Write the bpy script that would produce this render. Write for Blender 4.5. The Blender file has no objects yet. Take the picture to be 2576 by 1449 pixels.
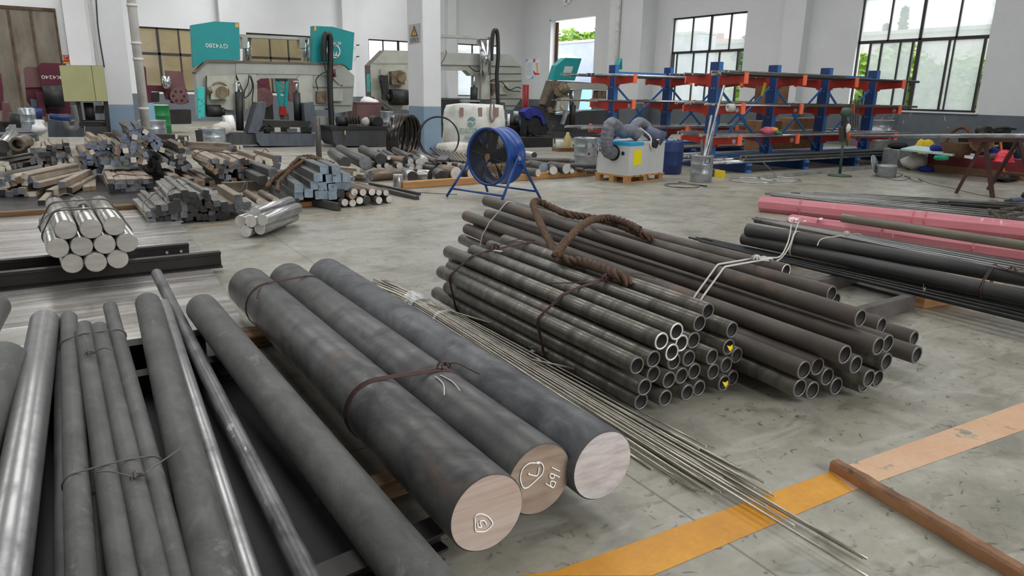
import bpy, math, random
import numpy as np
from mathutils import Vector, Matrix
random.seed(7)
C = bpy.context.scene.collection
# ------------------------------------------------------------------ camera (lens solved from the room's lines)
FP, PT, RO, YA, CH = 1784.2, .27008, -.01989, .56826, 1.6
_fw = np.array([math.sin(YA)*math.cos(PT), math.cos(YA)*math.cos(PT), -math.sin(PT)])
_r = np.array([math.cos(YA), -math.sin(YA), 0.]); _d = np.cross(_fw, _r)
_rt = math.cos(RO)*_r+math.sin(RO)*_d; _dn = -math.sin(RO)*_r+math.cos(RO)*_d
CAMP = np.array([0, 0, CH])
cd = bpy.data.cameras.new('camera'); cam = bpy.data.objects.new('camera', cd); C.objects.link(cam)
cd.sensor_width = 36; cd.lens = FP/2576*36; cd.clip_end = 400; cd.clip_start = .05
mw = Matrix.Identity(4)
for i in range(3):
    mw[i][0] = _rt[i]; mw[i][1] = -_dn[i]; mw[i][2] = -_fw[i]; mw[i][3] = CAMP[i]
cam.matrix_world = mw
bpy.context.scene.camera = cam
# measured points of the photograph on known planes of the hall (floor height, wall, machine front)
def _ray(px, py): return (px-1288)*_rt+(py-724.5)*_dn+FP*_fw
def fl(px, py, z=0.):
    q = _ray(px, py); return Vector(CAMP+q*((z-CH)/q[2]))
def onx(px, py, x):
    q = _ray(px, py); return Vector(CAMP+q*(x/q[0]))
def ony(px, py, y):
    q = _ray(px, py); return Vector(CAMP+q*(y/q[1]))
V = Vector
# ------------------------------------------------------------------ materials
MATS = {}
def srgb(c):
    return tuple((v/12.92 if v <= .04045 else ((v+.055)/1.055)**2.4) for v in [x/255 for x in c])
def mat(name, c, c2=None, s=6, st=(1, 1, 1), lo=.4, hi=.65, c3=None, s3=2, lo3=.55, hi3=.7, st3=None, rough=.5, rough2=None, metal=0., bump=0., bs=None, vary=0., det=5, coord='Object', spec=.5, alpha=1, emis=None, dist=0., fine=.0):
    """one Principled material: two noise layers of dirt / scale / rust / painted reflections over a base colour"""
    m = bpy.data.materials.new(name); m.use_nodes = True; nt = m.node_tree; N = nt.nodes; L = nt.links
    b = N['Principled BSDF']; MATS[name] = m
    b.inputs['Roughness'].default_value = rough; b.inputs['Metallic'].default_value = metal
    b.inputs['Specular IOR Level'].default_value = spec
    c = srgb(c)
    if emis:
        b.inputs['Emission Color'].default_value = (*c, 1); b.inputs['Emission Strength'].default_value = emis
    b.inputs['Base Color'].default_value = (*c, 1)
    if not (c2 or c3 or vary or bump or fine): return m
    tc = N.new('ShaderNodeTexCoord'); oi = N.new('ShaderNodeObjectInfo')
    def noise(sc, stv, detail, dist=0):
        mp = N.new('ShaderNodeMapping'); mp.inputs['Scale'].default_value = stv
        L.new(tc.outputs[coord], mp.inputs['Vector'])
        n = N.new('ShaderNodeTexNoise'); n.noise_dimensions = '4D'
        n.inputs['Scale'].default_value = sc; n.inputs['Detail'].default_value = detail; n.inputs['Roughness'].default_value = .6
        n.inputs['Distortion'].default_value = dist
        L.new(mp.outputs[0], n.inputs['Vector'])
        k = N.new('ShaderNodeMath'); k.operation = 'MULTIPLY'; k.inputs[1].default_value = 37.; L.new(oi.outputs['Random'], k.inputs[0]); L.new(k.outputs[0], n.inputs['W'])
        return n.outputs[0]
    def ramp(src, a, z):
        r = N.new('ShaderNodeMapRange'); r.inputs[1].default_value = a; r.inputs[2].default_value = z; L.new(src, r.inputs[0]); return r.outputs[0]
    def mix(f, a, z, mode='MIX'):
        x = N.new('ShaderNodeMix'); x.data_type = 'RGBA'; x.blend_type = mode
        if hasattr(f, 'links'): L.new(f, x.inputs[0])
        else: x.inputs[0].default_value = f
        for q, i in ((a, 6), (z, 7)):
            if isinstance(q, tuple): x.inputs[i].default_value = (*q, 1)
            else: L.new(q, x.inputs[i])
        return x.outputs[2]
    col = c; f1 = None
    if c2:
        f1 = ramp(noise(s, st, det, dist), lo, hi); col = mix(f1, col, srgb(c2))
        if rough2 is not None:
            rr = N.new('ShaderNodeMapRange'); rr.inputs[3].default_value = rough; rr.inputs[4].default_value = rough2; L.new(f1, rr.inputs[0]); L.new(rr.outputs[0], b.inputs['Roughness'])
    if c3:
        f3 = ramp(noise(s3, st3 or st, 6, dist), lo3, hi3); col = mix(f3, col, srgb(c3))
    if fine:
        fn = ramp(noise(s*14, (1, 1, 1), 3), .35, .65); g = N.new('ShaderNodeMapRange'); g.inputs[3].default_value = 1-fine; g.inputs[4].default_value = 1+fine; L.new(fn, g.inputs[0])
        hs = N.new('ShaderNodeHueSaturation'); L.new(g.outputs[0], hs.inputs['Value'])
        (hs.inputs['Color'].__setattr__('default_value', (*col, 1)) if isinstance(col, tuple) else L.new(col, hs.inputs['Color'])); col = hs.outputs[0]
    if vary:
        hs = N.new('ShaderNodeHueSaturation')
        mr = N.new('ShaderNodeMapRange'); mr.inputs[3].default_value = 1-vary; mr.inputs[4].default_value = 1+vary; L.new(oi.outputs['Random'], mr.inputs[0]); L.new(mr.outputs[0], hs.inputs['Value'])
        (hs.inputs['Color'].__setattr__('default_value', (*col, 1)) if isinstance(col, tuple) else L.new(col, hs.inputs['Color'])); col = hs.outputs[0]
    if not isinstance(col, tuple): L.new(col, b.inputs['Base Color'])
    if bump:
        bn = N.new('ShaderNodeBump'); bn.inputs['Strength'].default_value = bump; bn.inputs['Distance'].default_value = .01
        L.new(noise(bs or s*3, st, 6), bn.inputs['Height']); L.new(bn.outputs[0], b.inputs['Normal'])
    return m
# ------------------------------------------------------------------ objects
def tag(o, label=None, cat=None, group=None, kind=None):
    for k, v in (('label', label), ('category', cat), ('group', group), ('kind', kind)):
        if v: o[k] = v
    return o
def thing(name, label, cat, loc=(0, 0, 0), group=None, rz=0):
    o = bpy.data.objects.new(name, None); C.objects.link(o); o.location = loc; o.rotation_euler = (0, 0, rz); o.empty_display_size = .05
    return tag(o, label, cat, group)
def perp(a):
    a = V(a).normalized(); h = V((0, 0, 1)) if abs(a.z) < .9 else V((1, 0, 0))
    u = h.cross(a).normalized(); return u, a.cross(u)
def smooth_path(pts, n=6, closed=False):
    """Catmull-Rom through points"""
    pts = [V(p) for p in pts]; out = []; m = len(pts)
    for i in range(m if closed else m-1):
        g = lambda k: pts[k % m] if closed else pts[max(0, min(m-1, k))]
        a, b, c, d = g(i-1), g(i), g(i+1), g(i+2)
        for j in range(n):
            t = j/n; out.append(.5*((2*b)+(c-a)*t+(2*a-5*b+4*c-d)*t*t+(3*b-a-3*c+d)*t**3))
    if not closed: out.append(pts[-1])
    return out
class MB:
    def __init__(s): s.v = []; s.f = []; s.m = []; s.s = []
    def face(s, ix, m=0, sm=False): s.f.append(ix); s.m.append(m); s.s.append(sm)
    def quad(s, a, b, c, d, m=0):
        k = len(s.v); s.v += [V(a), V(b), V(c), V(d)]; s.face((k, k+1, k+2, k+3), m); return s
    def box(s, c, d, M=None, m=0, bev=0.):
        """centre, full size"""
        x, y, z = [q/2 for q in d]; k = len(s.v); c = V(c)
        if bev <= 0:
            P = [(-x, -y, -z), (x, -y, -z), (x, y, -z), (-x, y, -z), (-x, -y, z), (x, -y, z), (x, y, z), (-x, y, z)]
            F = [(0, 3, 2, 1), (4, 5, 6, 7), (0, 1, 5, 4), (1, 2, 6, 5), (2, 3, 7, 6), (3, 0, 4, 7)]
        else:
            e = min(bev, x*.9, y*.9, z*.9); P = []; F = []
            R = [(-x+e, -y, ), (x-e, -y), (x, -y+e), (x, y-e), (x-e, y), (-x+e, y), (-x, y-e), (-x, -y+e)]
            I = [(-x+e, -y+e), (x-e, -y+e), (x-e, -y+e), (x-e, y-e), (x-e, y-e), (-x+e, y-e), (-x+e, y-e), (-x+e, -y+e)]
            for zz, ring in ((-z, I), (-z+e, R), (z-e, R), (z, I)): P += [(a, b, zz) for a, b in ring]
            for j in range(3):
                for i in range(8): F.append((j*8+i, j*8+(i+1) % 8, j*8+8+(i+1) % 8, j*8+8+i))
            F.append(tuple(range(7, -1, -1))); F.append(tuple(range(24, 32)))
        for p in P:
            p = V(p); s.v.append((M @ p if M else p)+c)
        for f in F: s.face(tuple(k+i for i in f), m)
        return s
    def bx(s, a, b, m=0, bev=0.):
        """two corners"""
        a = V(a); b = V(b); return s.box((a+b)/2, [abs(q) for q in (b-a)], None, m, bev)
    def beam(s, a, b, w, h, m=0, up=(0, 0, 1), bev=0.):
        """box bar from a to b: w across, h along up"""
        a = V(a); b = V(b); d = b-a; L = d.length; d.normalize(); u = V(up)
        x = d.cross(u)
        if x.length < 1e-4: x = d.cross(V((0, 1, 0)))
        x.normalize(); u = x.cross(d); M = Matrix((x, d, u)).transposed()
        return s.box((a+b)/2, (w, L, h), M, m, bev)
    def cyl(s, a, b, r, n=16, r2=None, m=0, caps=(True, True), mc=None, bev=0.):
        a = V(a); b = V(b); r2 = r if r2 is None else r2; ax = (b-a); L = ax.length; ax.normalize(); u, w = perp(ax); k = len(s.v)
        rows = [(0, r), (L, r2)]
        if bev: rows = [(0, r-bev), (bev, r), (L-bev, r2), (L, r2-bev)]
        for t, q in rows:
            for i in range(n):
                th = 2*math.pi*i/n; s.v.append(a+ax*t+u*(q*math.cos(th))+w*(q*math.sin(th)))
        for j in range(len(rows)-1):
            for i in range(n): s.face((k+j*n+i, k+j*n+(i+1) % n, k+(j+1)*n+(i+1) % n, k+(j+1)*n+i), m, True)
        mc = m if mc is None else mc; e = k+(len(rows)-1)*n
        if caps[0]: s.face(tuple(k+i for i in range(n-1, -1, -1)), mc)
        if caps[1]: s.face(tuple(e+i for i in range(n)), mc)
        return s
    def lathe(s, prof, o=(0, 0, 0), ax=(0, 0, 1), n=24, m=0, close=False, sm=True):
        """profile [(radius, height)]"""
        o = V(o); ax = V(ax).normalized(); u, w = perp(ax); k = len(s.v)
        for r, h in prof:
            for i in range(n):
                th = 2*math.pi*i/n; s.v.append(o+ax*h+u*(r*math.cos(th))+w*(r*math.sin(th)))
        P = len(prof)
        for j in range(P if close else P-1):
            for i in range(n):
                a, b = k+j*n, k+((j+1) % P)*n
                s.face((a+i, a+(i+1) % n, b+(i+1) % n, b+i), m, sm)
        return s
    def sweep(s, pts, r, n=6, m=0, closed=False, caps=True, radii=None):
        pts = [V(p) for p in pts]; P = len(pts); k = len(s.v); u = None
        for i, p in enumerate(pts):
            if closed: t = pts[(i+1) % P]-pts[i-1]
            else: t = pts[min(P-1, i+1)]-pts[max(0, i-1)]
            if t.length < 1e-9: t = V((0, 0, 1))
            t.normalize()
            if u is None: u, w = perp(t)
            else:
                u = u-t*u.dot(t)
                if u.length < 1e-6: u, w = perp(t)
                u.normalize()
            w = t.cross(u); q = radii[i] if radii else r
            for j in range(n):
                th = 2*math.pi*j/n; s.v.append(p+u*(q*math.cos(th))+w*(q*math.sin(th)))
        for i in range(P if closed else P-1):
            a, b = k+i*n, k+((i+1) % P)*n
            for j in range(n): s.face((a+j, a+(j+1) % n, b+(j+1) % n, b+j), m, True)
        if caps and not closed:
            s.face(tuple(k+j for j in range(n-1, -1, -1)), m); e = k+(P-1)*n; s.face(tuple(e+j for j in range(n)), m)
        return s
    def prism(s, poly, d, m=0, ms=None):
        """polygon (3-D points, planar) pushed along vector d"""
        k = len(s.v); n = len(poly); d = V(d); s.v += [V(p) for p in poly]; s.v += [V(p)+d for p in poly]
        nrm = V((0, 0, 0))
        for i in range(n): a, b = V(poly[i]), V(poly[(i+1) % n]); nrm += a.cross(b)
        fl_ = nrm.dot(d) > 0
        A = tuple(range(k, k+n)); B = tuple(range(k+n, k+2*n))
        s.face(A[::-1] if fl_ else A, m); s.face(B if fl_ else B[::-1], m); ms = m if ms is None else ms
        for i in range(n):
            j = (i+1) % n; q = (k+i, k+j, k+n+j, k+n+i); s.face(q if fl_ else q[::-1], ms)
        return s
    def pipe(s, a, b, ro, ri, n=24, m=0, mi=1, me=2, ch=.0):
        """open-ended tube with wall"""
        a = V(a); b = V(b); ax = b-a; L = ax.length; ax.normalize(); u, w = perp(ax); k = len(s.v); ch = ch or (ro-ri)*.18
        rows = [(ro-ch, 0), (ro, ch), (ro, L-ch), (ro-ch, L), (ri, L), (ri, 0)]; mm = [me, m, me, me, mi, me]
        for q, t in rows:
            for i in range(n):
                th = 2*math.pi*i/n; s.v.append(a+ax*t+u*(q*math.cos(th))+w*(q*math.sin(th)))
        for j in range(6):
            for i in range(n): s.face((k+j*n+i, k+j*n+(i+1) % n, k+((j+1) % 6)*n+(i+1) % n, k+((j+1) % 6)*n+i), mm[j], mm[j] != me)
        return s
    def blob(s, c, r, n=10, m=0, jit=.2, seed=0, M=None):
        """lumpy closed ellipsoid"""
        rd = random.Random(seed); k = len(s.v); c = V(c); ph = [rd.uniform(0, 6.3) for _ in range(6)]
        R = n//2+1
        for j in range(R+1):
            a = math.pi*j/R
            for i in range(n):
                t = 2*math.pi*i/n; d = V((math.sin(a)*math.cos(t), math.sin(a)*math.sin(t), math.cos(a)))
                q = 1+jit*(math.sin(3*d.x+ph[0])*math.sin(4*d.y+ph[1])+.6*math.sin(6*d.z+ph[2]+3*d.x)*math.sin(5*d.y+ph[3]))
                p = V((d.x*r[0]*q, d.y*r[1]*q, d.z*r[2]*q)); s.v.append((M @ p if M else p)+c)
        for j in range(R):
            for i in range(n): s.face((k+j*n+i, k+(j+1)*n+i, k+(j+1)*n+(i+1) % n, k+j*n+(i+1) % n), m, True)
        return s
    def build(s, name, mats, parent=None, loc=None, M=None, label=None, cat=None, group=None, kind=None):
        me = bpy.data.meshes.new(name); v = s.v
        if loc is not None: l = V(loc); v = [p-l for p in v]
        me.from_pydata([tuple(p) for p in v], [], s.f)
        if not isinstance(mats, (list, tuple)): mats = [mats]
        for q in mats: me.materials.append(MATS[q] if isinstance(q, str) else q)
        me.polygons.foreach_set('material_index', s.m); me.polygons.foreach_set('use_smooth', s.s); me.update()
        o = bpy.data.objects.new(name, me); C.objects.link(o)
        if parent is not None:
            o.parent = parent
            if M is None and loc is None: o.matrix_parent_inverse = inv_of(parent)
        if M is not None: o.matrix_local = M
        elif loc is not None:
            o.location = V(loc) if parent is None else inv_of(parent) @ V(loc)
            if parent is not None: o.rotation_euler = inv_of(parent).to_euler()
        return tag(o, label, cat, group, kind)
def world_of(o):
    m = o.matrix_basis if o.parent is None else world_of(o.parent) @ o.matrix_parent_inverse @ o.matrix_basis
    return m.copy()
def inv_of(o): return world_of(o).inverted()
def along(p0, p1, roll=0.):
    """matrix: local Z runs p0->p1, origin midway"""
    p0 = V(p0); p1 = V(p1); z = (p1-p0).normalized(); u, w = perp(z)
    x = u*math.cos(roll)+w*math.sin(roll); y = z.cross(x)
    M = Matrix((x, y, z)).transposed().to_4x4(); M.translation = (p0+p1)/2; return M
def rod(name, p0, p1, r, mats, label=None, cat=None, group=None, parent=None, n=20, bev=None):
    """solid round bar as one mesh; local Z along the bar; mats = [skin, end]"""
    L = (V(p1)-V(p0)).length; b = r*.06 if bev is None else bev
    mb = MB().cyl((0, 0, -L/2), (0, 0, L/2), r, n, mc=1, bev=b)
    M = along(p0, p1)
    return mb.build(name, mats if isinstance(mats, (list, tuple)) else [mats, mats], parent, M=(inv_of(parent) @ M if parent else M), label=label, cat=cat, group=group)
def tube(name, p0, p1, ro, ri, mats, label=None, cat=None, group=None, n=28):
    """hollow tube as a thing: body with the bore, and the cut rim at each end"""
    L = (V(p1)-V(p0)).length; mb = MB().pipe((0, 0, -L/2), (0, 0, L/2), ro, ri, n)
    return mb.build(name, mats, M=along(p0, p1), label=label, cat=cat, group=group)
def sqbar(name, p0, p1, s, mats, roll=0., label=None, cat=None, group=None, s2=None):
    L = (V(p1)-V(p0)).length; h = (s2 or s)
    mb = MB(); e = min(s, h)*.09; x, y = s/2, h/2
    ring = [(-x+e, -y), (x-e, -y), (x, -y+e), (x, y-e), (x-e, y), (-x+e, y), (-x, y-e), (-x, -y+e)]
    mb.v = [V((a, b, -L/2)) for a, b in ring]+[V((a, b, L/2)) for a, b in ring]
    for i in range(8): mb.face((i, (i+1) % 8, 8+(i+1) % 8, 8+i))
    mb.face(tuple(range(7, -1, -1)), 1); mb.face(tuple(range(8, 16)), 1)
    return mb.build(name, mats, M=along(p0, p1, roll), label=label, cat=cat, group=group)
def hull2(P):
    P = sorted(set((round(a, 5), round(b, 5)) for a, b in P))
    def half(Q):
        h = []
        for p in Q:
            while len(h) > 1 and (h[-1][0]-h[-2][0])*(p[1]-h[-2][1])-(h[-1][1]-h[-2][1])*(p[0]-h[-2][0]) <= 0: h.pop()
            h.append(p)
        return h[:-1]
    return half(P)+half(P[::-1])
def wrap_path(segs, t, off):
    """loop that hugs bars: segs = [(p0,p1,r)], cut at the plane through point t[0] with normal t[1]"""
    o, nrm = V(t[0]), V(t[1]).normalized(); u = nrm.cross(V((0, 0, 1))).normalized(); w = u.cross(nrm); P = []
    for a, b, r in segs:
        a = V(a); b = V(b); d = b-a; k = (o-a).dot(nrm)/d.dot(nrm); c = a+d*k-o
        for i in range(24):
            th = i*math.pi/12; P.append((c.dot(u)+(r+off)*math.cos(th), c.dot(w)+(r+off)*math.sin(th)))
    return [o+u*a+w*b for a, b in hull2(P)]
ORD = ['first', 'second', 'third', 'fourth', 'fifth', 'sixth', 'seventh', 'eighth', 'ninth', 'tenth', 'eleventh', 'twelfth', 'thirteenth', 'fourteenth', 'fifteenth', 'sixteenth', 'seventeenth', 'eighteenth', 'nineteenth', 'twentieth', 'twenty-first', 'twenty-second', 'twenty-third', 'twenty-fourth', 'twenty-fifth', 'twenty-sixth', 'twenty-seventh', 'twenty-eighth', 'twenty-ninth', 'thirtieth']
ORD += ['thirty-'+q for q in ORD[:9]]+['fortieth']+['forty-'+q for q in ORD[:9]]+['fiftieth']+['fifty-'+q for q in ORD[:9]]+['sixtieth']
def text(s, size, M, m, name='lettering', parent=None, ext=.001):
    """lettering as a mesh-less text curve laid in plane M (local XY)"""
    cu = bpy.data.curves.new(name, 'FONT'); cu.body = s; cu.size = size; cu.align_x = 'CENTER'; cu.align_y = 'CENTER'; cu.extrude = ext
    to = bpy.data.objects.new(name, cu); C.objects.link(to); dg = bpy.context.evaluated_depsgraph_get()
    me = bpy.data.meshes.new_from_object(to.evaluated_get(dg)); bpy.data.objects.remove(to); bpy.data.curves.remove(cu)
    me.materials.clear(); me.materials.append(MATS[m]); o = bpy.data.objects.new(name, me); C.objects.link(o)
    if parent is not None: o.parent = parent; o.matrix_local = inv_of(parent) @ M
    else: o.matrix_world = M
    return o
def facing_south(p, rot=0., sc=1.):
    """text plane at p that faces -y (towards the camera's side), turned rot in its own plane"""
    M = Matrix(((1, 0, 0), (0, 0, -1), (0, 1, 0))).to_4x4()
    M = M @ Matrix.Rotation(rot, 4, 'Z') @ Matrix.Scale(sc, 4, (1, 0, 0)); M.translation = V(p); return M
# ------------------------------------------------------------------ light: overcast day
sc = bpy.context.scene
sc.view_settings.view_transform = 'Standard'; sc.view_settings.look = 'None'; sc.view_settings.gamma = 1; sc.view_settings.exposure = 1.48
sc.view_settings.use_curve_mapping = False
w = bpy.data.worlds.new('overcast_sky'); sc.world = w; w.use_nodes = True
wn = w.node_tree.nodes; wl = w.node_tree.links; bg = wn['Background']
wt = wn.new('ShaderNodeTexCoord'); wm = wn.new('ShaderNodeMapping'); wm.inputs['Scale'].default_value = (1, 1, 3)
wno = wn.new('ShaderNodeTexNoise'); wno.inputs['Scale'].default_value = 2.2; wno.inputs['Detail'].default_value = 6
wr = wn.new('ShaderNodeValToRGB'); wr.color_ramp.elements[0].color = (.93, .96, 1, 1); wr.color_ramp.elements[1].color = (1, 1, 1, 1); wr.color_ramp.elements[0].position = .35; wr.color_ramp.elements[1].position = .6
wl.new(wt.outputs['Generated'], wm.inputs[0]); wl.new(wm.outputs[0], wno.inputs['Vector']); wl.new(wno.outputs[0], wr.inputs[0]); wl.new(wr.outputs[0], bg.inputs[0]); bg.inputs[1].default_value = 1.0
def sun(name, d, st, ang, col=(1, 1, 1)):
    l = bpy.data.lights.new(name, 'SUN'); l.energy = st; l.angle = math.radians(ang); l.color = col
    o = bpy.data.objects.new(name, l); C.objects.link(o); o.rotation_euler = V(d).to_track_quat('-Z', 'Y').to_euler(); return o
sun('cloudy_sun', (-.35, .62, -.5), 1.0, 40)
# ------------------------------------------------------------------ materials of the building
mat('wall_white', (218, 219, 220), (211, 212, 213), s=.7, lo=.4, hi=.7, rough=.8, fine=.012)
mat('dado', (98, 105, 111), (90, 97, 103), s=2, rough=.6, c3=(140, 148, 154), s3=7, lo3=.7, hi3=.76)
mat('pilaster_dado', (128, 150, 170), (122, 144, 164), s=2, rough=.5)
mat('frame_dark', (44, 42, 40), rough=.5)
mat('pipe_white', (215, 213, 208), (190, 186, 178), s=3, rough=.45, lo=.5, hi=.7)
mat('beige_glass', (160, 146, 112), (134, 120, 92), s=.6, rough=.12, lo=.4, hi=.6)
mat('door_panel', (118, 110, 98), (84, 74, 62), s=1.5, st=(1, 1, .35), c3=(70, 52, 36), s3=1.2, rough=.6, lo=.35, hi=.7, lo3=.6, hi3=.75)
mat('door_rust', (92, 70, 48), (60, 46, 34), s=4, rough=.8)
def glass_mat(name, haze, col):
    m = bpy.data.materials.new(name); m.use_nodes = True; N = m.node_tree.nodes; L = m.node_tree.links; MATS[name] = m
    N.remove(N['Principled BSDF']); o = N['Material Output']
    t = N.new('ShaderNodeBsdfTransparent'); d = N.new('ShaderNodeBsdfTranslucent'); d.inputs[0].default_value = (*col, 1)
    g = N.new('ShaderNodeBsdfGlossy'); g.inputs['Roughness'].default_value = .1
    tc = N.new('ShaderNodeTexCoord'); n = N.new('ShaderNodeTexNoise'); n.inputs['Scale'].default_value = 2.5; n.inputs['Detail'].default_value = 8; L.new(tc.outputs['Object'], n.inputs['Vector'])
    r = N.new('ShaderNodeMapRange'); r.inputs[1].default_value = .3; r.inputs[2].default_value = .75; r.inputs[3].default_value = haze-.12; r.inputs[4].default_value = haze+.12; L.new(n.outputs[0], r.inputs[0])
    x = N.new('ShaderNodeMixShader'); L.new(r.outputs[0], x.inputs[0]); L.new(t.outputs[0], x.inputs[1]); L.new(d.outputs[0], x.inputs[2])
    y = N.new('ShaderNodeMixShader'); y.inputs[0].default_value = .04; L.new(x.outputs[0], y.inputs[1]); L.new(g.outputs[0], y.inputs[2]); L.new(y.outputs[0], o.inputs[0])
glass_mat('dusty_glass', .5, (.46, .5, .49))
glass_mat('clean_glass', .16, (.95, .97, .98))
mat('concrete', (164, 160, 146), (142, 138, 124), s=1.6, st=(1, 1, 1), lo=.38, hi=.66, c3=(172, 170, 160), s3=.55, lo3=.5, hi3=.68, rough=.28, rough2=.5, bump=.12, bs=9, fine=.06, spec=.5)
# ---- concrete floor gets stains, scuffs and slab joints of its own
def floor_material():
    m = MATS['concrete']; nt = m.node_tree; N = nt.nodes; L = nt.links; b = N['Principled BSDF']
    src = b.inputs['Base Color'].links[0].from_socket
    tc = N.new('ShaderNodeTexCoord'); xyz = N.new('ShaderNodeSeparateXYZ'); L.new(tc.outputs['Object'], xyz.inputs[0])
    def ma(op, a, bb=None):
        k = N.new('ShaderNodeMath'); k.operation = op
        for i, q in enumerate((a, bb)):
            if q is None: continue
            if hasattr(q, 'links'): L.new(q, k.inputs[i])
            else: k.inputs[i].default_value = q
        return k.outputs[0]
    def nz(sc_, det, st=(1, 1, 1), lo=.4, hi=.6, dist=0, rot=0.):
        mp = N.new('ShaderNodeMapping'); mp.inputs['Scale'].default_value = st; mp.inputs['Rotation'].default_value = (0, 0, rot); L.new(tc.outputs['Object'], mp.inputs[0])
        n = N.new('ShaderNodeTexNoise'); n.inputs['Scale'].default_value = sc_; n.inputs['Detail'].default_value = det; n.inputs['Distortion'].default_value = dist; L.new(mp.outputs[0], n.inputs['Vector'])
        r = N.new('ShaderNodeMapRange'); r.inputs[1].default_value = lo; r.inputs[2].default_value = hi; L.new(n.outputs[0], r.inputs[0]); return r.outputs[0]
    def mix(f, a, col):
        x = N.new('ShaderNodeMix'); x.data_type = 'RGBA'; L.new(f, x.inputs[0]); L.new(a, x.inputs[6]); x.inputs[7].default_value = (*srgb(col), 1); return x.outputs[2]
    stain = ma('MULTIPLY', nz(2.3, 7, lo=.5, hi=.72, dist=.4), .62)
    c = mix(stain, src, (92, 92, 80))
    c = mix(ma('MULTIPLY', nz(18, 6, lo=.62, hi=.7, dist=1.), .8), c, (70, 66, 58))
    c = mix(ma('MULTIPLY', nz(2.2, 12, st=(1, 3, 1), lo=.52, hi=.72, dist=1.2, rot=.3), .38), c, (196, 195, 188))
    c = mix(ma('MULTIPLY', nz(3.3, 12, st=(1, 1.6, 1), lo=.58, hi=.7, dist=1.6), .5), c, (104, 98, 84))
    jx = ma('LESS_THAN', ma('ABSOLUTE', ma('SUBTRACT', ma('FRACT', ma('DIVIDE', xyz.outputs[0], 5.2)), .37)), .0012)
    jy = ma('LESS_THAN', ma('ABSOLUTE', ma('SUBTRACT', ma('FRACT', ma('DIVIDE', xyz.outputs[1], 4.6)), .62)), .0014)
    c = mix(ma('MULTIPLY', ma('MAXIMUM', jx, jy), .6), c, (84, 82, 74))
    L.new(c, b.inputs['Base Color'])
floor_material()
def paint_mat(name, col, dark, under, lo, hi):
    mat(name, col, dark, s=3, lo=.4, hi=.7, c3=under, s3=7, st3=(1, 1, 1), lo3=lo, hi3=hi, rough=.4, fine=.05)
paint_mat('yellow_paint', (216, 152, 34), (196, 132, 26), (120, 112, 92), .66, .7)
paint_mat('pale_orange_paint', (214, 176, 142), (206, 160, 122), (140, 138, 126), .62, .68)
paint_mat('faded_orange_paint', (176, 152, 122), (164, 150, 130), (160, 158, 148), .5, .62)
XR, YB = 23.75, 36.4
MB().bx((-14.3, -5, 9), (-9, YB+.3, 9.2)).bx((-6, -5, 9), (-1, YB+.3, 9.2)).bx((2.5, -5, 9), (7, YB+.3, 9.2)).bx((10.5, -5, 9), (15, YB+.3, 9.2)).bx((18, -5, 9), (XR+.3, YB+.3, 9.2)).bx((-9, -5, 9), (18, 2.5, 9.2)).bx((-9, 34, 9), (18, YB+.3, 9.2)).build('ceiling', 'wall_white', kind='structure', label='unseen white roof with open strips added to shape the daylight')  # out of view; added to dim the hall, strips shaped for the daylight
# ------------------------------------------------------------------ floor, painted lines
MB().bx((-14, -5, -.2), (XR+.3, YB+.3, 0)).build('floor', 'concrete', kind='structure', label='worn grey concrete factory floor')
def stripe(name, pts, m, label):
    mb = MB(); k = len(pts)//2
    for i in range(k-1):
        a, b, c, d = pts[2*i], pts[2*i+2], pts[2*i+3], pts[2*i+1]
        z = V((0, 0, .0015)); mb.quad(V(a)+z, V(b)+z, V(c)+z, V(d)+z)
    return mb.build(name, m, kind='structure', label=label)
stripe('trim_1', [fl(1300, 1449), fl(1580, 1449), fl(1395, 1438), fl(1640, 1449), fl(2090, 1186), fl(2145, 1235)], 'yellow_paint', 'yellow painted floor line under the thin rods')
stripe('trim_2', [fl(2090, 1186), fl(2145, 1235), fl(2576, 1012), fl(2576, 1082), fl(2900, 890), fl(2900, 960)], 'pale_orange_paint', 'pale orange stretch of the painted floor line')
stripe('trim_3', [(1.2, 9.0, 0), (1.2, 8.9, 0), (5.1, 9.42, 0), (5.1, 9.33, 0), (10.3, 9.2, 0), (10.3, 9.1, 0), (14, 8.9, 0), (14, 8.8, 0)], 'faded_orange_paint', 'faded orange floor line in front of the stacked bars')
# ------------------------------------------------------------------ walls (paint above, blue-grey dado below)
def wall_boxes(name, axis, at, th, lo, hi, ztop, openings, label):
    """wall along y (axis x) or along x (axis y) with rectangular openings (a,b,z0,z1); upper mesh + dado child"""
    cuts = sorted({lo, hi, *[q for o in openings for q in o[:2]]}); zs = sorted({0., 1.2, ztop, *[q for o in openings for q in o[2:]]})
    up = MB(); dn = MB()
    for a, b in zip(cuts, cuts[1:]):
        for z0, z1 in zip(zs, zs[1:]):
            if any(o[0] <= a and b <= o[1] and o[2] <= z0 and z1 <= o[3] for o in openings): continue
            P = ((at, a, z0), (at+th, b, z1)) if axis == 'x' else ((a, at, z0), (b, at+th, z1))
            (up if z0 >= 1.19 else dn).bx(*P)
    o = up.build(name, 'wall_white', kind='structure', label=label); dn.build('dado', 'dado', o); return o
wall_boxes('wall_right', 'x', XR, .3, -5, YB+.3, 9., [(11.25, 15.48, 1.25, 4.9), (20.33, 24.45, 1.25, 4.85), (29.9, 33.86, 0, 5.42)], 'white side wall with tall windows and open doorway')
wall_boxes('wall_back', 'y', YB, .3, -14, XR, 9., [(3.62, 6.9, 1.3, 4.03), (8.2, 12.2, 1.3, 4.03), (14.22, 18.2, 1.3, 4.06), (19.4, 22.1, 1.3, 4.1)], 'white end wall behind the saws')
MB().bx((-14.3, -5, 0), (-14, YB+.3, 9)).build('wall_left', 'wall_white', kind='structure', label='white wall beyond the left edge')
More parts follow.
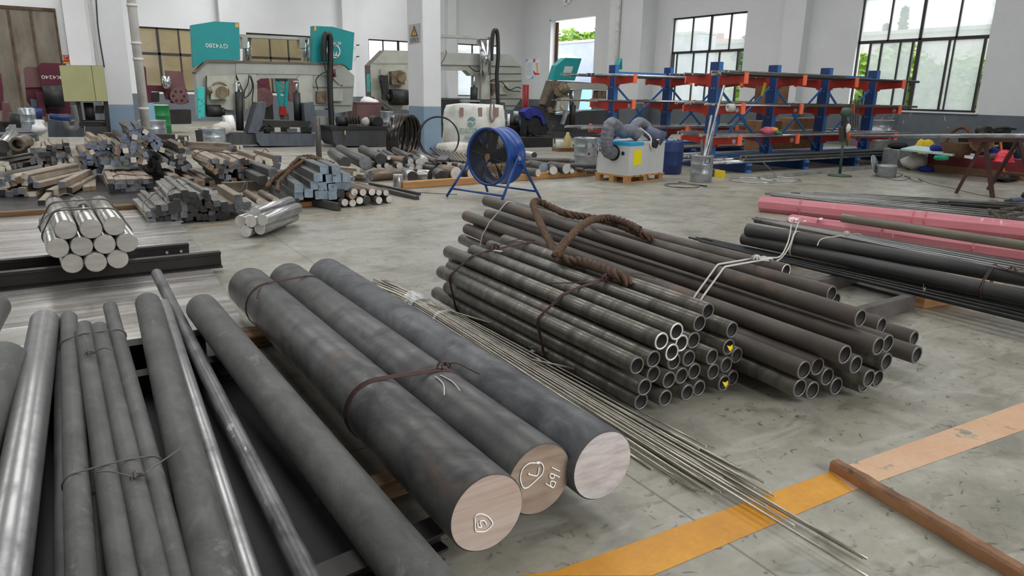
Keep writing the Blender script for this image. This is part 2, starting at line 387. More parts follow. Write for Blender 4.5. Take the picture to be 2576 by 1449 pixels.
wall_boxes('wall_front', 'y', -5.3, .3, -14, XR, 9., [(1.5, 9.5, 0, 6), (13, 17, 1.3, 4.8)], 'unseen white wall behind the viewer, added with a gate to shape the light')  # out of view; added to darken the near floor, gate sized for brightness
def pilaster(n, a, b, lab):
    o = MB().bx((a[0], a[1], 1.2), (b[0], b[1], 9)).build(n, 'wall_white', kind='structure', label=lab)
    MB().bx((a[0], a[1], 0), (b[0], b[1], 1.2)).build('dado', 'dado', o)
pilaster('trim_4', (.95, 36.0), (1.75, 36.4), 'white pilaster of the end wall beside the brown door')
pilaster('trim_5', (7.0, 36.0), (7.5, 36.4), 'white pilaster of the end wall between two windows')
pilaster('trim_6', (12.75, 36.0), (13.35, 36.4), 'white pilaster of the end wall behind the first saw')
pilaster('trim_7', (22.85, 25.43), (XR, 27.7), 'white pilaster between doorway and middle window')
pilaster('trim_8', (23.38, 17.4), (XR, 18.3), 'white pilaster between the two large windows')
pilaster('trim_9', (18.6, 36.0), (19.1, 36.4), 'white pilaster of the end wall near the corner')
# free-standing columns
def column(n, x0, x1, y0, y1, lab):
    o = MB().bx((x0, y0, 1.19), (x1, y1, 9), bev=.012).build(n, 'wall_white', kind='structure', label=lab)
    MB().bx((x0, y0, 0), (x1, y1, 1.19), bev=.012).build('dado', 'pilaster_dado', o); return o
column('column_left', .93, 1.42, 16.4, 17.3, 'white free-standing column with blue-grey base beside the white downpipe')
column('column_middle', 7.88, 8.37, 16.6, 17.5, 'white free-standing column with warning sign and blue-grey base')
# ------------------------------------------------------------------ windows of the side wall
def bars(nm, lst, parent, m='frame_dark'):
    mb = MB()
    for a, b in lst: mb.bx(a, b)
    return mb.build(nm, m, parent)
def side_window(n, y0, y1, z0, z1, zm, tops, lows, hazes, lab):
    """tops: mullions above the rail; lows: sash stiles below; hazes: panes below (y0,y1,dusty?)"""
    root = thing(n, lab, None, (XR, (y0+y1)/2, z0)); root['kind'] = 'structure'
    t = .035; xa, xb = XR+.1, XR+.17
    L = [((xa, y0, z0), (xb, y0+.05, z1)), ((xa, y1-.05, z0), (xb, y1, z1)), ((xa, y0, z0), (xb, y1, z0+.06)), ((xa, y0, z1-.06), (xb, y1, z1)), ((xa, y0, zm-.05), (xb, y1, zm+.05))]
    for y, h in tops: L.append(((xa, y-h, zm), (xb, y+h, z1)))
    bars('window_frame', L, root)
    for y, h in lows: bars('sash_stile', [((xa-.03, y-h, z0+.05), (xb-.03, y+h, zm-.04))], root)
    ys = [y1]+sorted([q[0] for q in tops], reverse=True)+[y0]
    for a, b in zip(ys, ys[1:]): MB().bx((XR+.13, b+.03, zm+.05), (XR+.136, a-.03, z1-.05)).build('pane', 'dusty_glass', root)
    for a, b in hazes: MB().bx((XR+.115, a, z0+.06), (XR+.12, b, zm-.05)).build('pane', 'dusty_glass', root)
    MB().bx((XR-.06, y0-.08, z0-.05), (XR+.12, y1+.08, z0)).build('window_sill', 'wall_white', root)
    return root
side_window('window_1', 11.25, 15.48, 1.25, 4.9, 3.45, [(14.44, .025), (13.37, .045), (12.25, .025)],
            [(15.01, .03), (14.61, .03), (13.97, .025), (13.55, .035), (13.34, .06), (12.41, .03), (12.26, .02), (11.38, .035)],
            [(13.58, 15.0), (11.38, 13.3)], 'large dark framed window with dusty sliding panes near the trestle')
side_window('window_2', 20.33, 24.45, 1.25, 4.85, 3.4, [(23.3, .03), (22.26, .05), (21.21, .03)],
            [(24.3, .03), (24.1, .03), (23.11, .03), (22.32, .03), (21.65, .03), (20.67, .04)],
            [(22.35, 24.1), (20.67, 22.3)], 'dark framed window with red tiled roof outside behind the racks')
# doorway: reveal post and sliding track
d1 = thing('door_1', 'open bright doorway in the side wall with pale jamb', None, (XR, 31.9, 0)); d1['kind'] = 'structure'
bars('door_frame', [((XR-.02, 33.75, 0), (XR+.34, 33.86, 5.42)), ((XR-.02, 29.9, 5.36), (XR+.34, 33.86, 5.42))], d1, 'wall_white')
bars('door_track', [((XR+.3, 33.5, 0), (XR+.36, 33.75, 5.3))], d1, 'door_rust')
# ------------------------------------------------------------------ windows of the end wall (tinted)
def end_window(n, x0, x1, z0, z1, zm, xs, lab, glass='beige_glass'):
    root = thing(n, lab, None, ((x0+x1)/2, YB, z0)); root['kind'] = 'structure'
    ya, yb = YB+.08, YB+.14
    L = [((x0, ya, z0), (x0+.05, yb, z1)), ((x1-.05, ya, z0), (x1, yb, z1)), ((x0, ya, z0), (x1, yb, z0+.06)), ((x0, ya, z1-.06), (x1, yb, z1)), ((x0, ya, zm-.05), (x1, yb, zm+.05))]
    for x, h in xs: L.append(((x-h, ya, z0), (x+h, yb, z1)))
    bars('window_frame', L, root)
    e = [x0]+[q[0] for q in xs]+[x1]
    for a, b in zip(e, e[1:]):
        for c, d in ((z0, zm), (zm, z1)): MB().bx((a+.03, YB+.11, c+.05), (b-.03, YB+.116, d-.05)).build('pane', glass, root)
    return root
end_window('window_3', 3.62, 6.9, 1.3, 4.03, 2.92, [(4.43, .05), (5.29, .03)], 'amber tinted window beside the column with the downpipe')
end_window('window_4', 8.2, 12.2, 1.3, 4.03, 2.94, [(9.28, .03), (10.15, .03), (11.3, .05)], 'amber tinted window behind the first saw')
end_window('window_5', 14.22, 18.2, 1.3, 4.06, 2.95, [(15.05, .03), (15.9, .06), (17.1, .03)], 'hazy end wall window behind the second saw', 'dusty_glass')
end_window('window_6', 19.4, 22.1, 1.3, 4.1, 2.95, [(20.35, .04), (21.27, .04)], 'hazy end wall window near the corner', 'dusty_glass')
# big brown sliding door in the end wall
d2 = thing('door_2', 'tall brown stained sliding door in the end wall', None, (-.5, YB-.1, 0)); d2['kind'] = 'structure'
for a, b in ((-3.2, -.95), (-.9, -.18), (-.12, .65)): MB().bx((a, YB-.08, .02), (b, YB-.02, 4.45)).build('door_panel', 'door_panel', d2)
bars('door_frame', [((-3.2, YB-.12, 4.4), (.7, YB-.01, 4.52)), ((.62, YB-.1, 0), (.7, YB-.01, 4.46)), ((-.22, YB-.11, 0), (-.14, YB-.03, 4.4)), ((-.98, YB-.11, 0), (-.88, YB-.03, 4.4))], d2, 'door_rust')
# ------------------------------------------------------------------ outside the side wall
mat('yard', (168, 168, 160), (150, 152, 142), s=.5, rough=.8)
mat('leaf', (140, 172, 76), (104, 140, 56), s=2.5, lo=.35, hi=.65, c3=(176, 196, 92), s3=4, rough=.6, lo3=.55, hi3=.7)
mat('leaf_dark', (86, 112, 74), (62, 88, 58), s=2, rough=.7)
mat('bark', (88, 74, 58), rough=.9)
mat('house_wall', (196, 194, 188), (180, 178, 172), s=1, rough=.9)
mat('grey_cladding', (178, 184, 196), (166, 172, 186), s=.6, rough=.6)
mat('red_roof', (176, 112, 88), (150, 92, 74), s=3, rough=.8)
mat('blue_sheet', (92, 178, 226), rough=.5)
mat('pale_blue', (150, 196, 226), rough=.5)
MB().bx((XR+.3, -10, -.3), (120, 110, -.12)).build('ground', 'yard', kind='structure', label='pale yard outside the doorway')
def tree(name, x, y, h, r, label, group, m='leaf', seed=0, trunk=.35, n=900, cone=False, leaf=.22):
    rd = random.Random(seed); root = thing(name, label, 'tree', (x, y, -.12), group)
    MB().cyl((x, y, -.12), (x, y, h*.6), .1, 8, .05).build('trunk', 'bark', root)
    mb = MB(); L = []
    if not cone:
        for k in range(14): L.append((V((x+rd.uniform(-.6, .6)*r, y+rd.uniform(-.6, .6)*r, h*(trunk+.1)+rd.random()*h*(.8-trunk))), rd.uniform(.35, .55)*r))
    for k in range(n):
        if cone:
            t = rd.random()**.7; q = r*(1-t)*math.sqrt(rd.random()); a = rd.uniform(0, 6.283); p = V((x+q*math.cos(a), y+q*math.sin(a), h*.1+t*h*.9))
        else:
            c, q = rd.choice(L); d = V((rd.gauss(0, 1), rd.gauss(0, 1), rd.gauss(0, 1))).normalized(); p = c+d*q*(rd.random()**.25); p.z = min(max(p.z, .1), h)
        a = V((rd.gauss(0, 1), rd.gauss(0, 1), rd.gauss(0, 1))).normalized(); u, w = perp(a); s = leaf*rd.uniform(.6, 1.3)
        mb.quad(p-u*s, p-w*s*.6, p+u*s, p+w*s*.6)
    mb.build('foliage', m, root)
g = 'green trees close outside the large window'
for i, (x, y, h, r) in enumerate([(30.5, 13.2, 2.9, 1.7), (31.5, 15.6, 3.6, 1.9), (30.8, 18.4, 3.7, 1.9), (30, 10.8, 2.6, 1.4), (33, 20.6, 3.5, 1.8)]):
    tree('leafy_tree', x, y, h, r, 'bushy green tree outside the dusty side window, %s from the far end of its row' % ORD[[2, 3, 1, 4, 0].index(i) if False else i], g, seed=i+1, trunk=.05, n=1500)
for i, (x, y, h, r) in enumerate([(60, 35.2, 8.8, 1.0), (60, 36.6, 7.6, .9), (61, 37.3, 7.2, .8)]):
    tree('cypress', x, y, h, r, '%s slim cypress beyond the grey building' % ['tallest', 'middle', 'shortest'][i], 'cypresses beyond the grey building', 'leaf_dark', 20+i, cone=True, n=900, leaf=.3)
tree('dark_tree', 46, 38.2, 6.1, 1.8, 'dark tree beside the red roofed house', None, 'leaf_dark', 31, n=1200, leaf=.3)
tree('window_tree', 33, 27.5, 2.6, 1.5, 'low green bush outside the middle window', None, 'leaf', 32, trunk=.05, n=900)
for i, (x, y, h, r) in enumerate([(52, 73, 8.6, 3.2), (50, 68, 8.9, 3), (50, 64.5, 8.2, 2.6), (51, 61, 8.3, 2.6)]):
    tree('roadside_tree', x, y, h, r, 'light green tree above the grey wall seen through the doorway, %s in the row' % ORD[i], 'trees behind the grey wall', 'leaf', 40+i, n=1600, leaf=.3)
MB().bx((45, 10, -.12), (52, 41.5, 5.65)).bx((44.8, 10, 5.5), (52.2, 41.7, 5.72)).build('grey_building', 'house_wall', label='long pale building with flat roof line outside the large window', cat='building')
hs = thing('house', 'pale house with red tiled gable roof outside the middle window', 'house', (52, 48, -.12))
MB().bx((50.2, 44.6, -.12), (56, 56, 5.6)).build('wall', 'house_wall', hs)
MB().prism([(50, 44.3, 5.55), (50, 47.0, 6.6), (50, 56, 6.6), (50, 56, 5.55)], (6, 0, .0)).build('roof', 'red_roof', hs)
MB().bx((51, 46.9, 6.3), (52, 48.2, 7.0)).build('chimney', 'red_roof', hs)
yw = thing('yard_wall', 'pale grey yard building seen through the doorway', 'building', (41, 50, -.12))
MB().bx((40, 38.6, -.12), (42, 75, 5.9)).build('wall', 'grey_cladding', yw)
MB().bx((39.9, 38.6, 5.85), (42.1, 75, 6.05)).build('roof_edge', 'house_wall', yw)
cn = thing('canopy', 'light blue canopy roof outside the doorway', 'canopy', (36.5, 52, -.12))
MB().prism([(35.5, 49.4, 4.3), (35.5, 51, 4.75), (35.5, 54, 4.75), (35.5, 54, 4.3)], (2.5, 0, 0)).build('roof', 'pale_blue', cn)
MB().cyl((36, 51, -.12), (36, 51, 4.4), .06, 8).cyl((36, 53.6, -.12), (36, 53.6, 4.4), .06, 8).build('post', 'pipe_white', cn)
MB().bx((38.5, 44, -.12), (39.9, 60, 2.3)).bx((38.4, 44, 2.3), (39.9, 60, 2.5)).build('blue_shed', 'pale_blue', label='long low pale blue shed beyond the doorway', cat='shed')
# ------------------------------------------------------------------ steel skins
mat('mill_scale', (96, 95, 94), (56, 55, 55), s=3.5, st=(1.3, 1.3, 1), lo=.38, hi=.68, c3=(104, 86, 72), s3=2.2, lo3=.6, hi3=.78, rough=.36, rough2=.55, metal=.3, bump=.05, bs=60, dist=1.2, fine=.05)
mat("blue_scale", (104, 105, 107), (78, 79, 81), s=4, st=(1.3, 1.3, 1), lo=.36, hi=.66, c3=(54, 55, 58), s3=2, lo3=.5, hi3=.7, rough=.4, rough2=.55, metal=.35, bump=.05, bs=50, dist=1.5, fine=.05)
mat('grey_skin', (100, 100, 97), (74, 74, 72), s=6, st=(1.3, 1.3, .8), lo=.38, hi=.66, c3=(124, 122, 116), s3=9, lo3=.6, hi3=.72, rough=.55, metal=.15, bump=.05, bs=70, dist=.8, fine=.06)
mat('shiny_skin', (172, 172, 170), (110, 110, 110), s=9, st=(1, 1, .6), lo=.45, hi=.75, rough=.3, rough2=.5, metal=.75, bump=.05, bs=40)
mat('worn_skin', (128, 128, 128), (52, 51, 51), s=10, st=(1, 1, .35), lo=.4, hi=.68, c3=(170, 170, 170), s3=24, lo3=.64, hi3=.7, rough=.4, metal=.45, bump=.08, bs=50)
mat('cut_face', (190, 176, 166), (170, 146, 132), s=5, st=(.35, 1, 7), lo=.35, hi=.65, c3=(120, 100, 88), s3=4, st3=(.2, 1, 9), lo3=.66, hi3=.74, rough=.45, metal=.2, bump=.05, bs=30)
mat('cut_bright', (196, 192, 192), (166, 156, 154), s=6, st=(1.6, 1.6, 7), lo=.4, hi=.7, rough=.4, metal=.35)
mat('cut_brown', (158, 140, 124), (120, 102, 88), s=5, st=(1, 1, 5), lo=.35, hi=.75, rough=.5, metal=.25)
mat('chalk', (238, 236, 230), rough=.9)
mat('tube_skin', (116, 112, 102), (84, 81, 76), s=5, st=(.5, .5, 2.6), lo=.4, hi=.62, c3=(126, 118, 104), s3=3.2, lo3=.55, hi3=.72, rough=.26, rough2=.5, metal=.5, bump=.6, bs=5, vary=.12)
mat('tube_rust', (98, 90, 83), (78, 72, 67), s=6, st=(1, 1, .6), lo=.4, hi=.66, c3=(126, 100, 82), s3=5, lo3=.58, hi3=.74, rough=.5, rough2=.6, metal=.35, bump=.08, bs=24, vary=.1)
mat('bore', (58, 55, 52), (42, 40, 38), s=8, rough=.6, metal=.3)
mat('rim_dark', (108, 106, 102), rough=.4, metal=.5)
mat('rim_bright', (212, 210, 204), rough=.3, metal=.5)
mat('thin_rod', (196, 191, 178), (136, 129, 118), s=6, st=(1, 1, .15), lo=.4, hi=.7, rough=.25, metal=.6, vary=.25)
mat('rod_end', (190, 188, 182), rough=.35, metal=.5)
mat('rust_wire', (86, 62, 58), rough=.55, metal=.3)
mat('grey_wire', (112, 106, 102), rough=.5, metal=.5)
mat('white_strap', (208, 206, 198), rough=.6)
mat('plastic_film', (226, 228, 228), rough=.2, alpha=.6)
mat('yellow_tag', (240, 212, 20), rough=.5)
mat('black_steel', (27, 26, 26), (19, 18, 18), s=4, rough=.6, metal=.1, c3=(44, 42, 41), s3=9, lo3=.62, hi3=.75)
mat('rail_steel', (52, 48, 46), (40, 37, 35), s=4, st=(1, 1, 1), rough=.45, metal=.3, c3=(84, 78, 74), s3=14, lo3=.62, hi3=.72)
mat('old_wood', (142, 112, 80), (104, 76, 52), s=5, st=(1, 12, 12), lo=.35, hi=.7, c3=(70, 48, 32), s3=6, st3=(1, 6, 6), lo3=.58, hi3=.72, rough=.75, bump=.3, bs=10)
mat('light_wood', (196, 150, 98), (170, 120, 72), s=4, st=(1, 10, 10), lo=.35, hi=.7, c3=(128, 86, 50), s3=5, lo3=.62, hi3=.76, rough=.7, bump=.15)
mat('rope_fibre', (112, 86, 66), (74, 56, 43), s=30, lo=.35, hi=.65, c3=(112, 90, 70), s3=60, lo3=.55, hi3=.65, rough=.85, bump=.5, bs=120)
# ------------------------------------------------------------------ three heavy round bars with marked ends
def circle_cap(c, r, y, n=48, ins=0.):
    return [V((c[0]+(r-ins)*math.cos(2*math.pi*i/n), y, c[1]+(r-ins)*math.sin(2*math.pi*i/n))) for i in range(n)]
def heavy(label, x0, x1, y0, y1, r, skin, face, marks):
    """lies along y on the timbers; sawn face towards -y"""
    zt = .08+r; root = thing('round_steel_bar', label, 'steel bar', (x0, (y0+y1)/2, .08), 'three heavy round bars tied side by side')
    p0, p1 = V((x0, y0, zt)), V((x1, y1, zt)); L = (p1-p0).length
    MB().cyl((0, 0, -L/2), (0, 0, L/2), r, 56, caps=(False, True), bev=.006).build('body', [skin], root, M=inv_of(root) @ along(p0, p1))
    mb = MB(); mb.v = circle_cap((x0, zt), r-.006, y0); mb.face(tuple(range(48)))
    f = mb.build('cut_face', face, root, loc=p0)
    for s in marks:
        P = [ony(px, py, y0-.0025) for px, py in s]
        MB().sweep(smooth_path(P, 5) if len(P) > 2 else P, .0027, 6).build('chalk_mark', 'chalk', f)
    return root
Z = lambda pts: [(1100+a/3.45, 1000+b/3.45) for a, b in pts]
heavy('heavy round bar with a circled 5 chalked on its pinkish sawn face', 1.077, 1.035, 1.813, 5.08, .145, 'mill_scale', 'cut_face',
      [Z([(330, 1030), (348, 1014), (390, 1012), (440, 1035), (478, 1085), (465, 1120), (420, 1158), (370, 1165), (332, 1155), (328, 1090), (326, 1040)]),
       Z([(345, 1095), (352, 1090)]), Z([(352, 1092), (352, 1122), (385, 1126)]), Z([(385, 1126), (370, 1085), (378, 1070), (410, 1072), (426, 1103)])])
heavy('heavy round bar chalked 169 on its brownish sawn face, middle of the tied three', 1.352, 1.315, 1.903, 5.1, .1445, 'mill_scale', 'cut_brown',
      [Z([(860, 560), (895, 565), (920, 600), (912, 660), (875, 700), (810, 760), (770, 785), (740, 775), (720, 700), (740, 620), (790, 575), (840, 567), (885, 573)]),
       Z([(882, 608), (868, 675), (825, 675)]), Z([(825, 675), (790, 665), (800, 655)]),
       Z([(990, 605), (1062, 640)]), Z([(1060, 692), (1010, 668), (985, 660), (975, 680), (985, 700), (1010, 698), (1015, 672)]), Z([(1028, 740), (1000, 725), (980, 735), (985, 770), (1008, 780), (1025, 740)]), Z([(995, 780), (935, 745)])])
heavy('heavy round bar with clean unmarked grey sawn face beside the thin rods', 1.62, 1.605, 1.864, 5.12, .144, 'blue_scale', 'cut_bright', [])
# tie wires round the heavy bars
HB = [((1.077, 1.813, .225), (1.035, 5.08, .225), .145), ((1.352, 1.903, .2245), (1.315, 5.1, .2245), .1445)]
def wire_loop(name, segs, o, nrm, r, m, label, cat, group=None, strands=2, off=None, gap=.012, knot=None, tails=()):
    root = thing(name, label, cat, o, group)
    for k in range(strands):
        oo = V(o)+V(nrm).normalized()*gap*k
        P = wrap_path(segs, (oo, nrm), (off or r)*(1+.3*k))
        MB().sweep(P, r, 6, closed=True).build('strand', m, root)
    if knot:
        kc, ks = V(knot[0]), knot[1]
        for k in range(3):
            a = k*1.1; P = [kc+V((math.cos(t)*ks*math.cos(a), math.cos(t)*ks*math.sin(a)*.6+k*.004, abs(math.sin(t))*ks*.9-.002)) for t in [i*.45 for i in range(15)]]
            MB().sweep(P, r, 6).build('knot', m, root)
    for q in tails: MB().sweep(smooth_path(q, 6), r*.9, 6).build('tail', m, root)
    return root
wire_loop('tie_wire', HB, (1.2, 2.72, .2), (.12, 1, 0), .0035, 'rust_wire', 'rusty wire tied round two heavy bars near their sawn faces', 'wire', knot=((1.375, 2.72, .375), .035), strands=3,
          tails=[[(1.37, 2.74, .38), (1.42, 2.69, .40), (1.47, 2.64, .375), (1.5, 2.6, .36)]])
wire_loop('tie_wire', HB, (1.2, 4.62, .2), (-.22, 1, 0), .0035, 'rust_wire', 'rusty wire round the far ends of two heavy bars', 'wire', strands=2,
          tails=[[(1.06, 4.62, .373), (.97, 4.5, .355), (.94, 4.42, .33), (.98, 4.44, .34), (1.06, 4.58, .375)]])
for k, xs in enumerate((1.30, 1.325)):
    tag(MB().sweep(smooth_path([(xs, 2.66, .371), (xs-.01+.02*k, 2.56, .373), (xs-.05+.05*k, 2.47, .366)], 5), .003, 6).build('loose_wire', 'white_strap'), 'white wire end hanging from the knot, %s one' % ['shorter', 'longer'][k], 'wire')
# ------------------------------------------------------------------ loose bars at the near edge, resting on steel and timber
def fore(label, pa, za, pb, zb, r, skin, ext=.55, ba=True, name='round_bar', group='grey bars laid side by side near the camera'):
    a = fl(*pa, za); b = fl(*pb, zb); b = b+(b-a).normalized()*ext
    root = thing(name, label, 'steel bar', (a+b)/2-V((0, 0, r)), group); L = (a-b).length
    MB().cyl((0, 0, -L/2), (0, 0, L/2), r, 40, caps=(False, True), bev=r*.12).build('body', [skin], root, M=inv_of(root) @ along(b, a))
    M = along(b, a); M.translation = b; MB().cyl((0, 0, 0), (0, 0, .002), r*.88, 32).build('cut_face', 'cut_bright', root, M=inv_of(root) @ M)
    return a, b
FB = {}
FB['a'] = fore('thick grey bar cut off by the edge of the view beside the shiny bar', (10, 905), .28, (-190, 1449), .12, .105, 'grey_skin')
FB['z'] = fore('grey bar end high at the very edge beside the steel sheet', (-12, 770), .33, (-400, 1449), .12, .08, 'grey_skin')
FB['b'] = fore('bright shiny round bar standing apart from the dull tied bars', (113, 808), .30, (10, 1449), .13, .073, 'shiny_skin')
FB['c1'] = fore('thin grey bar mostly hidden under the outermost tied bar', (158, 835), .22, (175, 1449), .09, .043, 'grey_skin')
FB['c'] = fore('outermost grey bar of the five tied with wire, next to the shiny bar', (173, 800), .29, (205, 1449), .16, .044, 'grey_skin')
FB['c2'] = fore('short grey bar end peeping between two tied bars', (212, 822), .2, (245, 1449), .07, .043, 'grey_skin')
FB['d'] = fore('grey tied bar with the shortest far end, under the wire knot', (212, 840), .29, (312, 1449), .16, .045, 'grey_skin')
FB['e'] = fore('dark blotched grey bar in the middle of the wired bars', (250, 828), .29, (390, 1449), .16, .047, 'grey_skin')
FB['f'] = fore('greenish grey slender bar reaching furthest of the wired bars', (277, 772), .32, (452, 1449), .16, .038, 'grey_skin')
FB['g'] = fore('thick matt grey bar with a pale patch on its far end', (372, 762), .31, (540, 1449), .15, .071, 'grey_skin')
FB['h'] = fore('slim glossy round bar beside the thick matt bar', (412, 765), .27, (625, 1449), .12, .037, 'shiny_skin')
FB['i'] = fore('long slim mottled bar whose far end lies on the steel sheet', (394, 688), .27, (772, 1449), .12, .037, 'worn_skin')
FB['j'] = fore('thick grey bar lying slanted between the slim bar and the heavy bars', (508, 775), .27, (1045, 1449), .13, .094, 'grey_skin', ext=.4)
# wires tying the five
def sg(*ks, rr=dict(c=.044, d=.045, e=.047, f=.038)): return [(FB[k][0], FB[k][1], rr[k]) for k in ks]
def midpt(t, ks='cf'):
    A, B = FB[ks[0]], FB[ks[1]]; return ((A[0]*(1-t)+A[1]*t)+(B[0]*(1-t)+B[1]*t))/2
for t, lab, kd in ((.16, 'grey wire binding the far part of the tied grey bars', 'd'), (.62, 'grey wire with loose ends binding the tied grey bars', 'e')):
    o = midpt(t); A = FB[kd]; k = A[0]*(1-t)+A[1]*t+V((.01, 0, .05))
    tl = [[k, k+V((.03, -.02, .02)), k+V((.09, .02, .03)), k+V((.16, .06, .045))], [k, k+V((-.03, .0, .015)), k+V((-.08, .03, .03)), k+V((-.12, .05, .03))]]
    if t < .3: tl = [[k, k+V((-.01, .06, .04)), k+V((-.02, .14, .06))], [k, k+V((.06, -.03, .03)), k+V((.1, -.06, .02))]]
    wire_loop('tie_wire', sg('c', 'd', 'e', 'f'), o, (.05, 1, .05), .0032, 'grey_wire', lab, 'wire', knot=(k, .022), strands=1, tails=tl)
# what they lie on: plate, two beams
tag(MB().bx((-1.6, .9, 0), (.74, 4.7, .012)).build('base_plate', 'black_steel'), 'black steel sheet on the floor under the near grey bars', 'steel plate')
def ibeam(name, a, b, h, w, t, m, label, cat, group=None, kind='I'):
    a, b = V(a), V(b); L = (b-a).length; d = (b-a).normalized(); x = d.cross(V((0, 0, 1))).normalized(); up = V((0, 0, 1))
    if kind == 'I': P = [(-w/2, 0), (w/2, 0), (w/2, t), (t/2, t), (t/2, h-t), (w/2, h-t), (w/2, h), (-w/2, h), (-w/2, h-t), (-t/2, h-t), (-t/2, t), (-w/2, t)]
    elif kind == 'R': P = [(-w/2, 0), (w/2, 0), (w/2, t*.7), (t/2, t*1.4), (t/2, h-2.2*t), (w*.28, h-1.6*t), (w*.28, h), (-w*.28, h), (-w*.28, h-1.6*t), (-t/2, h-2.2*t), (-t/2, t*1.4), (-w/2, t*.7)]
    else: P = [(-w/2, 0), (w/2, 0), (w/2, t), (-w/2+t, t), (-w/2+t, h-t), (w/2, h-t), (w/2, h), (-w/2, h)]
    mb = MB().prism([a+x*p+up*q for p, q in P], d*L)
    return mb.build(name, m, loc=(a+b)/2, label=label, cat=cat, group=group)
ibeam('steel_beam', (-1.5, 4.42, .013), (.62, 4.42, .013), .15, .12, .012, 'black_steel', 'black beam carrying the far ends of the near grey bars', 'steel beam')
ibeam('steel_beam', (-1.5, 3.86, .013), (.8, 4.02, .013), .12, .1, .012, 'black_steel', 'black beam lying just in front of the far carrying beam', 'steel beam')
ibeam('steel_beam', (-.9, 1.78, .013), (1.0, 2.02, .013), .08, .11, .01, 'rail_steel', 'low dark beam crossing the floor under the near grey bars', 'steel beam')
# timbers under the heavy bars
def timber(label, a, b, w, h, m='old_wood', z=0., group=None, name='timber', cat='timber'):
    a = V(a); b = V(b); u = V((0, 0, h/2+z)); c = (a+b)/2+u; L = (b-a).length; an = math.atan2(b.y-a.y, b.x-a.x)
    o = MB().box((0, 0, 0), (L, w, h), None, 0, .008).build(name, m, label=label, cat=cat, group=group); o.location = c; o.rotation_euler = (0, 0, an); return o
timber('short timber under the sawn ends of the heavy bars', (.78, 2.42, 0), (1.85, 2.5, 0), .1, .08)
timber('timber under the far ends of the heavy bars', (.7, 4.5, 0), (1.9, 4.44, 0), .12, .08)
timber('broken timber end beside the steel sheet, behind the slanted bar', (.74, 4.66, 0), (1.0, 4.62, 0), .1, .07)
# ------------------------------------------------------------------ thin rods
rd = random.Random(3); g = 'thin bright rods in the taped bundle'
ends = [(2185, 1393), (2175, 1396), (2190, 1440), (2000, 1310), (1950, 1240), (1940, 1230), (1925, 1205), (1905, 1195), (1900, 1215), (1870, 1200), (1860, 1170), (1830, 1175), (1824, 1230), (1815, 1226), (1797, 1222), (1792, 1230), (1770, 1222), (1748, 1222), (1640, 1174), (1778, 1112), (1760, 1118), (1775, 1175), (1785, 1178), (1720, 1160), (1690, 1148), (1695, 1160), (1680, 1132), (1620, 1075), (1930, 1260), (1880, 1222), (1850, 1225), (1820, 1190), (1840, 1205), (1975, 1275), (1765, 1190), (1710, 1165), (1735, 1150), (1850, 1188), (1960, 1270), (1745, 1130)]
order = sorted(range(len(ends)), key=lambda i: fl(*ends[i], .02).x)
RODS = []
for rank, i in enumerate(order):
    e = fl(*ends[i], .018+.012*(rank % 4)); lay = rank % 4; t = rank/(len(ends)-1)
    tie = V((2.1+.15*t, 4.62, .034+.0135*lay)); far = V((1.99+.18*t+rd.uniform(-.02, .02), 5.35+rd.uniform(-.12, .1), .03+.013*lay+rd.uniform(0, .012)))
    e.z = .0075+.0135*lay*.6; mid = tie*.45+e*.55; mid.z = .014+.0135*lay
    L = [far, tie, mid, e]; RODS.append((tie, e))
    c = (far+e)/2; mb = MB().sweep([p-c for p in smooth_path(L, 4)], .0058, 8)
    n = len(mb.f); mb.m[n-1] = 1; mb.m[n-2] = 1
    lab = 'thin bright steel rod in the taped bundle, %s counted from the heavy bars' % ORD[rank]
    o = mb.build('thin_rod', ['thin_rod', 'rod_end'], label=lab, cat='steel rod', group=g); o.location = c
for a, b, lab in (((1075, 765), (1370, 852), 'single thin rod sprung away from the taped bundle towards the tubes'), ((1340, 905), (1447, 928), 'short thin rod poking out through torn film near the tubes')):
    rod('thin_rod', fl(*a, .09), fl(*b, .10), .0066, ['thin_rod', 'rod_end'], lab, 'steel rod', n=8)
def film(label, y, x0, x1, h, n, seed, wrinkle=.012, width=.05):
    """torn clear film band round the rods"""
    r = random.Random(seed); root = thing('tape_band', label, 'tape', ((x0+x1)/2, y, 0)); 
    for k in range(n):
        yy = y+k*width*1.3; P = []; M = 22; mb = MB()
        for j in range(M):
            a = 2*math.pi*j/M; q = 1+r.uniform(0, .12)
            P.append((V(((x0+x1)/2+(x1-x0)/2*1.06*math.cos(a)*q, yy+r.uniform(-wrinkle, wrinkle), max(.003, h/2+h/2*1.15*math.sin(a)*q)))))
        for j in range(M):
            A, B = P[j], P[(j+1) % M]; w = V((0, width*.5+r.uniform(0, wrinkle), r.uniform(0, wrinkle*.6))); mb.quad(A-w, B-w, B+w, A+w)
        mb.build('film', 'film', root)
    return root
def film_mat():
    m = bpy.data.materials.new('film'); m.use_nodes = True; N = m.node_tree.nodes; L = m.node_tree.links; MATS['film'] = m; b = N['Principled BSDF']; o = N['Material Output']
    b.inputs['Base Color'].default_value = (.8, .81, .81, 1); b.inputs['Roughness'].default_value = .15
    t = N.new('ShaderNodeBsdfTransparent'); x = N.new('ShaderNodeMixShader'); x.inputs[0].default_value = .55; L.new(t.outputs[0], x.inputs[1]); L.new(b.outputs[0], x.inputs[2]); L.new(x.outputs[0], o.inputs[0])
film_mat()
film('crumpled clear film band holding the far end of the thin rods', 4.68, 2.09, 2.26, .09, 3, 1)
film('narrow clear film strip round the thin rods beside the crumpled band', 4.3, 2.1, 2.28, .085, 1, 2, .004, .03)
root = thing('torn_film', 'torn shreds of clear film on the thin rods beside the tubes', 'film', (2.33, 3.32, .06)); r_ = random.Random(5); mb = MB()
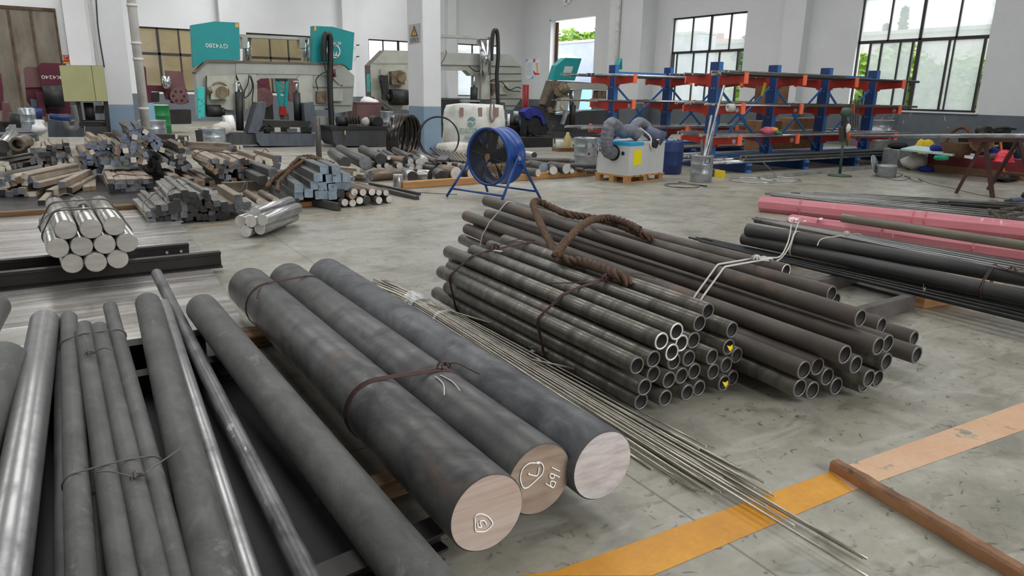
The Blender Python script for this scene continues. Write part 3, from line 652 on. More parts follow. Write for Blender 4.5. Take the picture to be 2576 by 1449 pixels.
for k in range(12):
    c = V((2.25+r_.random()*.2, 3.28+r_.uniform(-.06, .1), .075+r_.random()*.03)); u, w_ = perp(V((r_.gauss(0, 1), r_.gauss(0, 1), 1))); s = r_.uniform(.015, .04)
    mb.quad(c-u*s, c-w_*s*.7+V((0, 0, .01)), c+u*s, c+w_*s*.8)
mb.build('film', 'film', root)
# ------------------------------------------------------------------ two bundles of steel tubes
LT = [(2.454, 0.404, 2.435), (2.56, 0.436, 2.44), (2.524, 0.335, 2.425), (2.619, 0.358, 2.455), (2.734, 0.45, 2.45), (2.995, 0.369, 2.45), (2.718, 0.353, 2.465), (2.869, 0.476, 2.52), (2.982, 0.272, 2.45), (3.063, 0.207, 2.455), (2.844, 0.244, 2.44), (2.683, 0.261, 2.455), (2.418, 0.311, 2.445), (2.313, 0.295, 2.45), (2.585, 0.259, 2.465), (2.445, 0.217, 2.465), (2.535, 0.175, 2.44), (2.635, 0.174, 2.45), (2.734, 0.177, 2.455), (2.872, 0.151, 2.445), (2.972, 0.171, 2.445), (2.356, 0.177, 2.43), (2.373, 0.081, 2.465), (2.514, 0.079, 2.435), (2.669, 0.079, 2.43), (2.767, 0.079, 2.44), (2.939, 0.079, 2.42), (3.037, 0.079, 2.445)]
BR = {0: 'bright cut rim, the highest bright one', 1: 'bright cut rim behind the highest bright one', 2: 'bright cut rim, the lowest bright one', 3: 'half hidden bright cut rim between the other bright ones'}
BR = {0: 'bright rimmed tube of the near bundle, outermost on the side of the thin rods', 1: 'bright rimmed tube of the near bundle, topmost of the bright ends', 2: 'bright rimmed tube of the near bundle, lowest of the bright ends', 3: 'bright rimmed tube of the near bundle, half hidden behind two bright ends'}
rows = sorted({round(z*10) for x, z, y in LT}); lev = lambda z: 0 if z < .12 else 1 if z < .2 else 2 if z < .29 else 3 if z < .385 else 4
LN = ['bottom layer', 'second layer from the floor', 'third layer from the floor', 'fourth layer from the floor', 'top layer']
cnt = {}; TL = []
for i in sorted(range(len(LT)), key=lambda i: LT[i][0]):
    x, z, y = LT[i]; k = lev(z); cnt[k] = cnt.get(k, 0)+1
    rd = random.Random(i); by = 4.68+rd.uniform(-.14, .12); dz = .016*rd.random(); dx = rd.uniform(-.012, .012)
    lab = BR.get(i) or 'dark steel tube of the near bundle, %s in the %s' % (ORD[cnt[k]-1], LN[k])
    a, b = V((x, y, z)), V((x+dx, by, z+dz*0)); ro = .0475
    root = thing('steel_tube', lab, 'steel tube', (a+b)/2-V((0, 0, ro)), 'tubes of the bundle beside the thin rods'); L = (b-a).length
    br = i in BR
    mb = MB().pipe((0, 0, -L/2), (0, 0, L/2), ro, .0355 if br else .037, 30, 0, 1, 2); mb.build('body', ['tube_skin', 'bore', 'tube_skin'], root, M=inv_of(root) @ along(a, b))
    M = along(a, b); M.translation = a; MB().lathe([(.036, -.0015), (.046, -.0015), (.0476, .004), (.036, .004)], close=True, n=30).build('cut_rim', 'rim_bright' if br else 'rim_dark', root, M=inv_of(root) @ M)
    TL.append((a, b, ro))
RTB = [(3.576, 0.45, 2.08, 3.62, .53), (3.572, 0.33, 1.955, 3.67, .38), (3.315, 0.322, 1.98, 3.48, .36), (3.173, 0.221, 2.105, 3.42, .25), (3.279, 0.222, 2.1, 3.53, .25), (3.688, 0.32, 1.97, 3.79, .36), (3.985, 0.203, 1.955, 4.02, .24), (3.456, 0.234, 1.995, 3.65, .26), (3.763, 0.188, 2.0, 3.86, .22), (3.172, 0.115, 2.115, 3.4, .135), (3.273, 0.083, 2.105, 3.5, .09), (3.366, 0.149, 2.09, 3.6, .15), (3.439, 0.083, 2.075, 3.62, .09), (3.56, 0.142, 1.97, 3.7, .15), (3.603, 0.083, 2.015, 3.74, .09), (3.751, 0.083, 2.025, 3.86, .09), (4.286, 0.407, 3.09, 4.2, .43), (4.053, 0.401, 2.57, 3.98, .44), (4.262, 0.304, 2.665, 4.12, .33), (4.035, 0.296, 2.21, 3.94, .32), (4.264, 0.198, 2.125, 4.16, .22)]
RL = ['rusty tube lying along the crest of the far bundle, uppermost end', 'rusty tube of the far bundle ending lowest among its crest tubes, thick front end', 'dark tube on the near flank of the far bundle with long bare side', 'tube end jutting from the near side of the far bundle, upper of two',
      'tube end of the far bundle tucked beside the jutting pair', 'rusty tube of the far bundle, partly hidden behind the lowest crest end', 'rusty tube reaching furthest forward beside the open floor', 'brown tube end under the crest of the far bundle', 'dark tube end on the open floor side of the far bundle, second up',
      'tube end jutting from the near side of the far bundle, lower of two', 'bottom tube of the far bundle, first from the near bundle', 'small gap tube of the far bundle above the bottom row', 'bottom tube of the far bundle, second from the near bundle', 'dark tube in the second row of the far bundle, over the bottom pair', 'bottom tube of the far bundle, third from the near bundle', 'bottom tube of the far bundle, outermost towards the open floor',
      'short pale rimmed tube ending back beside the white strap', 'slender tube ending behind the pale rimmed one, upper of a pair', 'slender tube ending behind the pale rimmed one, lower of a pair', 'thin tube tip peeping out beside the crest tube', 'thin tube tip peeping out above the furthest reaching tube']
TR = []
for i, (x, z, y, bx_, bz) in enumerate(RTB):
    rd = random.Random(i+60); by = 6.25+rd.uniform(-.15, .12); ro = .053; a, b = V((x, y, z)), V((bx_, by, bz))
    root = thing('steel_tube', RL[i], 'steel tube', (a+b)/2-V((0, 0, ro)), 'tubes of the roped bundle'); L = (b-a).length
    MB().pipe((0, 0, -L/2), (0, 0, L/2), ro, .0425, 32, 0, 1, 2).build('body', ['tube_rust' if z > .19 else 'tube_skin', 'bore', 'tube_skin'], root, M=inv_of(root) @ along(a, b))
    M = along(a, b); M.translation = a; MB().lathe([(.0415, -.0015), (.051, -.0015), (.0531, .004), (.0415, .004)], close=True, n=32).build('cut_rim', 'rim_bright' if i == 16 else 'rim_dark', root, M=inv_of(root) @ M)
    TR.append((a, b, ro))
timber('timber under the front of the near tube bundle', (2.2, 3.05, 0), (3.15, 3.0, 0), .1, .03)
timber('timber under the back of the near tube bundle', (2.2, 4.2, 0), (3.15, 4.2, 0), .1, .03)
timber('timber under the front of the roped tube bundle', (3.1, 3.0, 0), (4.35, 3.0, 0), .1, .03)
timber('timber under the back of the roped tube bundle', (3.3, 5.6, 0), (4.3, 5.6, 0), .1, .03)
# yellow stickers inside two tubes
for i, dz, lab in ((8, .0, 'torn yellow sticker inside a tube end, upper of two'), (26, 0., 'torn yellow sticker inside a tube end, lower of two')):
    x, z, y = LT[i]; mb = MB()
    for p in ([(-.02, .015), (.01, -.026), (.028, -.012), (.026, .012), (.008, .004)], ): mb.prism([V((x+u, y-.004, z+w_)) for u, w_ in p], (0, .0015, 0))
    tag(mb.build('sticker', 'yellow_tag'), lab, 'sticker')
# wires round the near bundle
def hug(name, segs, y, tilt, r, m, label, cat, **k): return wire_loop(name, segs, (2.7, y, .25), (tilt, 1, 0), r, m, label, cat, **k)
hug('tie_wire', TL, 4.3, .18, .0042, 'rust_wire', 'rusty wire tied round the far part of the near tube bundle', 'wire', knot=((2.6, 4.32, .5), .04), strands=2, tails=[[(2.62, 4.33, .51), (2.75, 4.36, .53), (2.9, 4.38, .53), (3.02, 4.42, .5)], [(2.75, 4.36, .53), (2.88, 4.3, .52), (2.95, 4.25, .51)]])
hug('tie_wire', TL, 3.2, .12, .0042, 'rust_wire', 'rusty wire tied round the middle of the near tube bundle', 'wire', knot=((2.72, 3.2, .51), .04), strands=2, tails=[[(2.7, 3.2, .52), (2.58, 3.22, .51), (2.47, 3.3, .5), (2.4, 3.38, .49)], [(2.75, 3.2, .53), (2.9, 3.16, .54), (3.05, 3.12, .5)]])
tag(MB().box((2.58, 4.24, .5), (.03, .07, .002), Matrix.Rotation(.5, 3, 'Z')).build('metal_tag', 'rim_bright'), 'small bright metal tag on the near tube bundle wire', 'tag')
# white straps on the roped bundle
wire_loop('strap', TR[:16], (3.5, 5.75, .3), (.12, 1, 0), .006, 'white_strap', 'grey white strap round the far end of the roped tubes', 'strap', strands=1, off=.008)
kn = fl(1903, 653, .5)
so = fl(1765, 770, .32); sd = kn-so
wire_loop('strap', TR[:16]+[TR[16]], so, (-sd.y, sd.x, 0), .0065, 'white_strap', 'white doubled strap round the front of the roped tubes', 'strap', strands=2, off=.008, gap=.055, knot=(kn, .035))
tag(MB().sweep(smooth_path([kn, fl(1925, 655, .47), fl(1955, 656, .42), fl(1980, 630, .41), fl(1997, 590, .43), fl(2010, 557, .46)], 8), .0055, 6).sweep(smooth_path([kn, fl(1930, 648, .48), fl(1962, 645, .43), fl(1980, 615, .43), fl(1988, 585, .45), fl(1990, 566, .47)], 8), .0055, 6).build('strap_tail', 'white_strap'), 'long white strap end reaching across to the dark tubes', 'strap')
# rope
def rope(name, pts, r, label, m='rope_fibre', n=10, turns=5.5, parent=None, closed=False):
    P = smooth_path(pts, n); mb = MB(); d = 0; S = [[], [], []]; u = None
    for i, p in enumerate(P):
        t = (P[min(len(P)-1, i+1)]-P[max(0, i-1)]).normalized()
        if u is None: u, w_ = perp(t)
        u = (u-t*u.dot(t)).normalized(); w_ = t.cross(u)
        if i: d += (p-P[i-1]).length
        for k in range(3):
            a = d*turns/r*.1*2.2+k*2*math.pi/3; S[k].append(p+(u*math.cos(a)+w_*math.sin(a))*r*.56)
    for s in S: mb.sweep(s, r*.5, 8)
    return mb.build(name, m, parent, label=label, cat='rope')
R0 = [(3.28, 3.75, .46), (3.27, 4.05, .50), (3.26, 4.45, .515), (3.3, 4.75, .47), (3.33, 4.95, .42), (3.36, 5.15, .45), (3.46, 5.35, .56), (3.57, 5.55, .63), (3.66, 5.62, .665), (3.74, 5.58, .66), (3.82, 5.4, .62), (3.9, 5.2, .60), (3.98, 4.95, .595), (4.08, 4.7, .585), (4.14, 4.55, .575), (4.2, 4.4, .55), (4.3, 4.2, .50), (4.38, 4.05, .44)]
rope('rope', [fl(1580, 712, .50), fl(1560, 695, .545), fl(1520, 678, .55), fl(1470, 660, .54), fl(1430, 655, .53), fl(1402, 640, .51), fl(1385, 612, .52), fl(1365, 575, .56), fl(1350, 540, .6), fl(1342, 514, .64), fl(1352, 506, .65), fl(1385, 520, .61), fl(1425, 538, .59), fl(1475, 546, .56), fl(1530, 556, .545), fl(1580, 575, .53), fl(1620, 592, .50), fl(1640, 600, .47)], .033, 'thick brown twisted rope slung over the far tube bundle', n=8)
rope('rope', [fl(1398, 645, .56), fl(1412, 622, .58), fl(1430, 600, .60), fl(1455, 575, .62), fl(1478, 558, .625), fl(1492, 553, .60), fl(1530, 548, .59), fl(1575, 560, .575), fl(1610, 578, .56)], .031, 'thick brown twisted rope loop crossing the tubes in a hook', n=8)
# ------------------------------------------------------------------ steel sheets, rails and the silver bundle on them
mat('sheet_steel', (196, 191, 184), (112, 104, 98), s=1.3, st=(.4, 3.2, 1), lo=.42, hi=.68, c3=(236, 232, 226), s3=2.4, st3=(.35, 5, 1), lo3=.46, hi3=.66, rough=.2, rough2=.4, metal=.55, bump=.06, bs=5, dist=.5, fine=.05)  # pale streaks put white reflections into the base colour
mat('oily_sheet', (58, 54, 52), (40, 37, 36), s=1.2, st=(.5, 3, 1), rough=.28, rough2=.45, metal=.4, c3=(84, 80, 76), s3=3, lo3=.6, hi3=.75)
mat('silver_skin', (205, 203, 196), (150, 148, 142), s=5, st=(6, 6, .35), lo=.42, hi=.7, rough=.22, metal=.75, rough2=.35, bump=.03)
mat('silver_end', (206, 202, 194), (178, 174, 166), s=6, st=(1, 4, 1), lo=.35, hi=.7, rough=.35, metal=.5, vary=.06)
def plate(label, P, t, m='sheet_steel'):
    return tag(MB().prism([V((x, y, .002)) for x, y in P], (0, 0, t)).build('steel_sheet', m), label, 'steel sheet')
plate('broad shiny streaked steel sheet on the floor in front of the two rails', [(-3.2, 4.78), (.93, 4.74), (1.04, 6.9), (-3.2, 6.9)], .04)
plate('broad shiny streaked steel sheet on the floor under the silver bundle, behind the rails', [(-3.2, 6.92), (1.05, 6.92), (1.14, 9.4), (.9, 10.25), (-3.2, 10.3)], .04)
plate('dark oily steel sheet under the stacks of square bars', [(-3.2, 10.5), (1.0, 10.45), (1.6, 12.4), (1.6, 14.6), (-3.2, 14.6)], .03, 'oily_sheet')
timber('long weathered plank along the dark sheet behind the silver bundle', (-3, 10.36, 0), (.82, 10.36, 0), .1, .1, 'old_wood')
ibeam('rail', (-3.1, 6.56, .042), (1.12, 6.6, .042), .14, .13, .016, 'rail_steel', 'dark steel rail on the sheet, nearer of two', 'rail', kind='R')
r2 = ibeam('rail', (-3.1, 7.02, .042), (.93, 7.08, .042), .14, .13, .016, 'rail_steel', 'dark steel rail with two bright holes at its end, further of two', 'rail', kind='R')
for x in (.74, .86): MB().cyl((x, 7.055, .115), (x, 7.075, .115), .013, 12).build('bolt_hole', 'rim_bright', r2)
SB = []; rr = .076; z0 = .182+rr
ctr = [(193, 662), (237, 657), (280, 655)]; f0 = [fl(px, py, z0) for px, py in ctr]; yf = 6.27
cols = [(.02, 0), (.143, 0), (.268, 0), (-.055, 1), (.08, 1), (.21, 1), (.33, 1), (0.0, 2), (.142, 2), (.265, 2)]
cols = [(x+.0, k) for x, k in cols]
X0 = [[-.01, .145, .30], [-.09, .068, .223, .378], [-.02, .145, .305]]
nm = ['lowest row', 'middle row', 'top row']
for k in range(3):
    for i, x in enumerate(X0[k]):
        rd = random.Random(k*10+i); yy = 6.27+rd.uniform(-.03, .03); L = 1.32+rd.uniform(-.06, .06); z = z0+k*rr*1.75
        a = V((x+.005, yy, z)); b = V((x-.05+.01*i, yy+L, z))
        rod('silver_bar', a, b, rr, ['silver_skin', 'silver_end'], 'silver round bar in the wired bundle on the rails, %s along in the %s' % (ORD[i], nm[k]), 'steel bar', 'silver bars on the rails', n=36); SB.append((a, b, rr))
wire_loop('tie_wire', SB, (.14, 6.75, .35), (.1, 1, .05), .006, 'grey_wire', 'dark wire round the near part of the silver bundle', 'wire', strands=1, knot=((.13, 6.75, .62), .035), tails=[[(.1, 6.75, .62), (-.02, 6.7, .63), (-.13, 6.66, .58), (-.2, 6.62, .5)]])
wire_loop('tie_wire', SB, (.14, 7.3, .35), (-.12, 1, .05), .006, 'grey_wire', 'dark wire round the far part of the silver bundle', 'wire', strands=1, tails=[[(.12, 7.3, .62), (.03, 7.35, .66), (-.05, 7.3, .64)]])
# ------------------------------------------------------------------ lengths lying on the open floor towards the side wall
mat('pink_wrap', (220, 140, 148), (206, 120, 130), s=8, st=(3, 3, .3), lo=.35, hi=.7, c3=(240, 222, 220), s3=7, st3=(1, 1, 3), lo3=.64, hi3=.72, rough=.5, bump=.12, bs=12)
mat('film_white', (236, 226, 224), rough=.35)
mat('dark_tube', (74, 73, 72), (56, 55, 55), s=4, st=(1, 1, .5), lo=.4, hi=.7, rough=.5, metal=.35, c3=(92, 82, 74), s3=3, lo3=.66, hi3=.8)
mat('taupe_bar', (118, 110, 96), (98, 90, 78), s=4, st=(1, 1, .4), rough=.45, metal=.2, c3=(196, 192, 182), s3=3, st3=(1, 1, .2), lo3=.62, hi3=.7)
mat('dark_rod', (66, 66, 66), (48, 48, 48), s=6, rough=.45, metal=.5, vary=.25)
mat('bright_rod', (150, 150, 148), (96, 96, 94), s=5, st=(1, 1, .2), rough=.3, metal=.65, vary=.2)
mat('channel_steel', (104, 98, 94), (80, 75, 72), s=5, rough=.5, metal=.3, c3=(150, 146, 142), s3=9, lo3=.66, hi3=.76)
def hexwrap(label, a, b, r, seams, seed):
    a = V(a); b = V(b); root = thing('wrapped_bar', label, 'wrapped bar', (a+b)/2-V((0, 0, r)), 'pink film wrapped bars'); L = (b-a).length; M = along(a, b)
    mb = MB(); rd = random.Random(seed); n = 8; rings = []
    hs = [-L/2, -L/2+.02]+[-L/2+.02+(L-.04)*i/24 for i in range(1, 24)]+[L/2-.02, L/2]
    for j, h in enumerate(hs):
        k = .86 if j in (0, len(hs)-1) else 1+rd.uniform(-.02, .02)
        for i in range(n): t = 2*math.pi*(i+.5)/n; mb.v.append(V((r*k*math.cos(t), r*k*math.sin(t), h)))
    for j in range(len(hs)-1):
        for i in range(n): mb.face((j*n+i, j*n+(i+1) % n, (j+1)*n+(i+1) % n, (j+1)*n+i), 0, False)
    mb.face(tuple(range(n-1, -1, -1)), 1); e = (len(hs)-1)*n; mb.face(tuple(e+i for i in range(n)), 1)
    mb.build('wrap', ['pink_wrap', 'film_white'], root, M=inv_of(root) @ M)
    for s in seams:
        h = -L/2+L*s; q = MB()
        for dh in (0, .012): q.lathe([(r*1.0, h+dh), (r*1.09, h+.006+dh), (r*1.0, h+.014+dh)], n=8, sm=False)
        q.build('tape_seam', 'pink_wrap', root, M=inv_of(root) @ M)
    return root
a, b = fl(1912, 512, .11), fl(2576, 580, .11); d = (b-a).normalized(); hexwrap('long pink wrapped bar lying furthest towards the trestle', a, b+d*1.5, .115, (.12, .42, .45, .75), 1)
a, b = fl(1985, 557, .09), fl(2576, 640, .09); d = (b-a).normalized(); hexwrap('long pink wrapped bar with torn white film end, beside the black tubes', a, b+d*1.2, .095, (.1, .3, .55, .72), 2)
a, b = fl(2118, 548, .24), fl(2576, 618, .24); d = (b-a).normalized()
rod('taupe_bar', a, b+d*1.2, .05, ['taupe_bar', 'rim_dark'], 'dull olive brown bar resting between the two pink wrapped bars', 'steel bar')
# torn film on the second pink bar
root = thing('torn_film', 'torn white film scraps at the end of the nearer pink bar', 'film', fl(1990, 552, .1)); r_ = random.Random(8); mb = MB()
for k in range(16):
    c = fl(1985+r_.random()*80, 548+r_.random()*12, .17+r_.random()*.03); u, w_ = perp(V((r_.gauss(0, .5), r_.gauss(0, .5), 1))); s = r_.uniform(.02, .06); mb.quad(c-u*s, c-w_*s*.6, c+u*s*.9, c+w_*s*.7)
mb.build('film_scrap', 'film_white', root)
def spread_rods(fa, fb, n, za, r, m, fmt, group, cat='steel rod', ext=1.0, name='steel_rod', zj=0., seed=0):
    """n rods fanned between a far line fa (2 pixels) and a near line fb (2 pixels)"""
    rd = random.Random(seed)
    for i in range(n):
        t = i/max(1, n-1); L = lambda P: (P[0][0]*(1-t)+P[1][0]*t, P[0][1]*(1-t)+P[1][1]*t)
        z = za+zj*(i % 2); a = fl(*L(fa), z); b = fl(*L(fb), z); d = (b-a).normalized(); a = a-d*rd.uniform(-.15, .2); b = b+d*(ext+rd.uniform(-.1, .1))
        rod(name, a, b, r, [m, 'rod_end'], fmt % ORD[i], cat, group, n=10)
spread_rods(((1925, 489), (2065, 484)), ((2576, 560), (2576, 512)), 9, .03, .016, 'bright_rod', 'long grey rod on the floor beyond the pink bars, %s from the pink bar', 'grey rods beyond the pink bars', seed=1, zj=.012)
spread_rods(((2350, 512), (2400, 508)), ((2576, 530), (2576, 518)), 4, .05, .016, 'dark_rod', 'dark rod of the small stack near the rope coil, %s counted from the pink bars', 'dark rods near the rope coil', seed=2, zj=.03)
# black tubes and thin dark rods on wood blocks
zb = .17
for lab, pa, pb, z, r in (('black steel tube on the wood blocks, upper one next to the thin bright rods', (1880, 578), (2576, 700), zb+.16, .062), ('black steel tube on the wood blocks, lower one next to the thin dark rods', (1870, 600), (2576, 748), zb+.062, .06), ('slim dark bar lying behind the black tubes', (1900, 553), (2576, 668), zb+.07, .035)):
    a, b = fl(*pa, z), fl(*pb, z); d = (b-a).normalized(); tube('black_tube', a, b+d*.9, r, r*.8, ['dark_tube', 'bore', 'dark_tube'], lab, 'steel tube', 'black tubes on wood blocks')
spread_rods(((1760, 597), (1775, 611)), ((2576, 768), (2576, 808)), 9, .13, .0105, 'dark_rod', 'thin dark rod of the flat bundle on the wood blocks, %s from the black tubes', 'thin dark rods on the wood blocks', seed=3, zj=.018, ext=.7)
spread_rods(((1912, 556), (1945, 556)), ((2576, 690), (2576, 668)), 8, zb+.2, .011, 'bright_rod', 'thin bright rod on top of the black tubes, %s along', 'thin bright rods on the black tubes', seed=4, zj=.012, ext=.6)
timber('pale cut wood block under the far part of the thin dark rods', fl(1955, 668), fl(2150, 640), .12, .115, 'light_wood', name='wood_block', cat='wood block')
timber('pale cut wood block under the near part of the thin dark rods', fl(2305, 772), fl(2500, 742), .13, .115, 'light_wood', name='wood_block', cat='wood block')
ibeam('channel_beam', fl(2150, 714), (4.5, fl(2150, 714).y-.02, 0), .115, .06, .014, 'channel_steel', 'steel channel lying beside the roped tubes, further one', 'channel beam', kind='C')
ibeam('channel_beam', fl(2290, 778), (4.6, fl(2290, 778).y-.02, 0), .125, .065, .014, 'channel_steel', 'steel channel lying beside the roped tubes, nearer one', 'channel beam', kind='C')
a, b = fl(2120, 708), fl(2330, 765); ibeam('flat_beam', a, b, .03, .1, .012, 'channel_steel', 'flat dark steel lying between the two channels', 'steel beam')
# ties on the black tubes
BT = [(fl(1880, 578, zb+.16), fl(2576, 700, zb+.16), .062), (fl(1870, 600, zb+.062), fl(2576, 748, zb+.062), .06)]
o = (BT[0][0]*.62+BT[0][1]*.38+BT[1][0]*.62+BT[1][1]*.38)/2
d = (BT[0][1]-BT[0][0]).normalized()
wire_loop('tie_wire', BT, fl(2085, 600, .25), d, .0045, 'white_strap', 'grey wire round the black tubes with looping loose ends', 'wire', strands=2, knot=(fl(2130, 592, .42), .04), tails=[[fl(2130, 592, .42), fl(2160, 588, .46), fl(2168, 597, .42)], [fl(2130, 592, .42), fl(2070, 600, .42), fl(2056, 618, .38)]])
wire_loop('tie_wire', BT, fl(2515, 700, .25), d, .0045, 'rust_wire', 'rusty wire round the near part of the black tubes', 'wire', strands=2, knot=(fl(2548, 683, .42), .04), tails=[[fl(2548, 683, .42), fl(2590, 672, .42)], [fl(2548, 683, .42), fl(2505, 668, .42)]])
tag(MB().sweep(smooth_path([fl(2322, 728, .16), fl(2328, 705, .2), fl(2350, 695, .26), fl(2356, 702, .22), fl(2335, 700, .22)], 6), .004, 6).build('tie_wire', 'grey_wire'), 'thin wire with a tag hanging by the near wood block', 'wire')
tag(MB().box(fl(2325, 732, .15), (.07, .003, .05), Matrix.Rotation(.3, 3, 'Z')).build('tag', 'rim_bright'), 'small pale tag wired to the thin dark rods', 'tag')
# rope coil
c = fl(2545, 540, .14); P = []
for i in range(26):
    a = i*.55; P.append(c+V((math.cos(a)*(.42+.05*math.sin(i)), math.sin(a)*(.2+.03*math.cos(i*2)), .03*math.sin(i*1.7)+.012*i/6)))
mat('rope_grey', (98, 90, 82), (60, 54, 50), s=30, c3=(150, 142, 130), s3=60, rough=.85, bump=.5, bs=100)
rope('rope_coil', P, .026, 'greyish coiled rope on the rods near the trestle', 'rope_grey', n=5)
# ------------------------------------------------------------------ loose wooden beam on the painted line
a, b = fl(2098, 1180), fl(2640, 1500)
root = thing('wooden_beam', 'rough weathered wooden beam lying across the orange floor line', 'wooden beam', (a+b)/2); d = (b-a).normalized(); x = V((-d.y, d.x, 0)); L = (b-a).length+.7
mb = MB(); n = 30; rd = random.Random(4)
for i in range(n+1):
    t = L*i/n; c = a+d*t; w_, h = .032+rd.uniform(-.002, .002), .05+rd.uniform(-.003, .003)
    for u, v in ((-w_, 0.001), (w_, 0.001), (w_, h*.8), (w_*.55, h), (-w_*.6, h*1.02), (-w_, h*.86)): mb.v.append(c+x*u+V((0, 0, v)))
for i in range(n):
    for k in range(6): mb.face((i*6+k, i*6+(k+1) % 6, i*6+6+(k+1) % 6, i*6+6+k))
mb.face((5, 4, 3, 2, 1, 0)); e = n*6; mb.face(tuple(e+k for k in range(6)))
mat('beam_wood', (150, 112, 82), (108, 78, 56), s=9, st=(1, 1, 1), lo=.35, hi=.68, c3=(58, 38, 28), s3=14, lo3=.58, hi3=.7, rough=.8, bump=.5, bs=26)
mat('sawn_wood', (190, 138, 96), (164, 114, 76), s=8, lo=.35, hi=.7, c3=(96, 62, 42), s3=18, lo3=.62, hi3=.72, rough=.7)
for k in range(0, len(mb.f)): mb.m[k] = 1 if (k < n*6 and k % 6 in (1, 5)) else 0
mb.build('body', ['beam_wood', 'sawn_wood'], root)
for i in range(3): MB().bx(a+d*(.3+.45*i)+V((-.0, -.002, .0)), a+d*(.3+.45*i)+V((.012, .0, .04))) if False else None
# ------------------------------------------------------------------ stacks of cut bars in front of the saws
mat('sq_rust', (168, 155, 138), (130, 116, 102), s=5, st=(1, 1, .5), lo=.35, hi=.7, c3=(88, 72, 62), s3=4, lo3=.6, hi3=.75, rough=.55, metal=.2, vary=.22)
mat('sq_dark', (112, 106, 100), (78, 74, 70), s=5, st=(1, 1, .5), lo=.35, hi=.7, c3=(112, 92, 78), s3=4, lo3=.62, hi3=.76, rough=.5, metal=.3, vary=.2)
mat('sq_grey', (150, 148, 142), (104, 102, 98), s=6, st=(1, 1, .4), lo=.4, hi=.7, rough=.4, metal=.4, vary=.15)
mat('sq_blue_grey', (94, 95, 96), (70, 71, 72), s=5, st=(1, 1, .5), rough=.45, metal=.3, c3=(140, 136, 128), s3=5, lo3=.64, hi3=.74, vary=.1)
mat('end_blue', (130, 140, 160), (96, 102, 116), s=14, lo=.4, hi=.7, rough=.5, vary=.25)
mat('end_grey', (124, 128, 132), (86, 88, 92), s=14, lo=.4, hi=.7, rough=.5, vary=.3)
mat('end_brown', (162, 138, 112), (126, 102, 82), s=12, rough=.55, vary=.25)
mat('end_white', (222, 216, 200), (190, 182, 166), s=12, rough=.5, vary=.1)
mat('end_dark', (64, 63, 63), (48, 47, 47), s=10, rough=.55, vary=.25)
mat('end_paint', (158, 176, 192), (134, 150, 166), s=9, lo=.4, hi=.6, c3=(44, 46, 50), s3=16, lo3=.62, hi3=.66, rough=.5, vary=.08)
mat('end_silver', (234, 232, 228), (206, 202, 196), s=9, lo=.35, hi=.7, c3=(120, 116, 112), s3=15, lo3=.64, hi3=.7, rough=.4, metal=.3, vary=.1)
mat('round_dark', (92, 90, 88), (66, 64, 62), s=4, st=(1, 1, .6), lo=.4, hi=.7, c3=(116, 92, 74), s3=3, lo3=.66, hi3=.8, rough=.42, metal=.4, vary=.15)
mat('round_brown', (122, 106, 90), (88, 74, 62), s=6, st=(1, 1, .6), lo=.4, hi=.7, c3=(196, 190, 180), s3=6, lo3=.66, hi3=.76, rough=.4, metal=.35, vary=.15)
mat('round_bright', (192, 192, 190), (112, 112, 110), s=6, st=(4, 4, .4), lo=.45, hi=.7, rough=.25, metal=.7)
mat('chalk_blue', (140, 176, 206), rough=.9)
def pile(org, sc_, ends, s, L, desc, group, skin, emix, yaw=0., z0=0., jit=.12, rl=.25, yf=None, fan=0., seed=1, rnd=False, over={}, name=None, lenj=.12):
    """bars whose front ends sit where measured; all lie level, back along y turned by yaw"""
    rd = random.Random(seed); px = [(org[0]+e[0]/sc_, org[1]+e[1]/sc_, e) for e in ends]
    if yf is None:
        q = max(px, key=lambda p: p[1]); yf = fl(q[0], q[1], z0+s/2).y
    qb_ = max(px, key=lambda p: p[1]); P0 = np.array(ony(qb_[0], qb_[1], yf))
    xs = [p[0] for p in px]; xm = (min(xs)+max(xs))/2; xr = max(1, (max(xs)-min(xs))/2)
    for k, (x, y, e) in enumerate(sorted(px)):
        yy = rd.uniform(-.05, .05); dn = np.array((math.sin(yaw), math.cos(yaw), 0.)); ry = _ray(x, y); a = V(CAMP+ry*((np.dot(P0-CAMP, dn)+yy)/np.dot(ry, dn)))
        if a.z < s/2+.003: a = fl(x, y, s/2+.003)
        i = ends.index(e); ov = over.get(i, {})
        an = yaw+fan*(x-xm)/xr+rd.uniform(-jit, jit)*.3; d = V((math.sin(an), math.cos(an), 0)); ln = L*(1+rd.uniform(-lenj, lenj))
        c = rd.random(); acc = 0; em = emix[-1][0]
        for m, wt in emix:
            acc += wt
            if c < acc: em = m; break
        em = ov.get('end', em); sk = ov.get('skin', skin); q = ov.get('s', s)
        if rnd: o = rod(name or 'round_bar', a, a+d*ln, q/2, [sk, em], desc % ORD[k], 'steel bar', group, n=20)
        else: o = sqbar(name or 'square_bar', a, a+d*ln, q, [sk, em], rd.uniform(-rl, rl), desc % ORD[k], 'steel bar', group)
    return yf
BG = [('end_blue', .5), ('end_grey', .25), ('end_brown', .15), ('end_white', .1)]
GB = [('end_grey', .5), ('end_dark', .25), ('end_brown', .15), ('end_white', .1)]
T = (0, 320)
pile(T, 6.5875, [(545, 385), (630, 380), (722, 385), (820, 340), (900, 320), (895, 380), (985, 320), (1100, 300), (1120, 365), (1125, 430), (608, 455), (700, 455), (797, 447), (900, 440), (975, 425), (980, 485), (1055, 455), (1150, 495), (570, 520), (655, 520), (740, 520), (805, 525), (885, 510), (990, 540), (1075, 535), (665, 585), (820, 590), (905, 590), (545, 575), (790, 660), (905, 660), (790, 740), (905, 740)],
     .085, 1.5, 'cut square bar in the tall stack before the tinted door, %s from the door side', 'tall stack before the brown door', 'sq_rust', GB, z0=.05, seed=1)
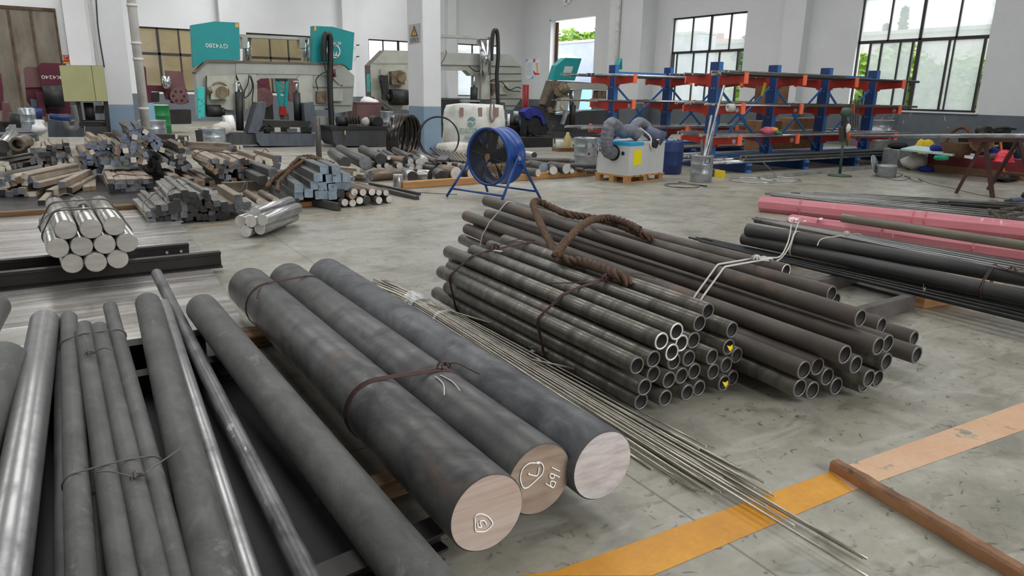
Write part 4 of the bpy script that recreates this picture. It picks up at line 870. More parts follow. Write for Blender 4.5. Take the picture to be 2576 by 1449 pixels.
pile(T, 6.5875, [(1185, 545), (995, 612), (1110, 640), (1195, 628)], .085, .8, 'short round bar with pale end at the side of the tall stack, %s along', 'round ends beside the tall stack', 'round_dark', [('end_white', 1)], yf=14.0, rnd=True, z0=.05)
pile(T, 6.5875, [(-60, 1100), (40, 1090), (150, 1120), (240, 1080), (355, 1060), (455, 1125), (535, 1130), (815, 1090), (935, 1085), (1020, 955), (1030, 1060), (1140, 1050)], .09, 1.6, 'square bar in the loose front row on the dark sheet, %s along', 'front row on the dark sheet', 'sq_rust', GB, yaw=.22, seed=2, rl=.06, over={5: dict(end='end_white'), 6: dict(end='end_white')})
pile(T, 6.5875, [(690, 1265)], .085, 1.9, 'square bar sticking out furthest over the dark sheet, %s of its row', 'longest bar of the front row', 'sq_rust', GB, yaw=.1, seed=3, rl=.02)
pile(T, 6.5875, [(15, 920), (105, 960), (140, 860), (215, 930), (240, 840), (310, 880), (405, 920), (410, 815), (490, 880), (600, 960)], .085, 1.5, 'square bar in the wired bundle with coloured ends, %s along', 'bundle with coloured ends', 'sq_rust', [('end_blue', .45), ('end_brown', .3), ('end_white', .15), ('end_dark', .1)], yaw=.42, z0=.14, seed=4, rl=.5)
pile(T, 6.5875, [(30, 600), (40, 690), (110, 610), (140, 675), (230, 650), (330, 630), (-70, 640), (-60, 560)], .085, 1.6, 'grey square bar in the flat bundle by the light roller table, %s along', 'flat bundle by the roller table', 'sq_dark', [('end_white', .4), ('end_grey', .6)], yaw=.45, z0=.1, seed=5)
Q = (180, 300)
pile(Q, 7.246, [(270, 1290), (390, 1275)], .09, 1.5, 'square bar of the separate pair between two stacks, %s along', 'pair between two stacks', 'sq_rust', [('end_brown', .5), ('end_grey', .5)], seed=6, rl=.03, yaw=.05)
pile(Q, 7.246, [(110, 1130)], .1, .9, 'single square bar end in the gap beside the separate pair, %s', 'single bar beside the pair', 'sq_dark', [('end_brown', 1)], seed=7, rl=.02, z0=.1)
yC = pile(Q, 7.246, [(725, 1140), (850, 1150), (960, 1145), (1075, 1140), (1180, 1140), (1280, 1130), (1360, 1135), (1445, 1130), (715, 1225), (845, 1228), (945, 1220), (1030, 1220), (1110, 1210), (1220, 1215), (1330, 1205), (1420, 1205), (745, 1320), (845, 1308), (930, 1308), (1035, 1305), (1115, 1294), (1210, 1295), (1295, 1285)],
     .082, 1.5, 'brown square bar of the neat three layer bundle, %s along', 'neat three layer bundle', 'sq_rust', [('end_grey', .7), ('end_dark', .3)], seed=8, rl=.04, jit=.06, lenj=.05)
pile(Q, 7.246, [(425, 360), (300, 490), (370, 435), (455, 440), (540, 440), (405, 510), (505, 525), (575, 510), (650, 475), (735, 480), (705, 410), (640, 415), (205, 635), (285, 615), (240, 700), (325, 690), (165, 715), (370, 600), (410, 660), (485, 630), (575, 590), (655, 620), (575, 665), (730, 675), (655, 705), (255, 795), (345, 800), (415, 755), (145, 840), (485, 825), (535, 880), (230, 885), (430, 965), (505, 945), (330, 965)],
     .085, 1.5, 'square bar with blue grey end in the heap under the pale cabinet, %s along', 'heap under the pale cabinet', 'sq_rust', BG, z0=.1, seed=9, rl=.5, over={32: dict(end='end_white'), 28: dict(end='end_brown')})
pile(Q, 7.246, [(850, 470), (847, 545), (840, 612), (945, 495), (1045, 510), (1120, 515), (985, 570), (1045, 592), (1120, 590), (1200, 545), (1270, 600), (1205, 650), (1345, 645), (1275, 705), (1355, 715), (1015, 660), (1105, 670), (825, 720), (930, 720), (1045, 745), (1130, 742), (1245, 770), (1325, 780), (585, 785), (665, 785), (765, 800), (855, 800), (930, 805), (990, 785), (1090, 825), (1160, 815)],
     .085, 1.4, 'square bar with blue grey end heaped behind the neat bundle, %s along', 'heap behind the neat bundle', 'sq_dark', BG, z0=.1, yf=13.3, seed=10, rl=.4)
pile(Q, 7.246, [(1460, 690), (1560, 690), (1410, 780), (1500, 755), (1595, 770), (1710, 760), (1425, 855), (1520, 842), (1600, 850), (1690, 840), (1440, 925), (1525, 908), (1590, 918)], .085, 1.4, 'blue ended square bar in the squared stack by the neat bundle, %s along', 'squared stack by the neat bundle', 'sq_dark', BG, z0=.02, seed=11, rl=.08)
pile(Q, 7.246, [(1075, 150), (1205, 130), (1075, 205), (1150, 215), (1245, 210), (1180, 258), (1100, 272), (1350, 230), (1470, 245), (1385, 292), (1235, 310), (1150, 325), (960, 320), (930, 375), (1065, 360), (1195, 388), (1270, 370), (1340, 335), (1485, 320), (1430, 370), (1360, 410), (1575, 380), (1015, 410), (1135, 440), (1230, 450), (1335, 462), (1495, 465), (1615, 470), (1545, 520), (1650, 560)],
     .085, 1.3, 'square bar with bright blue end in the high heap against the column, %s along', 'high heap against the column', 'sq_dark', [('end_blue', .7), ('end_brown', .2), ('end_white', .1)], yf=13.6, seed=12, rl=.6, jit=.2)
R_ = (390, 330)
pile(R_, 7.627, [(410, 100), (590, 150), (665, 130), (460, 205), (575, 222), (350, 230), (670, 230)], .085, 1.5, 'dark square bar with pale end in the small stack by the pale drum, %s along', 'small stack by the pale drum', 'sq_dark', [('end_grey', .4), ('end_white', .6)], yaw=-.9, yf=14.7, seed=13, rl=.1)
pile(R_, 7.627, [(490, 290), (520, 380), (640, 390), (570, 440), (650, 480), (415, 480), (480, 490), (340, 515), (200, 575), (420, 555), (540, 530), (490, 592), (410, 620), (565, 632), (480, 668), (560, 712), (655, 672), (330, 630), (175, 657)], .085, 1.4, 'dark square bar in the jumbled stack between two wired bundles, %s along', 'jumbled stack between bundles', 'sq_dark', GB, yf=13.2, seed=14, rl=.4)
pile(R_, 7.627, [(1050, 600), (1150, 570), (1290, 580), (1380, 612), (1490, 570), (1570, 612), (1690, 570), (1460, 645), (1540, 682), (1650, 645), (1760, 600), (1860, 668), (1950, 640), (1070, 690), (1215, 655), (1320, 682), (1455, 735), (1175, 772), (1265, 768), (1360, 768), (1640, 742), (1745, 747), (1850, 742)],
     .085, 1.6, 'brown square bar in the broad wired bundle before the first saw, %s along', 'broad wired bundle before the saw', 'sq_rust', GB, yf=12.3, seed=15, rl=.5, over={4: dict(end='end_white')})
pile(R_, 7.627, [(1280, 862), (1410, 888), (1660, 862), (1860, 857), (1370, 962), (1520, 947), (1710, 952), (1820, 945)], .085, 1.5, 'square bar under the broad wired bundle, %s along', 'bottom of the broad wired bundle', 'sq_dark', GB, z0=.03, yf=12.3, seed=16, rl=.08)
pile(R_, 7.627, [(1450, 270), (1510, 300), (1590, 312), (1660, 312), (1450, 345), (1390, 372), (1570, 372)], .08, 1.6, 'grey ended square bar lying crosswise behind the broad bundle, %s along', 'crosswise bars behind the broad bundle', 'sq_rust', [('end_grey', .6), ('end_white', .4)], yf=14.4, yaw=-.8, seed=17, rl=.2)
pile(R_, 7.627, [(1990, 545), (2190, 612), (2360, 535), (2340, 672)], .12, 1.5, 'wide pale square bar beside the broad wired bundle, %s along', 'wide pale square bars', 'sq_rust', [('end_white', .6), ('end_grey', .4)], yf=12.6, seed=18, rl=.4)
pile(R_, 7.627, [(330, 905), (420, 905)], .09, 1.2, 'square bar of the short pair with wire scraps on top, %s along', 'short pair with wire scraps', 'sq_rust', [('end_brown', .5), ('end_grey', .5)], z0=.1, seed=19, rl=.04)
pile(R_, 7.627, [(1010, 945), (1100, 1000), (905, 1010), (800, 1000), (700, 960)], .09, 1.6, 'brown square bar lying low between wired bundles, %s along', 'low brown bars', 'sq_rust', [('end_brown', .6), ('end_dark', .4)], seed=20, rl=.1)
N_ = (320, 300)
pile(N_, 4.83, [(545, 955), (600, 940), (645, 935), (700, 900), (800, 920), (720, 970), (800, 985), (860, 960), (905, 935), (955, 900), (605, 1010), (670, 1010), (730, 1032), (795, 1038), (870, 1020), (620, 1072), (690, 1082), (770, 1095), (855, 1085), (930, 1092), (990, 1045), (1050, 1085), (1110, 1075), (545, 1120), (620, 1140), (690, 1160), (760, 1190), (820, 1145), (880, 1190), (945, 1192), (1030, 1150), (1035, 1205), (1090, 1180), (1140, 1125), (1180, 1090), (1210, 1150), (1150, 1190), (570, 1182), (625, 1205), (980, 955), (1090, 1025), (1190, 1042), (540, 1050)],
     .075, 1.5, 'dark grey square bar in the big wired bundle at the sheet edge, %s along', 'big wired bundle at the sheet edge', 'sq_grey', [('end_dark', .85), ('end_grey', .15)], seed=21, rl=.25)
pile(N_, 4.83, [(390, 1080), (330, 1115), (455, 1075), (400, 1142), (265, 1155), (460, 1132), (345, 1192), (390, 1235), (440, 1230), (310, 1255), (500, 1215)], .075, 1.3, 'square bar in the small wired bundle beside the big dark one, %s along', 'small wired bundle at the sheet edge', 'sq_grey', [('end_dark', .8), ('end_grey', .2)], seed=22, rl=.2)
pile(N_, 4.83, [(1350, 965), (1270, 1075), (1365, 1050), (1460, 1055)], .1, 1.2, 'thick square bar in front of the flat beige beam, %s along', 'thick bars before the beige beam', 'sq_rust', [('end_grey', .5), ('end_brown', .5)], z0=.1, seed=23, rl=.05)
pile(N_, 4.83, [(1615, 1000), (1810, 998)], .1, .9, 'pale round bar end between beige beam and six bar stack, %s along', 'pale round ends by the beige beam', 'round_brown', [('end_grey', .5), ('end_white', .5)], z0=.15, seed=24, rnd=True)
O_ = (640, 300)
yO = pile(O_, 4.83, [(850, 615), (995, 620), (775, 705), (920, 722), (1005, 712), (1120, 712), (735, 805), (830, 818), (1030, 805), (1120, 812), (950, 835), (660, 900), (540, 838), (790, 920), (870, 922), (950, 925), (1045, 900), (540, 932)],
     .118, 1.7, 'thick square bar with pale blue painted end under the rope, %s along', 'blue ended bars under the rope', 'sq_blue_grey', [('end_paint', 1)], yaw=.1, z0=.12, seed=25, rl=.06, jit=.06, over={16: dict(end='end_dark')})
pile(O_, 4.83, [(490, 1030)], .14, 2.0, 'thick dark square bar lying out in front of the blue ended bars, %s', 'front dark square bar', 'sq_blue_grey', [('end_dark', 1)], yaw=.12, seed=26, rl=.03)
pile(O_, 4.83, [(110, 740), (225, 650)], .13, 1.2, 'thick dark square bar at the far side of the rope, %s along', 'dark bars beside the rope', 'sq_blue_grey', [('end_dark', .5), ('end_grey', .5)], yf=11.2, yaw=.0, seed=27, rl=.05)
a, b = fl(640+620/4.83, 300+985/4.83, .06), fl(640+1030/4.83, 300+1065/4.83, .06); sqbar('flat_bar', a, b, .05, ['sq_blue_grey', 'end_dark'], 0, 'flat dark bar lying across the foot of the blue ended bars', 'steel bar', s2=.1)
timber('orange brown timber under the blue ended bars', fl(745, 522), fl(880, 505), .12, .07, 'light_wood')
P_ = O_
pile(P_, 4.83, [(1190, 930), (1215, 885), (1320, 888), (1430, 883), (1515, 892), (1600, 892), (1100, 1012), (1195, 1018), (1280, 988), (1370, 978), (1515, 985), (1640, 972)], .105, 1.1, 'marked pale ended round bar piled beside the blue ended bars, %s along', 'marked round bars beside the blue ends', 'round_brown', [('end_silver', 1)], seed=28, rnd=True, yaw=-.05, over={0: dict(end='end_brown'), 9: dict(end='end_dark'), 4: dict(s=.09), 5: dict(s=.09)})
pile(N_, 4.83, [(1440, 1365), (1610, 1332), (1375, 1242), (1500, 1242), (1640, 1227), (1555, 1140)], .135, .85, 'grey round bar in the six bar wired stack alone on the floor, %s along', 'six bar wired stack', 'round_bright', [('end_silver', 1)], yaw=.72, seed=29, rnd=True, jit=.02, lenj=.02)
S_ = (780, 340)
def rb(e, be, r, mats, lab, z=None, n=24, ze=None):
    """one round bar from its front end to its back end, both measured; e, be in detail pixels"""
    f = lambda q, zz: fl(S_[0]+q[0]/5.855, S_[1]+q[1]/5.855, zz); zz = r if z is None else z
    return rod('round_bar', f(e, zz), f(be, zz if ze is None else ze), r, mats, lab, 'steel bar', 'round bars behind the long timber', n=n)
D_, W_ = ['round_dark', 'end_dark'], ['round_dark', 'end_silver']
for a in [((520, 400), (330, 265), .1, D_, 'large dark round bar beside the upright pole, black end', .35), ((820, 410), (440, 225), .125, ['round_dark', 'end_grey'], 'largest dark round bar with grey end behind the blue ended bars', .3), ((1040, 350), (775, 220), .1, D_, 'large dark round bar with black end in front of the steel coil', .38),
          ((1400, 385), (1140, 365), .095, ['round_brown', 'end_dark'], 'brown round bar lying crosswise with black end', .28), ((1480, 385), (1420, 300), .06, W_, 'round bar with white end tucked behind the crosswise brown one', .28), ((1320, 450), (1250, 430), .065, W_, 'short round bar with white end under the crosswise brown one', .22),
          ((1130, 452), (1040, 432), .055, W_, 'small round bar with white end, middle of the low row behind the silver cylinder', .2), ((1015, 455), (930, 432), .05, W_, 'small round bar with grey end, second of the low row behind the silver cylinder', .2), ((945, 435), (800, 480), .055, ['round_bright', 'end_silver'], 'small bright round bar with white end slanting towards the blue ended bars', .2),
          ((1610, 400), (1470, 310), .078, W_, 'round bar with clean white end before the blue grey column', .28), ((1690, 385), (1600, 280), .074, ['round_bright', 'end_silver'], 'round bar with grey end right behind the clean white one', .28), ((1490, 490), (1380, 430), .045, W_, 'thin round bar with marked white end', .2), ((1600, 475), (1560, 410), .055, W_, 'thin round bar with cream white end', .2),
          ((1400, 560), (890, 600), .095, ['round_brown', 'end_grey'], 'stained silvery round bar lying along the floor behind the upright cylinder', .1), ((1510, 612), (1420, 560), .1, ['round_bright', 'end_dark'], 'shiny round bar with black end beside the upright cylinder', .14), ((1765, 600), (1600, 590), .105, ['round_bright', 'end_dark'], 'shiny round bar with black end chalked in blue', .14),
          ((1950, 610), (1880, 560), .105, ['round_dark', 'end_dark'], 'dark round bar with black end behind the long timber', .14), ((2150, 560), (1930, 520), .12, ['round_brown', 'end_silver'], 'thick round bar with big white end left of the fan', .16), ((2400, 560), (2240, 520), .118, ['round_dark', 'end_silver'], 'thick round bar with big white end behind the fan leg', .16),
          ((1925, 435), (1700, 420), .034, W_, 'slender dark bar with pale tip lying crosswise', .24), ((2040, 442), (1950, 432), .045, W_, 'slender bar with pale end beside the crosswise pale tip', .24), ((1850, 495), (1690, 470), .06, D_, 'dark wrapped round bar above the blue chalked one', .2), ((2200, 440), (2110, 430), .05, ['round_brown', 'end_silver'], 'brown bar end above the big white end', .26),
          ((1480, 330), (1240, 215), .065, D_, 'dark bar pointing back towards the steel coil', .32), ((1850, 390), (1530, 245), .055, ['round_brown', 'end_grey'], 'long brown grey bar pointing back beside the column', .3), ((1160, 335), (1010, 235), .04, W_, 'thin dark bar squeezed between two large dark bars', .34),
          ((1240, 320), (1090, 240), .05, D_, 'flat dark bar behind the crosswise brown one', .34)]:
    rb(a[0], a[1], a[2], a[3], a[4], a[5])
for k in range(9):
    rod('steel_pipe', fl(S_[0]+(2010+k*48)/5.855, S_[1]+(375+k*5)/5.855, .28), fl(S_[0]+(1780+k*64)/5.855, S_[1]+(195+k*11)/5.855, .3), .03, ['round_dark' if k < 4 else 'round_brown', 'end_dark'], 'dark pipe in the slanting row before the white sacks, %s along' % ORD[k], 'steel pipe', 'slanting pipes before the sacks', n=16)
tag(MB().prism([fl(S_[0]+q[0]/5.855, S_[1]+q[1]/5.855, .3) for q in ((1860, 400), (1920, 340), (2055, 345), (2000, 405))], (0, 0, .05)).build('steel_block', 'round_dark'), 'dark flat steel block lying on the slanting pipes', 'steel block')
c0 = fl(1002, 474); MB().cyl(c0, c0+V((0, 0, .235)), .085, 36, mc=1, bev=.004).build('round_block', ['round_bright', 'cut_bright'], label='bright machined cylinder standing upright at the end of the timber', cat='steel cylinder')
# right of the fan
S_ = (1300, 350)
def rb2(e, be, r, mats, lab, z):
    f = lambda q, zz: fl(1300+q[0]/10.73, 350+q[1]/10.73, zz); rod('round_bar', f(e, z), f(be, z), r, mats, lab, 'steel bar', 'round bars behind the long timber', n=24)
for a in [((720, 772), (350, 690), .105, ['round_dark', 'end_paint'], 'thick round bar with pale bluish end beside the fan', .2), ((575, 910), (60, 850), .075, ['round_dark', 'end_white'], 'round bar with cream marked end under the bluish one', .16), ((990, 845), (900, 740), .082, ['round_dark', 'end_silver'], 'round bar with bright white marked end on the long timber', .17), ((1340, 800), (900, 730), .1, ['round_dark', 'end_silver'], 'thick dark round bar with grey white end on the long timber', .19),
          ((1490, 862), (1440, 800), .046, W_, 'small round bar with shiny pointed white end', .14), ((1800, 842), (1500, 800), .045, ['round_dark', 'end_grey'], 'small dark bar with dull grey end next to the white machine', .14), ((1575, 605), (1420, 600), .05, W_, 'round bar with white end lying behind the timber row', .2), ((2140, 735), (1450, 720), .06, ['round_dark', 'end_dark'], 'dark bar lying crosswise in front of the white machine', .2),
          ((1480, 585), (140, 560), .055, ['round_dark', 'end_dark'], 'long dark bar lying crosswise behind the timber row', .16), ((470, 440), (110, 380), .085, ['round_bright', 'end_dark'], 'shiny bar with black end on the open floor behind the fan', .085), ((900, 690), (150, 640), .04, ['round_brown', 'end_grey'], 'slim brown bar crosswise behind the fan', .24), ((2120, 880), (1900, 870), .05, D_, 'dark bar end close to the white machine', .14)]:
    rb2(*a)
timber('long light timber along the front of the round bars', (4.8, 11.0, 0), (9.6, 11.36, 0), .12, .12, 'light_wood')
timber('second timber hidden under the back of the round bars', (5.2, 12.6, 0), (9.4, 12.7, 0), .12, .12, 'light_wood')
# wires, rope and loose lengths on the piles
def loose(label, pts, r, m, name='wire', cat='wire', cl=False): return tag(MB().sweep(smooth_path(pts, 6, cl), r, 6, closed=cl).build(name, m), label, cat)
q = lambda x, y, yy: ony(180+x/7.246, 300+y/7.246, yy)
loose('rusty wire across the neat three layer bundle', [q(660, 1120, yC-.05), q(720, 1060, yC+.35), q(880, 1000, yC+.5), q(1080, 1015, yC+.45), q(1280, 1020, yC+.45), q(1440, 1035, yC+.3), q(1480, 1080, yC-.04)], .008, 'rust_wire')
q = lambda x, y, yy: ony(390+x/7.627, 330+y/7.627, yy)
loose('rusty wire across the broad wired bundle', [q(770, 470, 12.9), q(850, 400, 13), q(1000, 370, 13), q(1280, 410, 12.8), q(1500, 430, 12.7), q(1700, 450, 12.6), q(1800, 520, 12.4)], .008, 'rust_wire')
loose('rusty wire tied across the wide pale bars', [q(1900, 500, 12.5), q(1960, 440, 12.7), q(2060, 400, 12.9), q(2100, 340, 13.1), q(2180, 390, 13)], .008, 'rust_wire')
loose('tangle of rusty wire on the thick bars', [q(1480, 1220, 10.3), q(1540, 1120, 10.5), q(1640, 1160, 10.3), q(1700, 1050, 10.4), q(1760, 950, 10.6), q(1740, 1200, 10.2), q(1640, 1250, 10.1), q(1860, 1240, 10.2), q(1900, 1160, 10.4)], .008, 'rust_wire')
loose('rusty wire loops by the beige beam', [q(1050, 1180, 10.9), q(1150, 1100, 11), q(1210, 1040, 11.2), q(1150, 1050, 11.1), q(1110, 1110, 11), q(1200, 1110, 10.9)], .008, 'rust_wire')
q = lambda x, y, yy: ony(320+x/4.83, 300+y/4.83, yy)
loose('dark wire round the big dark bundle, nearer turn', [q(480, 1060, 9.05), q(500, 880, 9.35), q(640, 810, 9.8), q(800, 770, 10), q(900, 860, 9.6)], .008, 'grey_wire')
loose('dark wire round the big dark bundle, further turn', [q(345, 900, 9.6), q(400, 830, 10), q(520, 790, 10.2), q(660, 780, 10.2)], .008, 'grey_wire')
loose('dark wire round the small bundle at the sheet edge', [q(200, 1120, 9.25), q(190, 1020, 9.5), q(260, 960, 9.7), q(340, 900, 9.8), q(440, 960, 9.5)], .008, 'grey_wire')
loose('dark wire round the six bar stack', [q(1740, 1290, 8.3), q(1730, 1190, 8.35), q(1650, 1090, 8.5), q(1560, 1060, 8.55), q(1470, 1100, 8.4)], .008, 'grey_wire')
q = lambda x, y, yy: ony(640+x/4.83, 300+y/4.83, yy)
rope('rope', [q(290, 870, yO+.1), q(290, 790, yO+.5), q(370, 690, yO+.75), q(480, 590, yO+.9), q(600, 510, yO+1.05), q(700, 480, yO+1.0), q(820, 500, yO+.9), q(960, 540, yO+.8)], .035, 'brown rope laid over the blue ended bars, nearer strand', n=6)
rope('rope', [q(150, 830, yO+.5), q(200, 750, yO+.8), q(300, 670, yO+1.0), q(400, 620, yO+1.1), q(470, 540, yO+1.25), q(560, 470, yO+1.4), q(680, 450, yO+1.3), q(800, 490, yO+1.1)], .035, 'brown rope laid over the blue ended bars, further strand', n=6)
ibeam('beige_beam', fl(560, 485, 0), fl(690, 478, 0), .16, .08, .012, 'sq_rust', 'flat beige steel beam behind the tangle of rusty wire', 'steel beam', kind='C')
sqbar('flat_bar', fl(962, 476, .05), fl(1050, 498, .03), .06, ['round_dark', 'end_dark'], 0, 'dark square length lying out on the floor from the marked round bars', 'steel bar')
sqbar('flat_bar', fl(930, 462, .1), fl(1056, 488, .05), .05, ['round_dark', 'end_dark'], 0, 'second dark length lying beside the marked round bars', 'steel bar')
pile(O_, 4.83, [(1220, 660), (1290, 690), (1340, 690), (1260, 620), (1370, 745), (1200, 720)], .07, .9, 'small square bar in the wired bunch behind the marked bars, %s along', 'wired bunch behind the marked bars', 'sq_rust', [('end_white', .6), ('end_grey', .4)], yf=11.0, seed=31, rl=.5, yaw=-.4)
rod('steel_pole', fl(803, 399, .0)+V((0, 0, 0)), fl(803, 399, .0)+V((0, 0, .95)), .065, ['round_dark', 'end_grey'], 'dark mottled pole standing upright among the bars', 'steel pole')
# ------------------------------------------------------------------ band saws along the end of the hall
mat('saw_grey', (162, 165, 156), (146, 149, 140), s=2, lo=.4, hi=.7, c3=(118, 104, 88), s3=5, lo3=.66, hi3=.8, rough=.5, fine=.03)
mat('saw_pale', (176, 178, 166), (150, 146, 128), s=3, lo=.45, hi=.75, c3=(122, 92, 58), s3=4, lo3=.64, hi3=.78, rough=.5)
mat('saw_top', (108, 100, 88), (88, 78, 68), s=3, c3=(110, 66, 50), s3=5, lo3=.66, hi3=.76, rough=.7)
mat('teal_paint', (4, 140, 142), (8, 132, 134), s=3, rough=.45)
mat('teal_worn', (58, 186, 182), (40, 120, 116), s=9, lo=.55, hi=.66, rough=.6)
mat('maroon', (92, 28, 46), (78, 24, 40), s=2, rough=.45, c3=(110, 60, 66), s3=5, lo3=.68, hi3=.8)
mat('maroon_dull', (112, 78, 78), (92, 62, 62), s=2, rough=.6)
mat('machine_black', (44, 43, 42), (32, 31, 31), s=4, rough=.5, metal=.2, c3=(70, 66, 62), s3=7, lo3=.66, hi3=.76)
mat('base_blue', (84, 90, 100), (66, 71, 80), s=2, st=(3, 3, 1), lo=.4, hi=.7, rough=.5, c3=(58, 60, 66), s3=6, lo3=.62, hi3=.74)
mat('base_dark', (66, 67, 70), (50, 51, 54), s=2, st=(4, 4, .6), lo=.4, hi=.7, rough=.5, c3=(96, 96, 98), s3=8, st3=(5, 5, .6), lo3=.66, hi3=.74)
mat('oily_brown', (128, 112, 88), (92, 76, 58), s=6, rough=.5, metal=.2, c3=(58, 48, 38), s3=7, lo3=.55, hi3=.7)
mat('chrome', (214, 216, 216), (150, 152, 154), s=3, rough=.15, metal=.9)
mat('letter_white', (226, 224, 214), rough=.7)
mat('letter_gold', (196, 178, 120), rough=.6)
mat('sticker_orange', (214, 160, 70), rough=.6)
mat('cabinet_green', (172, 172, 126), (164, 164, 118), s=2, rough=.5, c3=(122, 118, 84), s3=16, lo3=.7, hi3=.74)
mat('steel_light', (176, 178, 180), (140, 142, 144), s=4, rough=.35, metal=.5)
mat('red_paint', (148, 28, 30), rough=.45)
mat('blue_plastic', (32, 54, 108), rough=.4)
mat('drum_metal', (176, 182, 186), (132, 138, 142), s=5, st=(1, 1, 2), lo=.4, hi=.7, rough=.3, metal=.6)
mat('green_barrel', (22, 122, 62), (18, 104, 54), s=3, rough=.4)
mat('rubber', (34, 33, 32), rough=.6)
mat('white_plastic', (232, 232, 230), rough=.5)
mat('hose_grey', (112, 112, 112), rough=.6)
mat('sign_panel_grey', (186, 190, 188), rough=.6)
mat('cloth_white', (208, 204, 196), (186, 180, 170), s=6, rough=.9, bump=.4, bs=14)
def fr(ox, oy, s): return lambda x, y, yy: ony(ox+x/s, oy+y/s, yy)
def ply(q, pts, y, d, name, m, root, ms=None):
    return MB().prism([q(a, b, y) for a, b in pts], (0, d, 0), 0, 1 if ms else None).build(name, [m, ms] if ms else m, root)
def rect(x0, y0, x1, y1): return [(x0, y0), (x1, y0), (x1, y1), (x0, y1)]
def cylx(q, a, b, y, r, name, m, root, n=20, dy=0., m2=None): return MB().cyl(q(*a, y), q(*b, y+dy), r, n, mc=1 if m2 else None).build(name, [m, m2] if m2 else m, root)
def disc(q, c, y, r, t, name, m, root, n=32, hole=0.):
    p = q(*c, y); mb = MB()
    if hole: mb.lathe([(hole, 0), (r, 0), (r, t), (hole, t)], p-V((0, t, 0)), (0, 1, 0), n, close=True)
    else: mb.cyl(p-V((0, t, 0)), p, r, n)
    return mb.build(name, m, root)
# ---- first saw
q = fr(480, 0, 3.62); Y = 21.0
s1 = thing('band_saw', 'large grey band saw with two teal covers standing nearest the column', 'band saw', q(760, 1330, Y-.2))
ply(q, [(410, 572), (1335, 590), (1335, 690), (1010, 678), (410, 668)], Y, .35, 'top_beam', 'saw_grey', s1, 'saw_top')
ply(q, [(35, 655), (150, 545), (1385, 577), (1400, 592), (150, 566), (45, 672)], Y-.03, .5, 'top_edge', 'saw_top', s1)
ply(q, [(45, 665), (150, 566), (410, 572), (410, 1045), (320, 1070), (70, 1060)], Y+.02, .42, 'drive_wheel_housing', 'saw_grey', s1)
ply(q, [(1115, 680), (1330, 690), (1335, 600), (1392, 598), (1490, 692), (1470, 1008), (1310, 1032), (1300, 990), (1115, 985)], Y+.02, .42, 'idler_wheel_housing', 'saw_grey', s1)
ply(q, rect(1115, 775, 1485, 792), Y-.02, .1, 'housing_rib', 'saw_grey', s1); ply(q, rect(1115, 940, 1470, 958), Y-.02, .1, 'housing_rib', 'saw_grey', s1)
ply(q, [(1280, 700), (1300, 700), (1385, 782), (1370, 785)], Y-.02, .06, 'housing_rib', 'saw_grey', s1)
ply(q, [(410, 668), (600, 672), (605, 712), (605, 960), (580, 992), (495, 990), (482, 830)], Y+.02, .3, 'guide_leg', 'saw_pale', s1)
ply(q, [(955, 712), (1010, 678), (1112, 682), (1115, 930), (985, 935), (985, 730)], Y+.02, .3, 'guide_leg', 'saw_pale', s1)
ply(q, [(605, 672), (1010, 678), (960, 715), (640, 712), (605, 735)], Y+.02, .3, 'front_web', 'saw_grey', s1)
gb = ply(q, [(148, 690), (395, 690), (395, 1000), (350, 1002), (148, 960)], Y-.16, .18, 'gearbox_plate', 'saw_pale', s1, 'saw_top')
disc(q, (265, 830), Y-.18, .24, .03, 'ring', 'oily_brown', gb, hole=.21)
ply(q, rect(185, 785, 340, 905), Y-.36, .2, 'gearbox', 'saw_pale', s1); disc(q, (285, 840), Y-.37, .15, .06, 'gearbox_cover', 'oily_brown', s1)
cylx(q, (150, 830), (190, 830), Y-.28, .1, 'shaft_boss', 'oily_brown', s1)
cylx(q, (145, 1010), (275, 1010), Y-.3, .16, 'motor', 'machine_black', s1); cylx(q, (272, 1015), (305, 1015), Y-.3, .1, 'motor_cap', 'machine_black', s1)
ply(q, [(60, 800), (125, 790), (130, 1070), (72, 1078)], Y-.34, .22, 'belt_guard', 'teal_worn', s1)
tc = ply(q, [(5, 228), (215, 195), (440, 206), (450, 548), (150, 546), (32, 612), (26, 600)], Y+.12, .28, 'teal_cover', 'teal_paint', s1)
tcr = ply(q, [(1115, 235), (1290, 243), (1490, 297), (1468, 636), (1455, 640), (1400, 590), (1385, 577), (1110, 570)], Y+.12, .28, 'teal_cover', 'teal_paint', s1)
text('GY4280', .155, facing_south(q(236, 415, Y+.105), math.pi, 1.1), 'letter_white', parent=tc)
ply(q, rect(405, 212, 436, 250), Y+.11, .005, 'sticker', 'sticker_orange', tc); ply(q, rect(1124, 238, 1142, 280), Y+.11, .005, 'sticker', 'sticker_orange', tcr)
# round emblem with saw teeth (half hidden by the blade loop)
ec = q(1300, 462, Y+.11); R = .205; mb = MB(); n = 40
for i in range(n):
    a, b = 2*math.pi*i/n, 2*math.pi*(i+1)/n
    t0 = R*(.86-.1*math.sin(a)**2); t1 = R*(.86-.1*math.sin(b)**2)
    mb.quad(ec+V((math.cos(a)*t0, 0, math.sin(a)*t0)), ec+V((math.cos(b)*t1, 0, math.sin(b)*t1)), ec+V((math.cos(b)*R, 0, math.sin(b)*R)), ec+V((math.cos(a)*R, 0, math.sin(a)*R)))
for k in range(3):
    x = (-.11+.085*k); mb.v += [ec+V((x-.045, 0, -.17)), ec+V((x+.04, 0, -.17)), ec+V((x+.03, 0, .0))]; j = len(mb.v)-3; mb.face((j, j+1, j+2))
    mb.v += [ec+V((x-.05, 0, .175)), ec+V((x+.05, 0, .175)), ec+V((x-.02, 0, .12))]; j = len(mb.v)-3; mb.face((j, j+1, j+2))
mb.build('emblem', 'letter_white', tcr)
text('帅 川旧', .11, facing_south(q(1315, 388, Y+.105), math.pi), 'letter_white', parent=tcr)
